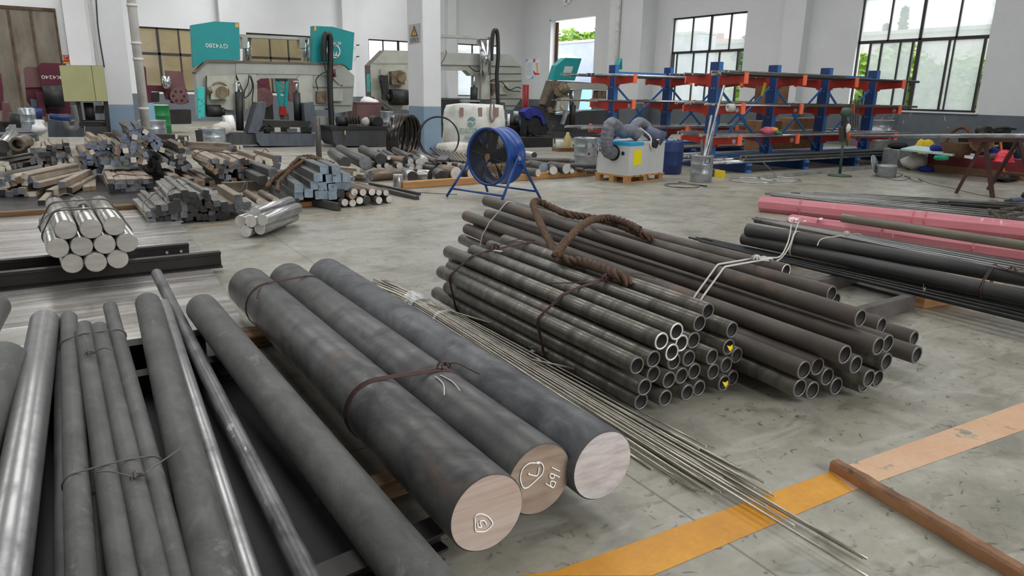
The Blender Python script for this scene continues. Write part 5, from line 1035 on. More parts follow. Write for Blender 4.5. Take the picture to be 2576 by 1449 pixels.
# columns and cross bar behind
for a in (490, 1018): cylx(q, (a+22, 345), (a+22, 560), Y+.75, .115, 'guide_column', 'chrome', s1)
ply(q, [(450, 312), (1070, 340), (1070, 366), (450, 340)], Y+.6, .3, 'cross_bar', 'saw_grey', s1)
for a in (468, 992): ply(q, rect(a, 340, a+50, 440), Y+.58, .3, 'column_sleeve', 'saw_grey', s1)
for a, t, b, m_ in ((437, 690, 745, 1190), (962, 690, 755, 1095)):
    cylx(q, (a, t+50), (a, b+95), Y-.3, .035, 'piston_rod', 'chrome', s1); MB().cyl(q(a, 835 if a < 500 else 842, Y-.3), q(a+12, m_, Y-.3), .1, 18).build('hydraulic_cylinder', 'machine_black', s1)
    ply(q, rect(a-22, 735, a+25, 748), Y-.36, .12, 'rod_bracket', 'saw_pale', s1)
# bed and vise
ply(q, [(605, 935), (690, 930), (668, 1098), (665, 1130), (600, 1212), (520, 1210)], Y-.65, .55, 'vise_wedge', 'base_blue', s1)
ply(q, [(1028, 940), (1120, 938), (1172, 1205), (1050, 1212)], Y-.65, .55, 'vise_wedge', 'base_blue', s1)
ply(q, [(668, 1095), (1095, 1105), (1092, 1130), (1040, 1160), (745, 1160), (705, 1130), (668, 1122)], Y-.75, .7, 'work_table', 'machine_black', s1)
for a in (695, 1070): cylx(q, (a, 1160), (a, 1215), Y-.6, .085, 'table_foot', 'machine_black', s1); ply(q, rect(a-32, 1158, a+36, 1176), Y-.7, .3, 'table_foot_flange', 'machine_black', s1)
ply(q, rect(878, 1172, 968, 1206), Y-.72, .1, 'table_plate', 'base_blue', s1)
ply(q, [(590, 1218), (1135, 1218), (1130, 1330), (640, 1330), (605, 1290)], Y-.8, .9, 'bed', 'base_blue', s1)
ply(q, [(120, 1205), (590, 1218), (600, 1318), (180, 1322), (120, 1300)], Y-.6, .9, 'chip_tray', 'base_dark', s1)
ply(q, rect(1120, 985, 1310, 1000), Y-.1, .3, 'guide_bar', 'chrome', s1)
ply(q, [(1160, 1060), (1270, 1060), (1275, 1200), (1190, 1205)], Y-.1, .4, 'side_box', 'saw_grey', s1)
MB().sweep(smooth_path([q(1212, 560, Y-.15), q(1210, 420, Y-.15), q(1222, 330, Y-.15), q(1245, 310, Y-.15), q(1268, 340, Y-.15), q(1272, 500, Y-.15), q(1268, 800, Y-.2), q(1285, 1165, Y-.3)], 8), .085, 4).build('cable_carrier', 'machine_black', s1)
for k, pts in enumerate([[(1210, 570), (1225, 630), (1245, 665)], [(1245, 650), (1180, 680), (1140, 730), (1150, 790), (1160, 820)], [(1295, 690), (1290, 740), (1270, 770)], [(530, 680), (520, 760), (490, 830), (490, 890), (540, 850), (560, 780), (540, 690)], [(545, 690), (570, 780), (560, 900), (565, 985)], [(600, 740), (650, 775), (690, 770)], [(250, 930), (270, 960), (330, 990), (390, 950)]]):
    MB().sweep(smooth_path([q(a, b, Y-.14) for a, b in pts], 6), .016, 6).build('hose', 'rubber', s1)
tn = thing('blade_tension_unit', 'tension slide', None) if False else None
ply(q, rect(1290, 810, 1385, 920), Y-.1, .12, 'tension_slide', 'saw_pale', s1); ply(q, rect(1150, 830, 1232, 938), Y-.1, .12, 'tension_slide', 'oily_brown', s1)
cylx(q, (1300, 630), (1300, 700), Y-.12, .06, 'pump_plug', 'maroon', s1)
# hydraulic tank to its side
tk = thing('hydraulic_tank', 'long black oil tank with pump motors on top beside the first saw', 'oil tank', q(1570, 1345, 19.6)); Yt = 19.5
ply(q, [(1285, 1175), (1850, 1170), (1845, 1335), (1330, 1330), (1300, 1290)], Yt, 1.1, 'tank', 'base_dark', tk); ply(q, [(1272, 1155), (1862, 1150), (1862, 1178), (1272, 1182)], Yt-.04, 1.2, 'tank_lid', 'machine_black', tk)
cylx(q, (1330, 1105), (1420, 1105), Yt+.4, .13, 'pump_motor', 'machine_black', tk); MB().cyl(q(1705, 1115, Yt+.15), q(1650, 1100, Yt+.6), .16, 24).cyl(q(1705, 1115, Yt+.1), q(1705, 1115, Yt+.16), .1, 20).build('pump_motor', 'machine_black', tk)
ply(q, rect(1415, 1060, 1545, 1105), Yt+.3, .3, 'valve_block', 'oily_brown', tk)
for k in range(5): cylx(q, (1430+k*26, 1052), (1430+k*26, 1130), Yt+.28, .03, 'valve', 'machine_black', tk)
cylx(q, (1405, 1190), (1405, 1232), Yt-.06, .018, 'level_glass', 'letter_gold', tk)
MB().blob(q(1590, 1110, Yt+.3), (.13, .1, .12), 10, seed=3).build('rag', 'cloth_white', label='white rag lying on the oil tank lid', cat='rag')
MB().cyl(q(1848, 1195, Yt-.1), q(1848, 1145, Yt-.1), .1, 16, .07).build('red_can', 'red_paint', label='small dark red oil can hanging at the tank corner', cat='can')
# ---- second saw (behind the column)
q = fr(880, 40, 3.62); Y = 23.2; q2 = fr(1080, 60, 6.038)
s2 = thing('band_saw', 'large grey band saw with rust streaks half hidden behind the sign column', 'band saw', q(900, 1050, Y))
ply(q, [(185, 450), (320, 312), (545, 318), (545, 860), (330, 862), (215, 740), (195, 735)], Y, .5, 'drive_wheel_housing', 'saw_pale', s2, 'saw_top')
ply(q, rect(215, 428, 545, 436), Y-.02, .1, 'housing_rib', 'saw_grey', s2); ply(q, [(240, 440), (290, 440), (300, 835), (245, 790)], Y-.015, .05, 'rust_streak', 'oily_brown', s2) if False else None
gp = ply(q, [(285, 485), (515, 485), (535, 690), (535, 855), (390, 855), (285, 780)], Y-.12, .12, 'gearbox_plate', 'saw_pale', s2)
ply(q, [(380, 505), (470, 495), (510, 520), (500, 630), (385, 625)], Y-.36, .26, 'gearbox', 'oily_brown', s2); disc(q, (470, 560), Y-.37, .16, .05, 'gearbox_cover', 'oily_brown', s2)
ply(q, [(280, 545), (345, 540), (365, 740), (315, 745)], Y-.34, .2, 'belt_guard', 'machine_black', s2); disc(q, (288, 565), Y-.34, .1, .06, 'pulley', 'machine_black', s2); disc(q, (310, 740), Y-.34, .1, .06, 'pulley', 'machine_black', s2)
cylx(q, (370, 740), (520, 742), Y-.35, .26, 'motor', 'machine_black', s2); cylx(q, (330, 740), (372, 740), Y-.35, .1, 'motor_shaft', 'machine_black', s2)
ply(q, [(200, 755), (215, 740), (330, 858), (318, 866)], Y-.05, .5, 'lower_edge', 'machine_black', s2)
ply(q2, [(165, 430), (790, 455), (1230, 462), (1395, 645), (165, 620)], Y, .45, 'top_beam', 'saw_grey', s2, 'saw_top'); ply(q2, [(165, 625), (800, 632), (780, 745), (640, 790), (560, 708), (165, 700)], Y+.05, .35, 'front_web', 'saw_grey', s2)
ply(q2, [(895, 640), (1395, 648), (1415, 690), (1400, 1125), (1265, 1312), (1160, 1300), (1150, 1200), (930, 1170), (935, 750), (895, 740)], Y+.05, .4, 'idler_wheel_housing', 'saw_grey', s2)
for a in (750, 860, 1130, 1235): ply(q2, rect(940, a, 1400, a+9), Y+.02, .1, 'housing_rib', 'saw_top', s2)
ply(q2, rect(1070, 900, 1200, 1070), Y-.05, .1, 'tension_slide', 'saw_pale', s2); ply(q2, rect(945, 905, 1008, 1060), Y-.1, .16, 'tension_slide', 'oily_brown', s2)
ply(q2, [(800, 735), (925, 740), (925, 1145), (785, 1145)], Y-.1, .4, 'guide_leg', 'saw_pale', s2); ply(q2, [(700, 770), (790, 745), (790, 1145), (715, 1145)], Y, .3, 'guide_leg', 'saw_grey', s2)
cylx(q2, (848, 250), (850, 778), Y-.3, .2, 'guide_column', 'chrome', s2); ply(q2, rect(780, 240, 905, 330), Y-.1, .3, 'column_sleeve', 'saw_grey', s2)
ply(q2, [(165, 160), (950, 203), (945, 238), (165, 205)], Y-.2, .3, 'cross_bar', 'saw_grey', s2)
cylx(q2, (680, 790), (678, 980), Y-.3, .04, 'piston_rod', 'chrome', s2); cylx(q2, (680, 965), (672, 1225), Y-.3, .13, 'hydraulic_cylinder', 'machine_black', s2)
MB().sweep(smooth_path([q2(945, 560, Y-.35), q2(945, 400, Y-.35), q2(965, 160, Y-.35), q2(1000, 92, Y-.35), q2(1035, 160, Y-.35), q2(1045, 500, Y-.35), q2(1025, 800, Y-.35), q2(1045, 1220, Y-.4)], 8), .07, 6).build('cable_carrier', 'machine_black', s2)
for pts in ([(930, 880), (960, 850), (1010, 845)], [(1060, 880), (1110, 890), (1160, 950), (1230, 1000), (1330, 960), (1390, 980)], [(1140, 950), (1210, 1010), (1380, 1030)], [(590, 630), (690, 715), (770, 715)]): MB().sweep(smooth_path([q2(a, b, Y-.15) for a, b in pts], 6), .018, 6).build('hose', 'rubber', s2)
MB().sweep(smooth_path([q2(175, 610, Y-.2), q2(225, 530, Y-.25), q2(258, 440, Y-.25), q2(250, 410, Y-.2)], 6), .02, 6).build('hose', 'saw_top', s2)
ply(q2, [(180, 1145), (470, 1145), (500, 1500), (170, 1500)], Y-.5, .6, 'vise_block', 'machine_black', s2); ply(q2, rect(480, 1160, 770, 1185), Y-.7, .5, 'roller_table', 'steel_light', s2); ply(q2, rect(760, 1148, 945, 1230), Y-.5, .5, 'vise_block', 'base_dark', s2)
MB().bx((q(180, 900, Y).x, Y-.4, 0), (q2(1380, 1300, Y).x, Y+.8, .55)).build('bed', 'base_dark', s2)
MB().bx((q(190, 900, Y).x, Y-.2, .5), (q(340, 900, Y).x, Y+.5, .95)).build('bed_pedestal', 'base_dark', s2)
# teal side strip and the red post, maroon parts beside it
ply(fr(880, 40, 3.62), [(182, 450), (192, 450), (192, 700), (184, 690)], Y+.05, .3, 'teal_cover', 'teal_worn', s2)
MB().cyl(onx(1319, 330, 18.9)*1.0, onx(1319, 330, 18.9)+V((0, 0, .01)), .01, 6) if False else None
qr = q2(1455, 1315, 24.0); MB().cyl((qr.x, 24.0, 0), (qr.x, 24.0, q2(1455, 925, 24.0).z), .13, 20).build('red_post', 'red_paint', label='dark red post standing between the second saw and the posters', cat='post')
# ---- third, tilting saw before the doorway
q = fr(1350, 130, 6.038); Y = 21.5
s3 = thing('band_saw', 'oily tilting band saw with a teal cover lettered upside down before the doorway', 'band saw', q(520, 1300, Y))
tc = ply(q, [(300, 210), (440, 92), (685, 102), (580, 438), (235, 432)], Y+.2, .3, 'teal_cover', 'teal_paint', s3)
text('GY4260', .135, facing_south(q(445, 352, Y+.19), math.pi-.12, 1.15), 'letter_gold', parent=tc); ply(q, [(430, 222), (558, 224), (525, 325), (402, 322)], Y+.19, .008, 'notice_sheet', 'sign_panel_grey', tc)
ply(q, [(240, 438), (830, 470), (1100, 480), (1100, 580), (480, 570), (440, 590), (500, 690), (470, 905), (230, 915), (120, 800)], Y, .4, 'tilting_frame', 'oily_brown', s3, 'saw_top')
ply(q, [(460, 470), (1250, 490), (1250, 575), (480, 568)], Y-.04, .3, 'top_beam', 'saw_grey', s3)
ply(q, [(320, 720), (500, 690), (470, 895), (290, 900)], Y-.3, .3, 'gearbox', 'saw_pale', s3); disc(q, (405, 820), Y-.32, .13, .04, 'gearbox_cover', 'saw_pale', s3)
ply(q, [(290, 590), (360, 560), (240, 880), (170, 890)], Y-.28, .2, 'belt_guard', 'machine_black', s3); disc(q, (312, 615), Y-.3, .14, .06, 'pulley', 'oily_brown', s3); disc(q, (195, 885), Y-.3, .1, .06, 'pulley', 'oily_brown', s3)
cylx(q, (370, 530), (460, 600), Y-.35, .17, 'motor', 'oily_brown', s3)
ply(q, [(560, 580), (690, 575), (640, 880), (570, 880)], Y, .3, 'guide_leg', 'saw_grey', s3); cylx(q, (552, 600), (552, 820), Y-.2, .04, 'piston_rod', 'chrome', s3); cylx(q, (550, 810), (540, 1150), Y-.2, .11, 'hydraulic_cylinder', 'machine_black', s3)
ply(q, [(940, 590), (1060, 590), (1060, 720), (920, 720)], Y, .3, 'idler_wheel_housing', 'oily_brown', s3)
ply(q, [(100, 830), (300, 960), (470, 950), (700, 900), (1250, 880), (1250, 1250), (200, 1250), (130, 1000)], Y+.05, .8, 'bed', 'base_dark', s3)
ply(q, [(80, 1195), (1000, 1260), (1000, 1390), (90, 1385)], Y-.1, .9, 'chip_tray', 'base_dark', s3); tc2 = ply(q, [(1222, 270), (1300, 100), (1300, 270)], Y+.2, .3, 'teal_cover', 'teal_paint', s3)
ply(q, [(440, 900), (490, 905), (420, 1105), (380, 1100)], Y-.35, .1, 'lever_plate', 'steel_light', s3)
# ---- maroon saws by the brown door
q = fr(0, 120, 6.586); Y = 20.5
s4 = thing('band_saw', 'maroon band saw with upside down white number behind the pale cabinet', 'band saw', q(780, 1480, Y))
cv = ply(q, [(620, 300), (685, 248), (1095, 262), (1110, 660), (700, 655), (680, 600)], Y, .35, 'front_cover', 'maroon', s4); text('ZK4240', .115, facing_south(q(890, 487, Y-.006), math.pi, 1.3), 'letter_white', parent=cv)
ply(q, [(388, 350), (440, 315), (625, 320), (700, 655), (420, 660)], Y+.1, .35, 'back_cover', 'maroon_dull', s4)
ply(q, [(420, 660), (1100, 650), (1150, 860), (1180, 1095), (800, 1100), (500, 960), (440, 880)], Y+.15, .5, 'frame', 'maroon', s4)
cylx(q, (725, 815), (1045, 812), Y-.15, .27, 'motor', 'machine_black', s4); ply(q, rect(775, 680, 880, 735), Y-.1, .2, 'motor_box', 'machine_black', s4)
ply(q, [(585, 720), (720, 735), (770, 1140), (660, 1135)], Y-.3, .35, 'belt_guard', 'maroon', s4); ply(q, [(500, 850), (600, 860), (630, 985), (520, 980)], Y-.25, .3, 'side_plate', 'base_blue', s4)
ply(q, [(785, 1225), (1400, 1215), (1400, 1480), (800, 1480)], Y-.7, .9, 'bed', 'base_blue', s4)
MB().sweep(smooth_path([q(1215, 960, Y-1.0), q(1260, 1080, Y-1.0), q(1290, 1220, Y-1.0), q(1240, 1330, Y-1.0), q(1130, 1330, Y-1.0), q(1085, 1230, Y-1.0), q(1110, 1170, Y-.95)], 8), .07, 10).build('flexible_hose', 'hose_grey', s4)
ply(q, [(-60, 440), (30, 500), (60, 880), (60, 1020), (-60, 1060)], Y, .4, 'maroon_end', 'maroon', s4) if False else None
s5 = thing('band_saw', 'maroon band saw end at the very edge of the view before the brown door', 'band saw', q(20, 1330, 19.5))
ply(q, [(-200, 380), (5, 420), (35, 640), (55, 1010), (-10, 1060), (-200, 1080)], 19.5, .4, 'front_cover', 'maroon', s5); ply(q, [(30, 900), (130, 910), (190, 1100), (190, 1320), (40, 1320)], 19.4, .6, 'side_box', 'maroon_dull', s5)
# pale cabinet on its stand, with the motor bench under it
cb = thing('electric_cabinet', 'pale yellow green electric cabinet with one dark seam, raised before the column', 'electric cabinet', q(1400, 1480, 16.0)); Yc = 15.9
ply(q, [(985, 292), (1505, 296), (1590, 888), (1070, 890)], Yc, .45, 'cabinet_door', 'cabinet_green', cb); ply(q, [(1515, 296), (1710, 298), (1785, 888), (1598, 888)], Yc, .45, 'cabinet_door', 'cabinet_green', cb)
ply(q, [(995, 288), (1712, 294), (1790, 895), (1070, 897)], Yc+.02, .44, 'cabinet_body', 'saw_top', cb)
ply(q, [(1715, 890), (1790, 890), (1850, 1480), (1775, 1480)], Yc+.1, .1, 'stand_leg', 'machine_black', cb); ply(q, [(1255, 895), (1330, 895), (1400, 1330), (1350, 1340)], Yc+.1, .1, 'stand_leg', 'machine_black', cb)
for a, b in ((1195, 1225), (1245, 1300)): ply(q, [(1320, a), (1760, a), (1770, b), (1320, b)], Yc+.2, .4, 'stand_shelf', 'machine_black', cb)
ply(q, [(1440, 1310), (1760, 1310), (1830, 1480), (1420, 1480)], Yc, .6, 'stand_base', 'base_dark', cb)
cylx(q, (1400, 1060), (1560, 1060), Yc+.3, .17, 'motor', 'machine_black', cb); ply(q, rect(1590, 960, 1720, 1090), Yc+.2, .3, 'pump_box', 'machine_black', cb)
# things on the light roller table
rt = thing('roller_table', 'light steel roller table with white edge before the brown door', 'roller table', q(330, 1480, 17.5)); Yr = 17.5
ply(q, [(90, 1345), (600, 1335), (600, 1400), (90, 1405)], Yr, 1.0, 'table_edge', 'steel_light', rt); ply(q, [(140, 1280), (260, 1275), (290, 1480), (165, 1480)], Yr-.1, .1, 'table_post', 'steel_light', rt); ply(q, rect(280, 1400, 600, 1445), Yr+.02, .6, 'table_side', 'oily_brown', rt)
ply(q, rect(-300, 1440, 600, 1500), Yr-.5, .9, 'table_edge', 'base_blue', rt)
mb = MB(); c = q(485, 1325, Yr+.4); mb.lathe([(a*.78, b*.64) for a, b in [(0, 0), (.185, 0), (.19, .02), (.19, .18), (.196, .19), (.19, .2), (.19, .4), (.196, .41), (.19, .42), (.19, .6), (.15, .62), (0, .62)]], c, n=24); mb.build('drum', 'drum_metal', label='shiny ribbed metal drum with red cap on the roller table', cat='drum')
MB().cyl(q(480, 1065, Yr+.4), q(480, 1050, Yr+.4), .05, 12).build('cap', 'red_paint', bpy.data.objects['drum'])
mb = MB().cyl(q(290, 1325, Yr+.5), q(290, 1090, Yr+.5), .14, 20); mb.build('dark_canister', 'machine_black', label='dark oily canister beside the shiny ribbed drum', cat='canister')
for k, a in enumerate((620, 690)): MB().cyl(q(a, 1285, Yr-.1), q(a, 1195, Yr-.1), .05, 16, .045).build('white_bottle', 'white_plastic', label='white plastic bottle before the maroon saw, %s of two' % ORD[k], cat='bottle')
MB().blob(q(650, 1350, Yr-.2), (.13, .1, .11), 12, jit=.3, seed=4).build('plastic_bag', 'white_plastic', label='crumpled white plastic bag at the roller table end', cat='bag')
MB().cyl(q(550, 1160, 19.6), q(560, 990, 19.6), .17, 20).build('water_bottle', 'blue_plastic', label='dark blue water barrel behind the shiny ribbed drum', cat='barrel')
MB().cyl(q(1000, 1200, 19), q(1000, 1110, 19), .2, 20).build('blue_tub', 'blue_plastic', label='dark blue tub on the maroon saw bed', cat='tub')
qT = fr(0, 320, 6.5875)
rod('silver_roll', qT(55, 315, 15.2), qT(205, 135, 16.6), .11, ['round_bright', 'round_dark'], 'silver round bar leaning across the roller table', 'steel bar')
tube('rusty_pipe', qT(285, 282, 15.0), qT(430, 235, 15.6), .125, .08, ['round_brown', 'bore', 'round_brown'], 'short wide rusty pipe lying before the roller table', 'steel pipe')
# maroon machines seen between downpipe and first saw
q = fr(340, 150, 8.05); Y = 27.5
s6 = thing('band_saw', 'maroon machine with open spoked wheel before the amber window', 'band saw', q(700, 1050, Y))
ply(q, [(620, 222), (905, 235), (960, 262), (1035, 600), (680, 595)], Y, .3, 'upper_cover', 'maroon_dull', s6); ply(q, [(100, 85), (215, 160), (245, 555), (280, 1020), (215, 1070), (120, 900)], Y-.6, .35, 'side_cover', 'maroon', s6)
wh = disc(q, (885, 735), Y-.1, .29, .08, 'wheel', 'maroon_dull', s6, 36)
for k in range(6): MB().cyl(V(q(885, 735, Y-.18))+V((.17*math.cos(k*1.047), -.02, .17*math.sin(k*1.047))), V(q(885, 735, Y-.18))+V((.17*math.cos(k*1.047), .0, .17*math.sin(k*1.047))), .04, 14).build('wheel_hole', 'machine_black', wh)
ply(q, [(710, 600), (1040, 600), (1090, 860), (1000, 900), (730, 880)], Y+.02, .3, 'wheel_frame', 'maroon', s6); ply(q, [(240, 515), (600, 530), (600, 660), (240, 640)], Y+.1, .4, 'cross_beam', 'maroon', s6); ply(q, [(560, 585), (705, 590), (715, 820), (640, 810), (590, 650)], Y, .35, 'guide_leg', 'maroon', s6); ply(q, [(245, 560), (330, 560), (330, 860), (280, 870)], Y, .3, 'guide_leg', 'maroon', s6)
cylx(q, (630, 340), (640, 580), Y-.2, .14, 'guide_column', 'chrome', s6); ply(q, [(680, 1020), (1130, 1015), (1140, 1300), (700, 1310)], Y-.4, .8, 'tank', 'machine_black', s6); ply(q, rect(340, 660, 490, 860), Y+.05, .3, 'vise_block', 'machine_black', s6)
# barrels there
def drum(label, c, r, h, m, name='drum', ribs=(.33, .66), cat='drum', lid=None, n=32, handle=False):
    root = thing(name, label, cat, c); P = [(0, 0), (r*.98, 0), (r, .01)]
    for t in ribs: P += [(r, h*t-.02), (r*1.05, h*t), (r, h*t+.02)]
    P += [(r, h-.03), (r*1.04, h-.015), (r*1.03, h), (r*.96, h)]
    if not lid: P += [(r*.95, h-.04), (0, h-.04)]
    else: P += [(0, h)]
    MB().lathe(P, c, n=n).build('body', m, root); 
    if lid: MB().cyl(V(c)+V((0, 0, h)), V(c)+V((0, 0, h+.015)), r*.95, n).build('lid', lid, root)
    return root
gq = q(525, 1330, 26); drum('green steel barrel with white rim behind the downpipe', (gq.x, 26, 0), .3, q(525, 925, 26).z, 'green_barrel', lid='white_plastic')
gq = q(360, 1430, 22); drum('dented pale metal drum beside the foot of the downpipe', (gq.x, 22, 0), .34, q(360, 1225, 22).z, 'drum_metal')
MB().bx((q(240, 1210, 23.6).x, 23.6, 0), (q(355, 890, 23.9).x, 23.9, q(300, 890, 23.7).z)).build('pale_sack', 'pale_blue', label='pale blue printed sack behind the downpipe', cat='sack')
MB().bx((q(480, 1450, 19).x, 18.9, 0), (q(1000, 1320, 19).x+1.2, 19.6, .14)).build('floor_reflection_slab', 'steel_light', label='low pale slab for the bright floor reflection between the downpipe and first saw', cat='bench')  # pale slab stands in for light reflected on the floor
q = fr(320, 300, 4.83); c = q(995, 160, 19.0); drum('pale metal drum at the near corner of the first saw', (c.x, 18.6, 0), .3, .62, 'drum_metal')
MB().blob(q(1150, 110, 19.3), (.24, .2, .14), 12, seed=5).build('sack', 'cloth_white', label='grubby beige sack beside the pale drum on the saw tray', cat='sack')
MB().cyl(q(1180, 50, 20.2), q(1290, 40, 20.2), .2, 24, mc=0).build('white_spool', 'white_plastic', label='white spool lying on the chip tray of the first saw', cat='spool')
a = ply(fr(320, 300, 4.83), [(825, 135), (910, 130), (925, 270), (935, 400), (865, 402), (850, 300)], 17.5, .04, 'upright_plate', 'machine_black', None); tag(a, 'upright black steel plate behind the square bars, before the first saw', 'steel plate')
# downpipe
dp = thing('downpipe', 'white plastic downpipe with clips beside the column', 'pipe', (1.62, 16.5, 0)); a, b = (1.6, 16.45), .085
MB().cyl((a[0], a[1], 0), (a[0], a[1], 9), b, 20).build('pipe', 'pipe_white', dp)
for z in (.62, 1.1, 2.05, 2.35, 3.05): MB().cyl((a[0], a[1], z), (a[0], a[1], z+.05), b+.012, 20).build('collar', 'pipe_white', dp)

# seen through and beside the saws
q = fr(480, 0, 3.62); tw = thing('lattice_post', 'narrow teal lattice post standing behind the middle of the first saw', 'post', q(830, 1050, 25))
for a, b in (((780, 735), (820, 968)), ((875, 735), (862, 968))): MB().beam(q(*a, 25), q(*b, 25), .1, .1).build('upright', 'teal_paint', tw)
for k in range(5): MB().beam(q(785+k*6, 740+k*46, 25), q(872-k*2, 785+k*42, 25), .06, .06).build('lattice', 'teal_paint', tw)
ply(q, rect(778, 712, 878, 740), 24.95, .2, 'head', 'machine_black', tw); ply(q, [(820, 968), (865, 968), (880, 1050), (815, 1050)], 24.95, .2, 'foot', 'red_paint', tw)
mm = thing('maroon_machine', 'maroon machine parts showing through the frame of the first saw', 'machine', q(670, 1000, 26)); ply(q, [(600, 720), (710, 712), (745, 930), (600, 930)], 26, .4, 'cover', 'maroon', mm); ply(q, [(880, 715), (950, 715), (950, 930), (905, 920)], 26, .4, 'cover', 'maroon_dull', mm); disc(q, (660, 890), 25.98, .33, .06, 'wheel', 'maroon_dull', mm)
qz = fr(800, 260, 9.908); cz = thing('maroon_chest', 'dull maroon chest behind the oil tank with a white bag on it', 'chest', qz(1270, 480, 21.6)); a, b = qz(985, 480, 21.4), qz(1580, 10, 21.4)
MB().bx((a.x, 21.4, 0), (b.x, 22.3, b.z)).build('body', 'maroon_dull', cz); MB().bx((a.x-.02, 21.38, b.z), (b.x+.02, 22.32, b.z+.04)).build('lid', 'maroon_dull', cz)
MB().blob(qz(1270, -20, 21.7), (.3, .2, .16), 12, jit=.2, seed=41).build('white_bag', 'white_plastic', label='white bag on the maroon chest beside the second saw', cat='bag')
c = qz(1715, 520, 20.9); drum('pale metal drum between the maroon chest and the strip coil', (c.x, 20.9, c.z-.0), .2, .62, 'drum_metal') if False else drum('pale metal drum between the maroon chest and the strip coil', (c.x, 20.9, 0), .2, qz(1715, 200, 20.9).z, 'drum_metal')

MB().bx((q(600, 930, 26).x, 26, 0), (q(745, 930, 26).x, 26.5, q(700, 925, 26).z)).build('base', 'machine_black', mm); MB().cyl((q(850, 1040, 25.1).x, 25.1, 0), (q(850, 1040, 25.1).x, 25.1, q(850, 1030, 25.1).z), .15, 16).build('pedestal', 'machine_black', tw)
a = fr(0, 120, 6.586)(20, 1300, 19.5); MB().bx((a.x-1.0, 19.4, 0), (a.x+.4, 20.2, a.z+.1)).build('base', 'machine_black', s5)
for x in (100, 590): p = fr(0, 120, 6.586)(x, 1400, Yr+.3); MB().bx((p.x-.04, p.y-.04, 0), (p.x+.04, p.y+.04, p.z)).build('leg', 'steel_light', rt)
# ------------------------------------------------------------------ two cantilever racks with long bars
mat('rack_blue', (24, 60, 116), (20, 52, 102), s=3, rough=.4)
mat('rack_light_blue', (64, 122, 190), rough=.4)
mat('rack_red', (182, 50, 32), (164, 42, 28), s=2, rough=.35)
mat('rack_orange', (250, 122, 84), rough=.45)
mat('badge', (206, 200, 196), (120, 110, 110), s=30, rough=.5)
mat('bar_brown', (104, 94, 84), (80, 72, 66), s=5, rough=.5, metal=.3, vary=.2)
mat('bar_grey', (138, 138, 136), (96, 96, 94), s=5, rough=.4, metal=.4, vary=.2)
mat('bar_silver', (206, 208, 210), (160, 162, 164), s=5, rough=.22, metal=.65, vary=.1)
mat('bar_black', (58, 58, 60), rough=.45, metal=.3, vary=.2)
PX = [12.6, 14.57, 16.56, 18.6]; LV = [1.92, 1.29, .62]
def rack(y, label, seed):
    root = thing('cantilever_rack', label, 'rack', (15.6, y, 0))
    for i, x in enumerate(PX):
        p = MB().bx((x-.05, y-.14, 0), (x+.05, y+.14, 2.32), bev=.006).build('post', 'rack_blue', root)
        MB().bx((x-.058, y-.146, .2), (x+.058, y-.128, 2.31)).build('lit_flange', 'rack_light_blue', p)  # lighter blue puts the light on the south face into the colour
        for zz in LV:
            for k in (-.035, .035): MB().cyl((x-.06, y+k, zz+.14), (x-.05, y+k, zz+.14), .016, 8).cyl((x-.06, y+k, zz-.16), (x-.05, y+k, zz-.16), .016, 8).build('bolt', 'steel_light', p)
        f = MB().bx((x-.06, y-1.15, 0.005), (x+.06, y+1.1, .2), bev=.006).build('base_foot', 'rack_blue', root)
        for zz in (.005, .155): MB().bx((x-.065, y-1.2, zz), (x+.065, y-1.14, zz+.05)).build('foot_cap', 'rack_light_blue', f)
        for zz in LV:
            for s in (-1, 1):
                a = MB().prism([(x-.045, y+s*.1, zz-.1), (x-.045, y+s*.1, zz+.1), (x-.045, y+s*.86, zz+.1), (x-.045, y+s*.86, zz-.03)], (.09, 0, 0)).build('arm', 'rack_red', root)
                MB().bx((x-.052, y+s*.1-.03, zz-.13), (x+.052, y+s*.17+.03*s, zz+.15)).build('bracket', 'rack_red', a)
                MB().bx((x-.05, y+s*.86-.018, zz-.06), (x+.05, y+s*.86+.018, zz+.17)).build('end_stop', 'rack_orange', a)
                if s < 0 and zz < 1.5: MB().cyl((x-.05, y+s*.74, zz+.02), (x-.046, y+s*.74, zz+.02), .05, 18).build('badge', 'badge', a)
    for i in range(3):
        a, b = PX[i]+.06, PX[i+1]-.06
        for z0, z1, dy in ((1.82, .36, -.02), (.36, 1.82, .02)): MB().beam((a, y+dy, z0), (b, y+dy, z1), .025, .05).build('brace', 'rack_light_blue', root)
        MB().beam((a, y, 2.13), (b, y, 2.13), .03, .06).build('tie_bar', 'rack_light_blue', root); MB().beam((a, y, .27), (b, y, .27), .03, .07).build('tie_bar', 'rack_light_blue', root)
    return root
rack(11.5, 'front blue and orange cantilever rack behind the metal drum of offcuts', 1); rack(15.0, 'rear blue and orange cantilever rack behind the front one', 2)
LNM = ['top', 'middle', 'lowest']
rd = random.Random(12)
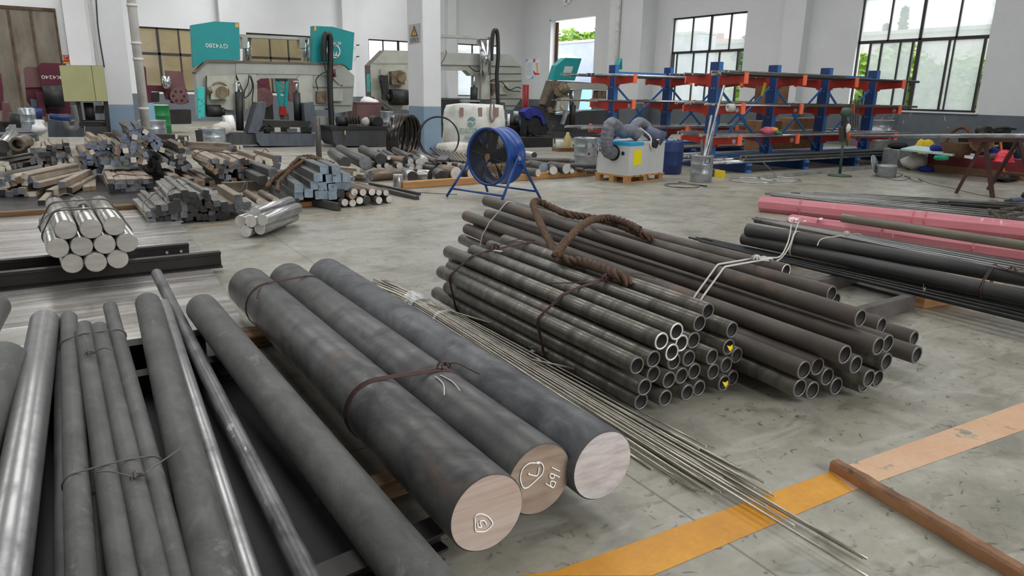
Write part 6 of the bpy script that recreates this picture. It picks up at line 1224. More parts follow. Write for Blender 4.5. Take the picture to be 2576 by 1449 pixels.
for rk, (y, rn) in enumerate(((11.5, 'front'), (15.0, 'rear'))):
    for li, zz in enumerate(LV):
        for s in (-1, 1):
            k = 0; t = .2
            while t < .83:
                r = rd.choice((.016, .02, .024, .03)); 
                if t+2*r > .84: break
                m = rd.choice(['bar_brown', 'bar_brown', 'bar_grey', 'bar_silver', 'bar_black'] if li < 2 else ['bar_brown', 'bar_grey', 'bar_silver', 'bar_silver', 'bar_silver'])
                x0 = 12.1+rd.uniform(-.2, .3) if rd.random() < .75 else 14.2; x1 = 19.2+rd.uniform(-.5, .3) if rd.random() < .75 else 17.0+rd.uniform(-.2, .2)
                if rk == 1: x0 -= .7
                yy = y+s*(t+r); z = zz+.1+r+.002
                sh = rd.random(); lab = '%s %s %s, %s level of the %s rack, %s %s from its posts' % ({'bar_brown': 'brown', 'bar_grey': 'grey', 'bar_silver': 'silver', 'bar_black': 'black'}[m], 'long', 'bar', LNM[li], rn, ORD[k], 'outwards' if s < 0 else 'inwards')
                if sh < .45: sqbar('long_bar', (x0, yy, z), (x1, yy, z), r*2, [m, 'rod_end'], 0, lab, 'steel bar', 'long bars on the racks')
                else: rod('long_bar', (x0, yy, z), (x1, yy, z), r, [m, 'rod_end'], lab, 'steel bar', 'long bars on the racks', n=10)
                t += 2*r+.025; k += 1
        if li == 0 and rk == 0:   # heap on top of the front rack
            for k in range(6): rod('long_bar', (12.25+rd.uniform(-.1, .2), y-.72+k*.09, zz+.175+.0*k), (16.1+rd.uniform(-.3, .3), y-.7+k*.09, zz+.175), .03, ['bar_brown', 'rod_end'], 'brown bar heaped over the top level of the front rack, %s from its edge' % ORD[k], 'steel bar', 'long bars on the racks', n=10)
    for k in range(11):
        m = rd.choice(['bar_grey', 'bar_silver', 'bar_silver', 'bar_silver', 'bar_brown']); r = rd.choice((.02, .03, .035)); yy = y-1.08+k*.085
        x0 = 11.5+rd.uniform(-.2, .9); x1 = 19.3+rd.uniform(-.6, .6)
        rod('long_bar', (x0, yy, .2+r), (x1, yy+rd.uniform(-.02, .02), .2+r), r, [m, 'rod_end'], '%s bar lying low across the feet of the %s rack, %s from the open floor' % (dict(bar_grey='grey', bar_silver='silver', bar_black='black', bar_brown='brown')[m], rn, ORD[k]), 'steel bar', 'bars across the rack feet', n=10)
    for k in range(6): rod('long_bar', (12.0+rd.uniform(-.2, .5), y+.3+k*.11, .235), (19+rd.uniform(-.4, .4), y+.3+k*.11, .235), .035, [rd.choice(['bar_silver', 'bar_grey']), 'rod_end'], 'bar lying low behind the posts of the %s rack, %s inwards' % (rn, ORD[k]), 'steel bar', 'bars across the rack feet', n=10)
# ribbed bars bundle in front on the feet
mat('ribbed', (84, 84, 84), (52, 52, 52), s=20, st=(1, 1, 3), rough=.5, metal=.4)
for k in range(8):
    yy = 10.36+.075*k if k < 5 else 10.4+.075*(k-5); z = .235 if k < 5 else .295
    yy -= .0
    rod('ribbed_bar', (12.6+rd.uniform(-.2, .2), yy-.02, z+.05), (19.0+rd.uniform(-.3, .3), yy-.02, z+.05), .033, ['ribbed', 'bar_grey'], 'dark ribbed bar tied in the front bundle on the rack feet, %s counted outwards in' % ORD[k], 'steel bar', 'ribbed bars on the rack feet', n=10)
# odds and ends on the racks
MB().lathe([(.035, -.07), (.085, -.07), (.085, .07), (.035, .07)], ony(1838, 271, 10.6), (1, -.3, 0), 24, close=True).build('tape_roll', 'cloth_white', label='pale roll of packing tape on the front rack middle level', cat='tape roll')
mat('pink_cloth', (222, 110, 128), (200, 90, 110), s=8, rough=.9, bump=.3); mat('yellow_plastic', (232, 200, 40), rough=.5); mat('green_cloth', (30, 150, 110), rough=.8); mat('blue_cloth', (34, 44, 130), (24, 32, 100), s=5, rough=.9, bump=.4, bs=10)
MB().blob(ony(1932, 329, 10.75), (.26, .12, .07), 14, jit=.3, seed=6).build('pink_cloth', 'pink_cloth', label='pink cloth crumpled on the lowest arms of the front rack', cat='cloth')
MB().blob(ony(1945, 326, 10.95), (.13, .08, .05), 12, jit=.25, seed=7).build('yellow_cloth', 'yellow_plastic', label='yellow scrap beside the pink cloth on the rack', cat='cloth')
MB().blob(ony(1957, 334, 10.8), (.1, .08, .04), 12, jit=.25, seed=8).build('green_cloth', 'green_cloth', label='small green scrap beside the pink cloth on the rack', cat='cloth')
MB().box(ony(1921, 225, 11.25), (.06, .03, .3), Matrix.Rotation(.25, 3, 'Y')).build('yellow_bag', 'yellow_plastic', label='yellow strip hanging by the second front rack post', cat='bag')
mat('cardboard', (148, 112, 80), (128, 94, 64), s=4, rough=.9)
for k, (x0, x1, y, z0, z1, lb) in enumerate(((17.1, 18.5, 12.65, .005, 1.05, 'brown cardboard box behind the lower bars between rack posts'), (17.6, 18.5, 14.0, 1.42, 2.0, 'tilted brown cardboard box on the middle level of the rear rack'), (15.75, 16.6, 12.65, .005, .98, 'brown carton beside the larger box behind the front rack'))):
    MB().bx((x0, y, z0), (x1, y+.5, z1), bev=.01).build('carton', 'cardboard', label=lb, cat='box')
# drum of offcuts
# ------------------------------------------------------------------ white fume machine on its pallet
mat('white_panel', (206, 208, 206), (196, 198, 196), s=1.5, rough=.4, fine=.01)
mat('cyan_trim', (44, 164, 214), rough=.4)
mat('yellow_label', (244, 228, 20), rough=.5)
mat('hose_silver', (126, 128, 136), (96, 98, 106), s=10, rough=.45, metal=.2)
mat('hood_blue', (84, 92, 116), rough=.4)
mat('purple_label', (92, 78, 122), rough=.5)
an = .2; e1 = V((math.cos(an), math.sin(an), 0)); e2 = V((-math.sin(an), math.cos(an), 0)); O = fl(1579, 462); O.z = 0
zt = ony(1590, 361, O.y).z; zb = .14; Lx, Ly = 1.1, .74
pal = thing('pallet', 'pale wooden pallet under the white machine', 'pallet', O+e1*Lx/2+e2*Ly/2)
bxr = lambda a, b, c, d, z0, z1, mb=None: (mb or MB()).prism([O+e1*a+e2*c+V((0, 0, z0)), O+e1*b+e2*c+V((0, 0, z0)), O+e1*b+e2*d+V((0, 0, z0)), O+e1*a+e2*d+V((0, 0, z0))], (0, 0, z1-z0))
for k in range(3):
    for j in range(3): bxr(-.02+k*.5, .1+k*.5, j*.33, j*.33+.1, .02, .11).build('block', 'light_wood', pal)
for j in range(3): bxr(-.02, 1.12, j*.33, j*.33+.1, 0.0, .02).build('skid', 'light_wood', pal)
for k in range(6): bxr(-.02+k*.2, .13+k*.2, -.02, .78, .11, zb).build('deck_board', 'light_wood', pal)
mc = thing('fume_extractor', 'white boxy machine with thick grey duct hose and yellow label on a pallet', 'machine', O+e1*Lx/2+e2*Ly/2+V((0, 0, zb)))
bxr(0, Lx, 0, Ly, zb, zt).build('cabinet', 'white_panel', mc)
tr = bxr(-.004, .42, -.004, Ly+.004, zt-.05, zt+.012).build('trim_strip', 'cyan_trim', mc); bxr(.42, Lx+.01, -.01, Ly+.01, zt-.02, zt+.014).build('lid', 'white_panel', mc)
pw = lambda b, z, o=-.004: O+e2*b+e1*o+V((0, 0, z))
MB().prism([pw(Ly*.03+a*.1, zt-.09-b, -.006) for a, b in ((0, 0), (1.2, 0), (1.2, .1), (0, .1))], e1*.003).build('label', 'purple_label', mc) if False else None
MB().prism([pw(Ly-.14, zt-.07), pw(Ly-.02, zt-.07), pw(Ly-.02, zt-.19), pw(Ly-.14, zt-.19)], e1*.003).build('label', 'purple_label', mc)
for b in (Ly-.12, Ly-.07): MB().prism([pw(b, zt-.085, -.006), pw(b+.03, zt-.085, -.006), pw(b+.03, zt-.15, -.006), pw(b, zt-.15, -.006)], e1*.003).build('label_panel', 'white_plastic', mc)
MB().prism([O+e1*a-e2*.004+V((0, 0, z)) for a, z in ((.13, zt-.13), (.36, zt-.12), (.36, zt-.39), (.13, zt-.41))], e2*.003).build('yellow_label', 'yellow_label', mc)
hc = pw(Ly*.5, zb+.4, 0); MB().cyl(hc, hc-e1*.02, .15, 28).build('duct_port', 'rubber', mc)
for b in (.2, .8): MB().cyl(pw(Ly*b, zb+.4, 0), pw(Ly*b, zb+.4, -.012), .036, 16).build('port_plug', 'rubber', mc)
def duct(pts, r, n=70):
    P = smooth_path(pts, n//len(pts)+2); R = [r*(1+.07*math.sin(i*2.1)) for i in range(len(P))]; return MB().sweep(P, r, 18, radii=R)
top = O+e1*.2+e2*Ly*.5+V((0, 0, zt)); 
duct([hc-e1*.02, hc-e1*.17+V((0, 0, .04)), hc-e1*.22+V((0, 0, .25)), hc-e1*.12+V((0, 0, .52)), top+e1*.02+V((0, 0, .19)), top+e1*.25-e2*.02+V((0, 0, .2)), top+e1*.4-e2*.1+V((0, 0, .12))], .12).build('duct_hose', 'hose_silver', mc)
duct([top+e1*.45+e2*.05+V((0, 0, .1)), top+e1*.5+e2*.08+V((0, 0, .24)), top+e1*.68+e2*.1+V((0, 0, .33)), top+e1*.85+e2*.05+V((0, 0, .24)), top+e1*.88+V((0, 0, .12))], .11).build('duct_hose', 'hose_silver', mc)
MB().cyl(top+e1*.62-e2*.1+V((0, 0, .2)), top+e1*.86-e2*.32+V((0, 0, .03)), .1, 24, .17, caps=(True, True)).build('duct_hood', 'hood_blue', mc)
MB().sweep(smooth_path([top+e1*.3-e2*.2+V((0, 0, .26)), top+e1*.45-e2*.34+V((0, 0, .1)), top+e1*.4-e2*.4+V((0, 0, -.06)), top+e1*.5-e2*.39+V((0, 0, -.1)), top+e1*.6-e2*.37+V((0, 0, .03)), top+e1*.86-e2*.36+V((0, 0, .04))], 6), .016, 6).build('cable', 'pipe_white', mc)
MB().box(top+e1*.5-e2*.42+V((0, 0, -.02)), (.14, .05, .13), Matrix.Rotation(.5, 3, 'Y')).build('black_plug', 'rubber', mc)
# ------------------------------------------------------------------ drums near it
c = fl(1762, 457); r = .2
h = ony(1762, 390, c.y).z; dr = drum('pale metal drum holding upright white offcuts', c, .205, h, 'drum_metal', name='offcut_drum')
MB().sweep([c+V((-.12, -.18, h*.74)), c+V((-.12, -.2, h*.9)), c+V((-.03, -.215, h*.9)), c+V((-.03, -.215, h*.74))], .01, 6, closed=True).build('handle', 'grey_wire', dr)
for k, (a, b, m) in enumerate((((1775, 400), (1822, 215), 'bar_silver'), ((1768, 400), (1790, 290), 'bar_silver'), ((1780, 400), (1800, 305), 'bar_silver'), ((1760, 395), (1765, 352), 'bar_grey'), ((1784, 395), (1795, 330), 'bar_grey'))):
    p0 = V((c.x-.08+.04*k, c.y-.02+.03*(k % 2), .06)); p1 = ony(b[0], b[1], c.y+.05)
    sqbar('offcut', p0, p1, .035, [m, 'rod_end'], .3, 'white offcut strip standing in the metal drum, %s' % ['tallest one', 'second tallest', 'third tallest', 'short dull one', 'short one near the rack'][k], 'offcut', 'offcuts in the drum')
c = fl(1680, 436); h = ony(1685, 352, c.y).z; root = thing('blue_drum', 'dark blue plastic drum full of scrap beside the white machine', 'drum', c)
MB().lathe([(0, 0), (.26, 0), (.275, .03), (.28, h*.25), (.285, h*.27), (.28, h*.3), (.285, h*.66), (.29, h*.68), (.285, h*.7), (.28, h*.94), (.265, h), (.25, h-.03), (0, h-.06)], c, n=32).build('body', 'blue_plastic', root)
rdd = random.Random(2)
for k in range(6):
    p = c+V((rdd.uniform(-.18, .18), rdd.uniform(-.18, .18), h+.0)); MB().box(p, (.12, .05, .06), Matrix.Rotation(rdd.uniform(0, 3), 3, 'Z') @ Matrix.Rotation(.5, 3, 'X')).build('metal_scrap', 'round_dark' if k % 2 else 'steel_light', label='metal offcut heaped in the blue drum, %s' % ['nearest the rack', 'second', 'third', 'fourth', 'fifth', 'last'][k], cat='scrap', group='offcuts in the blue drum')
c = fl(1472, 412); h = ony(1472, 346, c.y).z; dr = drum('dull galvanised drum with red dot and handle behind the round bars', c, .27, h, 'drum_metal'); MB().cyl(c+V((-.11, -.262, h*.42)), c+V((-.11, -.272, h*.42)), .03, 16).build('red_dot', 'red_paint', dr)
for a in (-.2, .0): MB().sweep(smooth_path([c+V((a, -.24, h*.62)), c+V((a, -.28, h*.72)), c+V((a, -.27, h*.8)), c+V((a+.02, -.25, h*.82))], 4), .012, 6).build('handle', 'grey_wire', dr)
mat('brand_blue', (70, 110, 170), rough=.5)
MB().box(fl(1798, 444)+V((0, .1, .07)), (.28, .2, .14), Matrix.Rotation(.15, 3, 'Z')).build('blue_carton', 'hood_blue', label='small blue box with yellow side behind the drum of offcuts', cat='box'); b = bpy.data.objects['blue_carton']; MB().box(fl(1808, 446)+V((.02, .0, .07)), (.05, .22, .142), Matrix.Rotation(.15, 3, 'Z')).build('yellow_side', 'yellow_plastic', b)
# ------------------------------------------------------------------ blue drum fan
mat('fan_blue', (26, 78, 158), (20, 62, 130), s=4, rough=.3, c3=(150, 132, 100), s3=3, lo3=.68, hi3=.78)
mat('fan_dark', (64, 60, 54), rough=.6); mat('fan_wire', (78, 78, 80), rough=.4, metal=.5); mat('hub_brown', (120, 100, 74), rough=.5)
nb = V((.96, .28, 0)).normalized(); FC = V((5.45, 9.3, .65)); R = .415; dp = .38
fan = thing('drum_fan', 'blue industrial drum fan on a tubular stand facing the stacked bars', 'fan', (FC.x, FC.y, 0))
MB().lathe([(R*.965, 0), (R*1.05, 0), (R*1.05, .03), (R, .045), (R, dp-.045), (R*1.05, dp-.03), (R*1.05, dp), (R*.965, dp)], FC, nb, 56, close=True).build('drum', 'fan_blue', fan)
tt = V((-nb.y, nb.x, 0)); up = V((0, 0, 1))
for off, nm in ((.02, 'front_guard'), (dp-.02, 'back_guard')):
    mb = MB(); o = FC+nb*off
    for k in range(20):
        r = .07+k*(R*.96-.07)/19.; mb.sweep([o+tt*(r*math.cos(a))+up*(r*math.sin(a)) for a in [i*2*math.pi/40 for i in range(40)]], .0038, 4, closed=True)
    for k in range(8):
        a = k*math.pi/4+.2; mb.sweep([o+(tt*math.cos(a)+up*math.sin(a))*.06, o+(tt*math.cos(a)+up*math.sin(a))*R*.97], .005, 5)
    mb.build(nm, 'fan_wire', fan)
MB().cyl(FC+nb*.0, FC+nb*.03, .05, 24).build('hub_badge', 'hub_brown', fan); MB().cyl(FC+nb*.06, FC+nb*.14, .08, 24).build('hub', 'fan_dark', fan); MB().cyl(FC+nb*.14, FC+nb*.34, .11, 24).build('motor', 'fan_dark', fan)
for k in range(5):
    mb = MB(); a0 = k*2*math.pi/5+.35; P = []
    for j in range(7):
        rr_ = .07+j*(R*.93-.07)/6; wv = .2+.22*math.sin(j/6*2.2)
        for s in (-1, 1):
            a = a0+s*(.34-.12*j/6); P.append(FC+nb*(.1+s*.05)+tt*(rr_*math.cos(a))+up*(rr_*math.sin(a)))
    mb.v = P
    for j in range(6): mb.face((2*j, 2*j+1, 2*j+3, 2*j+2), 0, True)
    mb.build('blade', 'fan_dark', fan).modifiers.new('thick', 'SOLIDIFY').thickness = .004
cm = FC+nb*dp*.5
for s in (-1, 1):
    pv = cm+tt*s*(R+.045); pv.z = FC.z
    MB().cyl(cm+tt*s*R+V((0, 0, 0)), pv+tt*s*.03, .03, 16).build('pivot', 'steel_light', fan); MB().box(pv-V((0, 0, .02)), (.1, .02, .13), Matrix.Rotation(math.atan2(nb.y, nb.x), 3, 'Z')).build('bracket', 'fan_blue', fan)
    for d in (-1, 1):
        ft = pv+nb*d*(.5 if d < 0 else .42)+tt*s*.1; ft.z = 0.02; MB().sweep([pv+V((0, 0, .04)), pv+nb*d*.03, (pv+ft)/2+nb*d*.01, ft], .02, 10).build('leg', 'fan_blue', fan)
for d in (-1, 1):
    e = [cm+tt*s*(R+.12)+nb*d*(.41 if d < 0 else .35) for s in (-1, 1)]; MB().sweep([V((p.x, p.y, .14)) for p in e], .016, 8).build('cross_tube', 'fan_blue', fan)
loose('black fan cable trailing along the floor to the round bars', [fl(1150, 490), fl(1110, 488), fl(1060, 485), fl(1000, 480), fl(960, 470)], .009, 'rubber', 'cable', 'cable')
# ------------------------------------------------------------------ steel strip coil, hoop, big bag, sacks
c = fl(1035, 386); yc = c.y-.6; qc = fr(800, 260, 9.908)
mat('strip_steel', (72, 66, 62), (46, 42, 40), s=3, rough=.22, metal=.7, c3=(130, 124, 118), s3=4, st3=(1, 1, .3), lo3=.62, hi3=.75)
root = thing('strip_coil', 'leaning coil of dark shiny steel strip beside the sign column', 'strip coil', (qc(2150, 1200, 15.8).x, 15.6, 0))
for k, (cx_, w_, tlt) in enumerate(((2050, .15, .1), (2140, .13, .2), (2230, .15, .32), (2300, .12, .42), (2360, .12, .5))):
    o = qc(cx_-130, 790, 15.9-.0*k); o.z = .52; ax = V((math.cos(tlt+.35), -math.sin(tlt+.35)-.25, -.12)).normalized()
    MB().lathe([(.48, -w_/2), (.52, -w_/2), (.52, w_/2), (.48, w_/2)], o, ax, 56, close=True).build('loop', 'strip_steel', root)
root = thing('steel_hoop', 'thin dark double steel hoop leaning against the sign column', 'hoop', (8.6, 15.4, 0))
for k in range(2):
    o = ony(1101+4*k, 352, 15.5); MB().lathe([(.485-.02*k, -.03), (.505-.02*k, -.03), (.505-.02*k, .03), (.485-.02*k, .03)], V((o.x, 15.45+.05*k, .51)), V((-.25, -1, .12)), 56, close=True).build('loop', 'strip_steel', root)
def soft_box(mb, a, b, puff, seed, n=14):
    a = V(a); b = V(b); r_ = random.Random(seed); ph = [r_.uniform(0, 6) for _ in range(6)]; c = (a+b)/2; h = (b-a)/2; k = len(mb.v)
    for j in range(n+1):
        for i in range(2*n):
            th = math.pi*j/n; t = math.pi*i/n; d = V((math.sin(th)*math.cos(t), math.sin(th)*math.sin(t), math.cos(th)))
            m_ = max(abs(d.x), abs(d.y), abs(d.z)); cube = d/m_; p = cube*(1-puff)+d*1.25*puff
            q = 1+.025*math.sin(5*d.x+ph[0]+3*d.z)+.02*math.sin(9*d.z+ph[1]+4*d.y)
            mb.v.append(c+V((p.x*h.x*q, p.y*h.y*q, p.z*h.z*q)))
    for j in range(n):
        for i in range(2*n): mb.face((k+j*2*n+i, k+(j+1)*2*n+i, k+(j+1)*2*n+(i+1) % (2*n), k+j*2*n+(i+1) % (2*n)), 0, True)
    return mb
qb = fr(880, 40, 3.62); Yb = 18.2
mat('bag_weave', (220, 220, 214), (196, 196, 188), s=3, lo=.4, hi=.7, rough=.9, bump=.5, bs=9); mat('bag_strap', (146, 122, 112), rough=.9); mat('bag_print', (66, 140, 150), (140, 170, 168), s=20, rough=.9); mat('bag_green', (120, 156, 146), (190, 196, 184), s=26, lo=.45, hi=.55, rough=.9)
bb = thing('bulk_bag', 'big white woven bulk bag with round blue emblem behind the fan', 'bag', qb(1200, 1140, Yb))
a, b = qb(970, 1150, Yb), qb(1435, 810, Yb); a.z = 0.0
soft_box(MB(), (a.x, Yb-.0, a.z), (b.x, Yb+.95, b.z), .22, 3, 18).build('sack', 'bag_weave', bb)
for x in (1020, 1190, 1340): ply(qb, rect(x-16, 835, x+16, 915), Yb-.035, .03, 'strap', 'bag_strap', bb)
MB().sweep(smooth_path([qb(1285, 800, Yb-.06), qb(1275, 900, Yb-.07), qb(1295, 960, Yb-.07), qb(1318, 920, Yb-.07), qb(1310, 800, Yb-.05)], 6), .03, 4).build('lifting_loop', 'bag_strap', bb)
ecn = qb(1112, 963, Yb-.05); mb = MB()
for s in (0, 1):
    pts = [(math.cos(t)*.13, math.sin(t)*.13) for t in [s*math.pi+.25+i*2.6/10 for i in range(11)]]; pin = [(x*.45+(.03 if s else -.03), y*.45) for x, y in pts[::-1]]
    mb.prism([ecn+V((x, 0, y)) for x, y in pts+pin], (0, .012, 0))
mb.build('round_emblem', 'bag_print', bb)
for k, (zz, w_, n_) in enumerate(((1040, 210, 7), (1105, 110, 4))):
    for i in range(n_):
        x = (1000 if k == 0 else 1050)+i*w_/n_; ply(qb, rect(x+3, zz-18, x+w_/n_-4, zz+18), Yb-.06, .012, 'printed_character', 'bag_green', bb)
qd = fr(780, 340, 5.855)
soft_box(MB(), (qd(1930, 240, 16.2).x, 15.9, 0), (qd(2360, 120, 16.2).x, 16.6, qd(2150, 115, 16.2).z), .55, 5, 14).build('white_sack', 'cloth_white', label='slumped white sack behind the slanting pipes', cat='sack')
# posters, signs, small lamp
mat('sign_grey', (176, 176, 176), rough=.5); mat('sign_black', (28, 26, 24), rough=.5); mat('poster_white', (226, 232, 238), rough=.6); mat('poster_blue', (120, 170, 220), rough=.6); mat('poster_red', (214, 70, 50), rough=.6); mat('banner_red', (190, 42, 48), rough=.6); mat('banner_yellow', (226, 178, 40), rough=.6)
sg_ = thing('warning_sign', 'grey warning sign with orange triangle on the middle column', 'sign', (7.87, 16.44+.5, 2.9))
X = 7.88; on = lambda px, py, o=-.012: onx(px, py, X+o)
MB().prism([on(1028, 63), on(1056, 58), on(1056, 106), on(1029, 111)], (.008, 0, 0)).build('sign_panel', 'sign_grey', sg_)
MB().prism([on(1041.5, 64, -.016), on(1051, 91, -.016), on(1033, 92, -.016)], (.003, 0, 0)).build('triangle_border', 'sign_black', sg_)
MB().prism([on(1041.5, 70, -.02), on(1048, 88.5, -.02), on(1036, 89.5, -.02)], (.003, 0, 0)).build('triangle', 'sticker_orange', sg_)
MB().prism([on(1041, 75, -.024), on(1042.5, 75, -.024), on(1042.3, 83, -.024), on(1041.3, 83, -.024)], (.003, 0, 0)).prism([on(1041.2, 84.5, -.024), on(1042.4, 84.5, -.024), on(1042.4, 86.5, -.024), on(1041.2, 86.5, -.024)], (.003, 0, 0)).build('exclamation_mark', 'sign_black', sg_)
Mw = Matrix(((0, 0, -1), (-1, 0, 0), (0, 1, 0))).to_4x4(); Mw.translation = on(1042, 101, -.014); text('注意安全', .13, Mw, 'sign_black', parent=sg_)
XW = XR-.01; ow = lambda px, py, o=0: onx(px, py, XW-o)
po = thing('poster', 'pale blue cornered notice on the side wall near the doorway', 'poster', ow(1332, 175)); MB().prism([ow(1323, 149), ow(1341, 148), ow(1341, 198), ow(1323, 198)], (.006, 0, 0)).build('sheet', 'poster_white', po); MB().prism([ow(1323, 149, .006), ow(1330, 149, .006), ow(1323, 158, .006)], (.004, 0, 0)).build('corner', 'poster_blue', po); MB().prism([ow(1341, 198, .006), ow(1334, 198, .006), ow(1341, 188, .006)], (.004, 0, 0)).build('corner', 'poster_blue', po)
for k in range(8): MB().prism([ow(1326, 160+k*4, .006), ow(1338, 159.6+k*4, .006), ow(1338, 161+k*4, .006), ow(1326, 161.4+k*4, .006)], (.003, 0, 0)).build('text_line', 'sign_grey', po)
po = thing('poster', 'red and white safety poster beside the pale notice', 'poster', ow(1350, 170)); MB().prism([ow(1341.5, 148), ow(1359, 150), ow(1358, 189), ow(1341.5, 191)], (.006, 0, 0)).build('sheet', 'poster_white', po); MB().prism([ow(1341.5, 148, .006), ow(1347, 148.5, .006), ow(1346, 156, .006), ow(1341.5, 158, .006)], (.004, 0, 0)).build('corner', 'poster_red', po)
for k in range(4): MB().prism([ow(1347+k, 160+k*6, .006), ow(1354, 158+k*6, .006), ow(1354, 162+k*6, .006), ow(1347+k, 164+k*6, .006)], (.003, 0, 0)).build('orange_mark', 'sticker_orange', po)
MB().prism([ow(1342, 176, .006), ow(1346, 182, .006), ow(1357, 184, .006), ow(1357, 188, .006), ow(1344, 189, .006), ow(1341.5, 184, .006)], (.003, 0, 0)).build('red_swoosh', 'poster_red', po)
bn = thing('banner', 'small red and yellow banner on the end wall beside the brown door', 'banner', ony(172, 160, YB)); oy = lambda px, py, o=.01: ony(px, py, YB-o)
MB().prism([oy(152, 138), oy(190, 138.5), oy(192, 155), oy(154, 156)], (0, .006, 0)).build('red_field', 'banner_red', bn); MB().prism([oy(154, 156), oy(192, 155), oy(193, 161), oy(155, 160.5)], (0, .006, 0)).build('yellow_edge', 'banner_yellow', bn)
for k, s in enumerate(('安全生产人人有责', '质量第一用户至上')): text(s, .135, facing_south(oy(172, 143.5+k*7, .014)), 'letter_white', parent=bn)
em = thing('emergency_light', 'small twin emergency light high above the doorway', 'lamp', ow(1426, 8)); MB().bx(ow(1420, 14)+V((-.1, 0, 0)), ow(1430, 6)).build('housing', 'white_plastic', em)
for p in (1420, 1432): MB().cyl(ow(p, 3, .02), ow(p-1, 3, .14), .07, 14, .09).build('lamp_head', 'white_plastic', em)
# conduit and cables on the pilaster by the brown door
tag(MB().cyl(ony(224, 0, 35.95), ony(224, 0, 35.95)*1.0+V((0, 0, -.001)), .01, 6).build('conduit_start', 'pipe_white'), 'x x x x', 'pipe') if False else None
p = ony(224, 10, 35.93); MB().cyl((p.x, 35.93, 2.2), (p.x, 35.93, 9), .04, 10).build('conduit', 'pipe_white', label='white conduit running up the pilaster by the brown door', cat='pipe')
loose('black cable hanging down the column beside the white conduit', [(.96, 16.36, 7.5), (.95, 16.36, 4.2), (1.0, 16.37, 3.3), (.97, 16.37, 2.6), (.99, 16.37, 1.9)], .012, 'rubber', 'cable', 'cable')
p = onx(1588, 100, XR-.05); dp = thing('downpipe', 'beige downpipe on the pilaster beside the doorway', 'pipe', (XR-.98, 26.9, 0)); MB().cyl((22.75, 26.95, 0), (22.75, 26.95, 9), .1, 16).build('pipe', 'pipe_beige' if 'pipe_beige' in MATS else 'pipe_white', dp)
for z in (1.0, 2.6, 4.4): MB().cyl((22.75, 26.95, z), (22.75, 26.95, z+.08), .115, 16).build('collar', 'pipe_white', dp)
# ------------------------------------------------------------------ bench and chair with jacket behind the fan
q = fr(1120, 250, 4.093); Y = 18.6
ch = thing('chair', 'metal framed chair with clothes thrown over its back', 'chair', q(950, 490, Y))
for pts in ([(880, 355), (855, 450), (870, 490), (945, 505), (975, 450), (990, 370)], [(1000, 370), (995, 490)], [(1105, 270), (1125, 400), (1130, 500)]): MB().sweep(smooth_path([q(a, b, Y+(.0 if len(pts) > 3 else .35)) for a, b in pts], 5), .018, 8).build('leg', 'fan_wire', ch)
ply(q, rect(860, 350, 1090, 366), Y, .42, 'seat', 'rubber', ch); ply(q, rect(860, 130, 1040, 250), Y+.1, .05, 'backrest', 'rubber', ch)
mat('black_cloth', (34, 33, 36), (24, 24, 26), s=6, rough=.95, bump=.4, bs=10)
MB().prism([q(x, y, Y-.04) for x, y in ((830, 130), (900, 125), (985, 140), (1035, 240), (1050, 350), (1000, 365), (975, 350), (925, 372), (860, 340), (850, 250), (835, 370), (808, 365), (815, 240))], (0, .22, 0)).build('black_jacket', 'black_cloth', label='black jacket hanging over the chair back', cat='jacket')
mb = MB(); mb.prism([q(x, y, Y-.1) for x, y in ((810, 130), (870, 88), (930, 86), (975, 110), (1010, 170), (1040, 245), (1010, 262), (985, 190), (940, 165), (900, 172), (870, 205), (835, 190))], (0, .3, 0)); mb.build('blue_jacket', 'blue_cloth', label='royal blue work jacket draped on top of the black one', cat='jacket')
bn = thing('workbench', 'dark workbench with paint tins between bulk bag and chair', 'bench', q(740, 440, Y+.5)); ply(q, [(640, 275), (880, 275), (880, 300), (640, 300)], Y+.5, .7, 'bench_top', 'machine_black', bn); ply(q, rect(650, 300, 1010, 430), Y+.6, .6, 'bench_body', 'base_dark', bn)
for lb, x, w_, t, b, m in (('light blue tin on the workbench beside the chair', 775, 24, 232, 275, 'cyan_trim'), ('silver paint tin on the workbench behind the chair', 728, 28, 120, 185, 'steel_light'), ('dark tin on the workbench nearest the bulk bag', 680, 30, 190, 275, 'machine_black'), ('white bottle with red cap on the workbench', 652, 14, 150, 275, 'white_plastic'), ('dark box on the workbench under the silver tin', 730, 36, 188, 275, 'machine_black')):
    z = q(x, b, Y+.8); MB().cyl((z.x, Y+.8, z.z), (z.x, Y+.8, q(x, t, Y+.8).z), w_/4.093/1784*21, 16).build('tin' if 'tin' in lb else 'bottle' if 'bottle' in lb else 'canister', m, label=lb, cat='tin' if 'tin' in lb else 'container')
q = fr(1300, 350, 10.73); c = q(1150, 210, 16.2); cc = fl(1407, 370); MB().cyl((cc.x, cc.y, 0), (cc.x, cc.y, ony(1407, 352, cc.y).z), .13, 24, bev=.01).build('white_bucket', 'white_plastic', label='small white tub on the floor before the galvanised drum', cat='tub')
cc = fl(1427, 372); MB().lathe([(0, 0), (.09, 0), (.1, .05), (.1, .32), (.05, .4), (.05, .46), (0, .46)], cc, n=18).build('beige_bottle', 'letter_gold', label='beige plastic bottle beside the small white tub', cat='bottle')
tag(MB().bx(fl(1405, 382), fl(1470, 378)+V((0, .12, .1))).build('timber', 'old_wood'), 'dark timber on the floor in front of the white tub', 'timber')
MB().bx(fl(1312, 372)+V((0, 0, 0)), fl(1322, 362)+V((.1, .2, .28))).build('black_box', 'machine_black', label='black box on the floor behind the shiny bar at the fan', cat='box')

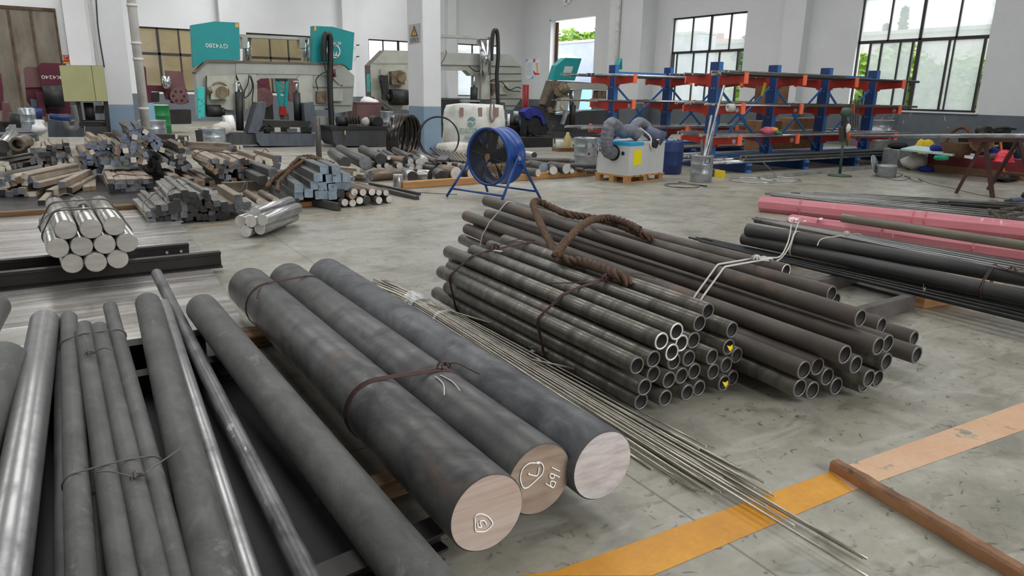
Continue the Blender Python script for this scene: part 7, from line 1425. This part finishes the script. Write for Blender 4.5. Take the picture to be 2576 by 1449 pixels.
for k, (a, b) in enumerate(((903, 113), (903, 142))): MB().beam(ony(a, b, 35.98), ony(a-6, b+1, 35.8), .05, .05).build('wall_hook', 'machine_black', label='small dark hook on the end wall beside the first saw, %s one' % ['upper', 'lower'][k], cat='hook')
for k, (a, b) in enumerate(((447, 561), (470, 554))): MB().blob(fl(a, b)+V((0, 0, .02)), (.07, .05, .02), 10, jit=.4, seed=50+k).build('paper_scrap', 'white_plastic', label='white scrap on the floor at the foot of the big dark bundle, %s one' % ['larger', 'smaller'][k], cat='scrap')
# ------------------------------------------------------------------ trestle and things along the side wall
mat('trestle_brown', (74, 42, 36), (60, 34, 30), s=5, rough=.6, c3=(150, 130, 120), s3=9, lo3=.7, hi3=.76)
mat('beam_red', (128, 44, 50), (110, 36, 42), s=3, rough=.6, c3=(88, 60, 44), s3=7, lo3=.66, hi3=.75)
mat('wicker', (112, 80, 56), (78, 54, 38), s=18, st=(1, 1, 5), lo=.4, hi=.6, rough=.85, bump=.6, bs=30)
mat('helmet_red', (214, 40, 66), rough=.3)
mat('orange_stick', (232, 120, 50), rough=.6)
mat('pale_board', (186, 216, 212), (170, 200, 196), s=2, rough=.5)
mat('green_pole', (66, 92, 76), (54, 78, 64), s=4, rough=.5)
mat('chain_dark', (84, 78, 72), rough=.5, metal=.5)
T1 = [fl(2405, 486), fl(2497, 497)]
tr = thing('trestle', 'brown angle iron trestle carrying the ends of two long silver tubes', 'trestle', (T1[0]+T1[1])/2)
yt = T1[0].y; P = lambda px, py, y=yt: ony(px, py, y)
A0 = fl(2405, 486); A1 = fl(2497, 497); B0 = fl(2486, 477); B1 = fl(2605, 492)
ht = ony(2480, 352, A0.y).z; TA = (A0+A1)/2+V((0, 0, ht)); TB = (B0+B1)/2+V((0, 0, ht)); TA = V((ony(2478, 352, 6.2).x, 6.2, ony(2478, 352, 6.2).z)); TB = V((ony(2562, 352, 5.95).x, 5.95, ony(2562, 352, 5.95).z))
for p, t in ((A0, TA), (A1, TA), (B0, TB), (B1, TB)): MB().beam(p, t, .06, .05).build('leg', 'trestle_brown', tr)
MB().beam(TA+V((-.3, .1, 0)), TB+V((.3, -.1, 0)), .07, .07).build('top_bar', 'trestle_brown', tr)
for a, b, t in ((A0, A1, TA), (B0, B1, TB)): MB().beam(a*.64+t*.36, b*.64+t*.36, .04, .04).build('cross_bar', 'trestle_brown', tr)
tz = TA.z+.06
a = ony(2135, 343, 10.75); dtn = TA+V((0, 0, .07)); dirv = (dtn-a).normalized()
rod('long_silver_tube', a, dtn+dirv*3.0, .038, ['bar_silver', 'rod_end'], 'long silver tube resting on the rack and the trestle, upper of two', 'steel tube', 'silver tubes on the trestle', n=20)
a2 = ony(2470, 358, 6.6); rod('long_silver_tube', TA+V((-.2, .3, .055)), TA+V((-.2, .3, .055))+dirv*3, .03, ['bar_silver', 'rod_end'], 'short silver tube lying on the trestle under the long one', 'steel tube', 'silver tubes on the trestle', n=20)
# red beam with timbers below
a, b = fl(2348, 432), fl(2640, 462); z0 = .17; d = (b-a).normalized()
MB().prism([a+V((0, 0, z0)), a+V((0, 0, z0+.26)), a+V((.22, .3, z0+.26)), a+V((.22, .3, z0))], (b-a)*1.3).build('red_beam', 'beam_red', label='dark red steel beam on timbers along the side wall', cat='steel beam')
MB().prism([a+V((0, 0, 0)), a+V((0, 0, z0-.002)), a+V((.2, .3, z0-.002)), a+V((.2, .3, 0))], (b-a)*1.3).build('timber', 'old_wood', label='weathered timber under the dark red beam', cat='timber')
ztop = z0+.262
def on_beam(px, py, back=.15): p = fl(px, py, ztop); return p
q = lambda px, py, y: ony(px, py, y)
c = fl(2420, 396, ztop)+V((.0, .12, 0)); rx = .34
bk = thing('wicker_basket', 'brown wicker basket with tall handle on the red beam', 'basket', c)
MB().lathe([(.0, 0), (.22, 0), (.26, .1), (.36, .3), (.33, .3), (.22, .08), (0, .04)], c, n=28).build('bowl', 'wicker', bk)
MB().sweep(smooth_path([c+V((-.06, -.3, .2)), c+V((0, -.2, .5)), c+V((.05, 0, .62)), c+V((.05, .2, .5)), c+V((.02, .3, .25))], 6), .04, 6).build('handle', 'wicker', bk)
c = fl(2470, 402, ztop)+V((.1, .1, 0)); bk = thing('wicker_basket', 'second wicker basket tipped on its side behind the trestle leg', 'basket', c)
MB().lathe([(0, 0), (.13, 0), (.17, .07), (.22, .2), (.2, .2), (.13, .05), (0, .03)], c+V((.0, 0, .26)), V((-.75, -.3, .45)), n=26).build('bowl', 'wicker', bk)
c = fl(2535, 408, ztop)+V((.05, .1, 0)); hm = thing('safety_helmet', 'shiny red safety helmet on the red beam', 'helmet', c); MB().lathe([(.0, .24), (.07, .225), (.13, .17), (.16, .09), (.165, .02), (.2, .0), (.19, 0.015), (.15, .02), (.0, .03)], c, n=28).build('shell', 'helmet_red', hm)
MB().sweep(smooth_path([c+V((-.14, -.12, .12)), c+V((-.1, -.18, .2)), c+V((.02, -.15, .26)), c+V((.1, -.1, .26))], 5), .014, 6).build('strap', 'white_plastic', hm)
MB().beam(fl(2527, 455), ony(2517, 357, 7.2), .035, .035).build('orange_stick', 'orange_stick', label='orange stick leaning against the red beam', cat='stick')
c = fl(2505, 404, ztop)+V((.1, .1, 0)); MB().blob(c+V((0, 0, .12)), (.2, .15, .13), 12, jit=.2, seed=11).build('blue_rag', 'blue_cloth', label='dark blue rag beside the red helmet', cat='cloth'); MB().blob(c+V((-.15, -.05, .08)), (.2, .12, .08), 12, jit=.25, seed=12).build('glove', 'rope_grey', label='grey work gloves on the red beam before the blue rag', cat='gloves')
MB().blob(fl(2372, 380, .51)+V((0, .05, .05)), (.28, .2, .1), 12, jit=.25, seed=13).build('blue_rag', 'blue_cloth', label='blue cloth on the pale board behind the basket', cat='cloth')
# bench with pale board, cloth, tins
pb = thing('pale_board', 'pale green board lying on tins along the wall behind the red beam', 'board', fl(2330, 385, .4)); MB().prism([fl(2265, 378, .47), fl(2395, 393, .47), fl(2440, 384, .47), fl(2300, 370, .47)], (0, 0, .04)).build('board', 'pale_board', pb)
c = fl(2290, 404); MB().cyl(fl(2272, 402)+V((0, 0, .14)), fl(2297, 405)+V((0, 0, .14)), .14, 24, mc=1).build('tin_can', ['drum_metal', 'oily_brown'], label='open tin lying on its side under the pale board', cat='tin')
MB().cyl(fl(2345, 410), fl(2345, 410)+V((0, 0, .45)), .2, 20).build('pale_tin', 'steel_light', label='pale tin supporting the board beside the yellow bag', cat='tin')
MB().blob(fl(2318, 400)+V((0, 0, .25)), (.3, .22, .3), 14, jit=.22, seed=14).build('yellow_bag', 'yellow_plastic', label='bright yellow plastic bag at the end of the red beam', cat='bag')
MB().blob(fl(2305, 425)+V((0, 0, .16)), (.55, .3, .2), 16, jit=.15, seed=15).build('grey_sack', 'cloth_white', label='grey white sack slumped before the yellow bag', cat='sack')
MB().blob(fl(2328, 432)+V((0, 0, .06)), (.2, .15, .08), 12, jit=.2, seed=16).build('blue_cloth', 'blue_cloth', label='dark blue cloth under the grey sack', cat='cloth')
MB().blob(fl(2260, 372, .45)+V((0, 0, .05)), (.32, .16, .08), 14, jit=.2, seed=17).build('dark_cloth', 'black_cloth', label='dark crumpled cloth on the tins by the wall', cat='cloth')
MB().blob(fl(2376, 402, .45)+V((.05, .1, .03)), (.18, .12, .05), 12, jit=.2, seed=18).build('green_packet', 'green_cloth', label='green packet on the red beam beside the basket', cat='packet')
MB().prism([fl(2425, 397, ztop+.01), fl(2455, 402, ztop+.01), fl(2450, 393, ztop+.01), fl(2430, 391, ztop+.01)], (0, 0, .05)).build('white_folder', 'white_plastic', label='white flat box on the red beam before the basket', cat='box')
mc_ = thing('dark_machine', 'dark machine with two round drums behind the trestle', 'machine', fl(2520, 395)+V((0, 1.2, 0))); ym = 9.6
for px in (2487, 2533): MB().cyl(ony(px, 330, ym), ony(px, 330, ym)+V((.25, .35, 0)), .12, 24).build('drum', 'rubber', mc_)
ply(lambda a, b, y: ony(a, b, y), rect(2470, 345, 2576, 392), ym, .6, 'body', 'oily_sheet', mc_); MB().sweep(smooth_path([ony(2460, 334, ym), ony(2490, 328, ym), ony(2520, 322, ym), ony(2555, 325, ym)], 4), .03, 6).build('handle', 'rubber', mc_)
ply(lambda a, b, y: ony(a, b, y), rect(2498, 364, 2512, 369), ym-.02, .02, 'name_plate', 'letter_gold', mc_)
MB().cyl(ony(2572, 395, 9.3), ony(2572, 340, 9.3), .22, 20).build('blue_barrel', 'hood_blue', label='blue barrel cut off by the view edge behind the trestle', cat='barrel')
MB().blob(fl(2530, 456)+V((0, 0, .06)), (.45, .16, .08), 16, jit=.35, seed=19).build('black_tarp', 'oily_sheet', label='black crumpled plastic on the floor behind the trestle', cat='plastic sheet')
# pot with lid, chain, vise stand, rings
c = fl(2228, 443); pt = thing('steel_pot', 'stainless pot with its lid propped up behind, on the open floor', 'pot', c); MB().lathe([(0, 0), (.19, 0), (.2, .02), (.2, .2), (.21, .22), (.17, .24), (.14, .24), (0, .24)], c, n=32).build('pot', 'drum_metal', pt)
MB().lathe([(0, 0), (.2, .0), (.215, .02), (.2, .03), (0, .03)], c+V((-.06, .26, .22)), V((.25, -.9, .35)), n=32).build('lid', 'drum_metal', pt)
for px, r in ((1480+0, .0),):
    pass
c = fl(2112, 443); vs = thing('vise_stand', 'green pole stand with round foot carrying a vise and hanging chains', 'stand', c); yv = c.y
MB().lathe([(0, 0), (.24, 0), (.24, .025), (.06, .05), (.05, .06), (0, .06)], c, n=32).build('round_foot', 'green_pole', vs); MB().cyl(c+V((0, 0, .05)), ony(2122, 340, yv), .028, 16).build('pole', 'green_pole', vs)
MB().sweep([ony(2122, 345, yv), ony(2120, 325, yv), ony(2125, 285, yv), ony(2128, 280, yv)], .05, 10).build('vise_body', 'machine_black', vs); ply(lambda a, b, y: ony(a, b, y), [(2116, 320), (2122, 318), (2124, 355), (2117, 358)], yv-.08, .06, 'vise_jaw', 'chain_dark', vs); ply(lambda a, b, y: ony(a, b, y), [(2128, 335), (2133, 335), (2137, 362), (2134, 368)], yv-.06, .05, 'vise_lever', 'oily_brown', vs)
p = ony(2128, 288, yv); MB().lathe([(.0, .13), (.09, .12), (.12, .0), (.06, -.04), (0, -.04)], p-V((.0, 0, .0)), (-.3, -.2, 1), 24).build('pipe_cup', 'green_pole', vs)
for k, px in enumerate((2140, 2146, 2152, 2158)):
    mb = MB(); n = 15
    for j in range(n):
        z0 = ony(px, 255+j*4.6, yv); M3 = Matrix.Rotation(j % 2*1.57, 3, 'Z')
        mb.sweep([z0+M3 @ V((.016*math.cos(t), 0, .03*math.sin(t))) for t in [i*.785 for i in range(8)]], .006, 5, closed=True)
    mb.build('chain', 'chain_dark', vs)
mat('label_white', (236, 230, 216), rough=.6)
MB().blob(ony(2134, 322, yv-.1), (.05, .04, .08), 10, seed=20).build('hanging_tape', 'label_white', label='white wrapped roll hanging on the vise stand', cat='tape')
def ring(label, c, r, w_, m, sy=1.): return tag(MB().lathe([(r-w_/2, .003), (r+w_/2, .003), (r+w_/2, .02), (r-w_/2, .02)], c, n=48, close=True).build('metal_ring', m), label, 'ring')
ring('white metal ring lying flat before the rack feet, by the blue box', fl(1893, 455), .42, .05, 'bar_silver'); ring('pale ring lying flat in front of the offcut drum', fl(1715, 468), .3, .03, 'bar_grey'); ring('pale flat ring lying beside the vise stand', fl(1960, 452), .4, .06, 'bar_silver')
MB().beam(fl(1915, 450)+V((0, 0, .03)), fl(2230, 421)+V((0, 0, .03)), .05, .05).build('white_channel', 'bar_silver', label='long white channel lying on the floor before the rack', cat='steel channel')
MB().beam(fl(1708, 460)+V((0, 0, .01)), fl(1778, 470)+V((0, 0, .01)), .03, .02).build('flat_strip', 'bar_black', label='short dark strip on the floor before the offcut drum', cat='steel strip')
loose('thin pale rod leaning from the rack to the floor', [ony(1916, 405, 10.2), fl(1952, 440)], .008, 'bar_grey', 'leaning_rod', 'steel rod')
loose('tangled black cable on the open floor beside the pot', [fl(2190, 444), fl(2230, 448), fl(2260, 455), fl(2290, 448), fl(2275, 443), fl(2300, 455), fl(2320, 458), fl(2310, 450), fl(2340, 462), fl(2400, 475), fl(2460, 490), fl(2540, 502), fl(2600, 508)], .008, 'rubber', 'cable', 'cable')
loose('coiled black hose round the pot foot', [fl(2196, 440), fl(2215, 446), fl(2250, 447), fl(2270, 440), fl(2250, 434)], .01, 'rubber', 'hose', 'hose')
loose('dark cable looped on the floor beyond the rods', [fl(2436, 505), fl(2440, 512), fl(2480, 513), fl(2520, 510), fl(2500, 505), fl(2470, 508), fl(2520, 516), fl(2570, 512)], .007, 'rubber', 'cable', 'cable')
c = fl(2558, 512); gr = thing('angle_grinder', 'blue and black angle grinder on the floor under the trestle', 'grinder', c); MB().sweep([c+V((-.12, .05, .05)), c+V((.12, -.02, .06)), c+V((.28, -.07, .06))], .04, 12).build('body', 'hood_blue', gr); MB().cyl(c+V((.12, -.02, .1)), c+V((.14, -.03, .17)), .035, 12).build('handle', 'rubber', gr); MB().cyl(c+V((-.16, .06, .02)), c+V((-.16, .06, .06)), .06, 20).build('head', 'rubber', gr)
# things behind the rack along the wall
c = fl(2215, 376); drum('dented grey drum with red stain by the wall behind the rack', (c.x-.3, c.y, 0), .42, .95, 'drum_metal'); MB().blob((c.x-1.2, c.y-.1, .3), (.25, .2, .3), 12, jit=.15, seed=21).build('red_bag', 'helmet_red', label='red bag behind the last front rack post', cat='bag')
for k, (px, t) in enumerate(((2205, 285), (2222, 290))): MB().beam(fl(px-20, 372), onx(px+28, t-5, XR-.15), .05, .05).build('leaning_bar', 'bar_grey', label='grey bar leaning against the side wall behind the rack, %s one' % ['upper', 'lower'][k], cat='steel bar')
# scratches of white on the dado of the side wall
mb = MB(); r_ = random.Random(31)
for k in range(16):
    p = V((XR-.006, r_.uniform(8.2, 14.2), r_.uniform(.35, 1.1))); u = V((0, r_.uniform(-.04, .04), r_.uniform(.03, .13))); mb.quad(p, p+V((0, .012, 0)), p+u+V((0, .012, 0)), p+u)
o = mb.build('paint_scratch', 'white_plastic', kind='stuff'); o['label'] = 'white scratches on the grey dado of the side wall'; o['category'] = 'scratches'

p = fl(2260, 372, .45); MB().bx((p.x-.3, p.y-.2, 0), (p.x+.3, p.y+.2, .43), bev=.01).build('crate', 'steel_light', label='pale crate by the wall under the dark crumpled cloth', cat='crate')
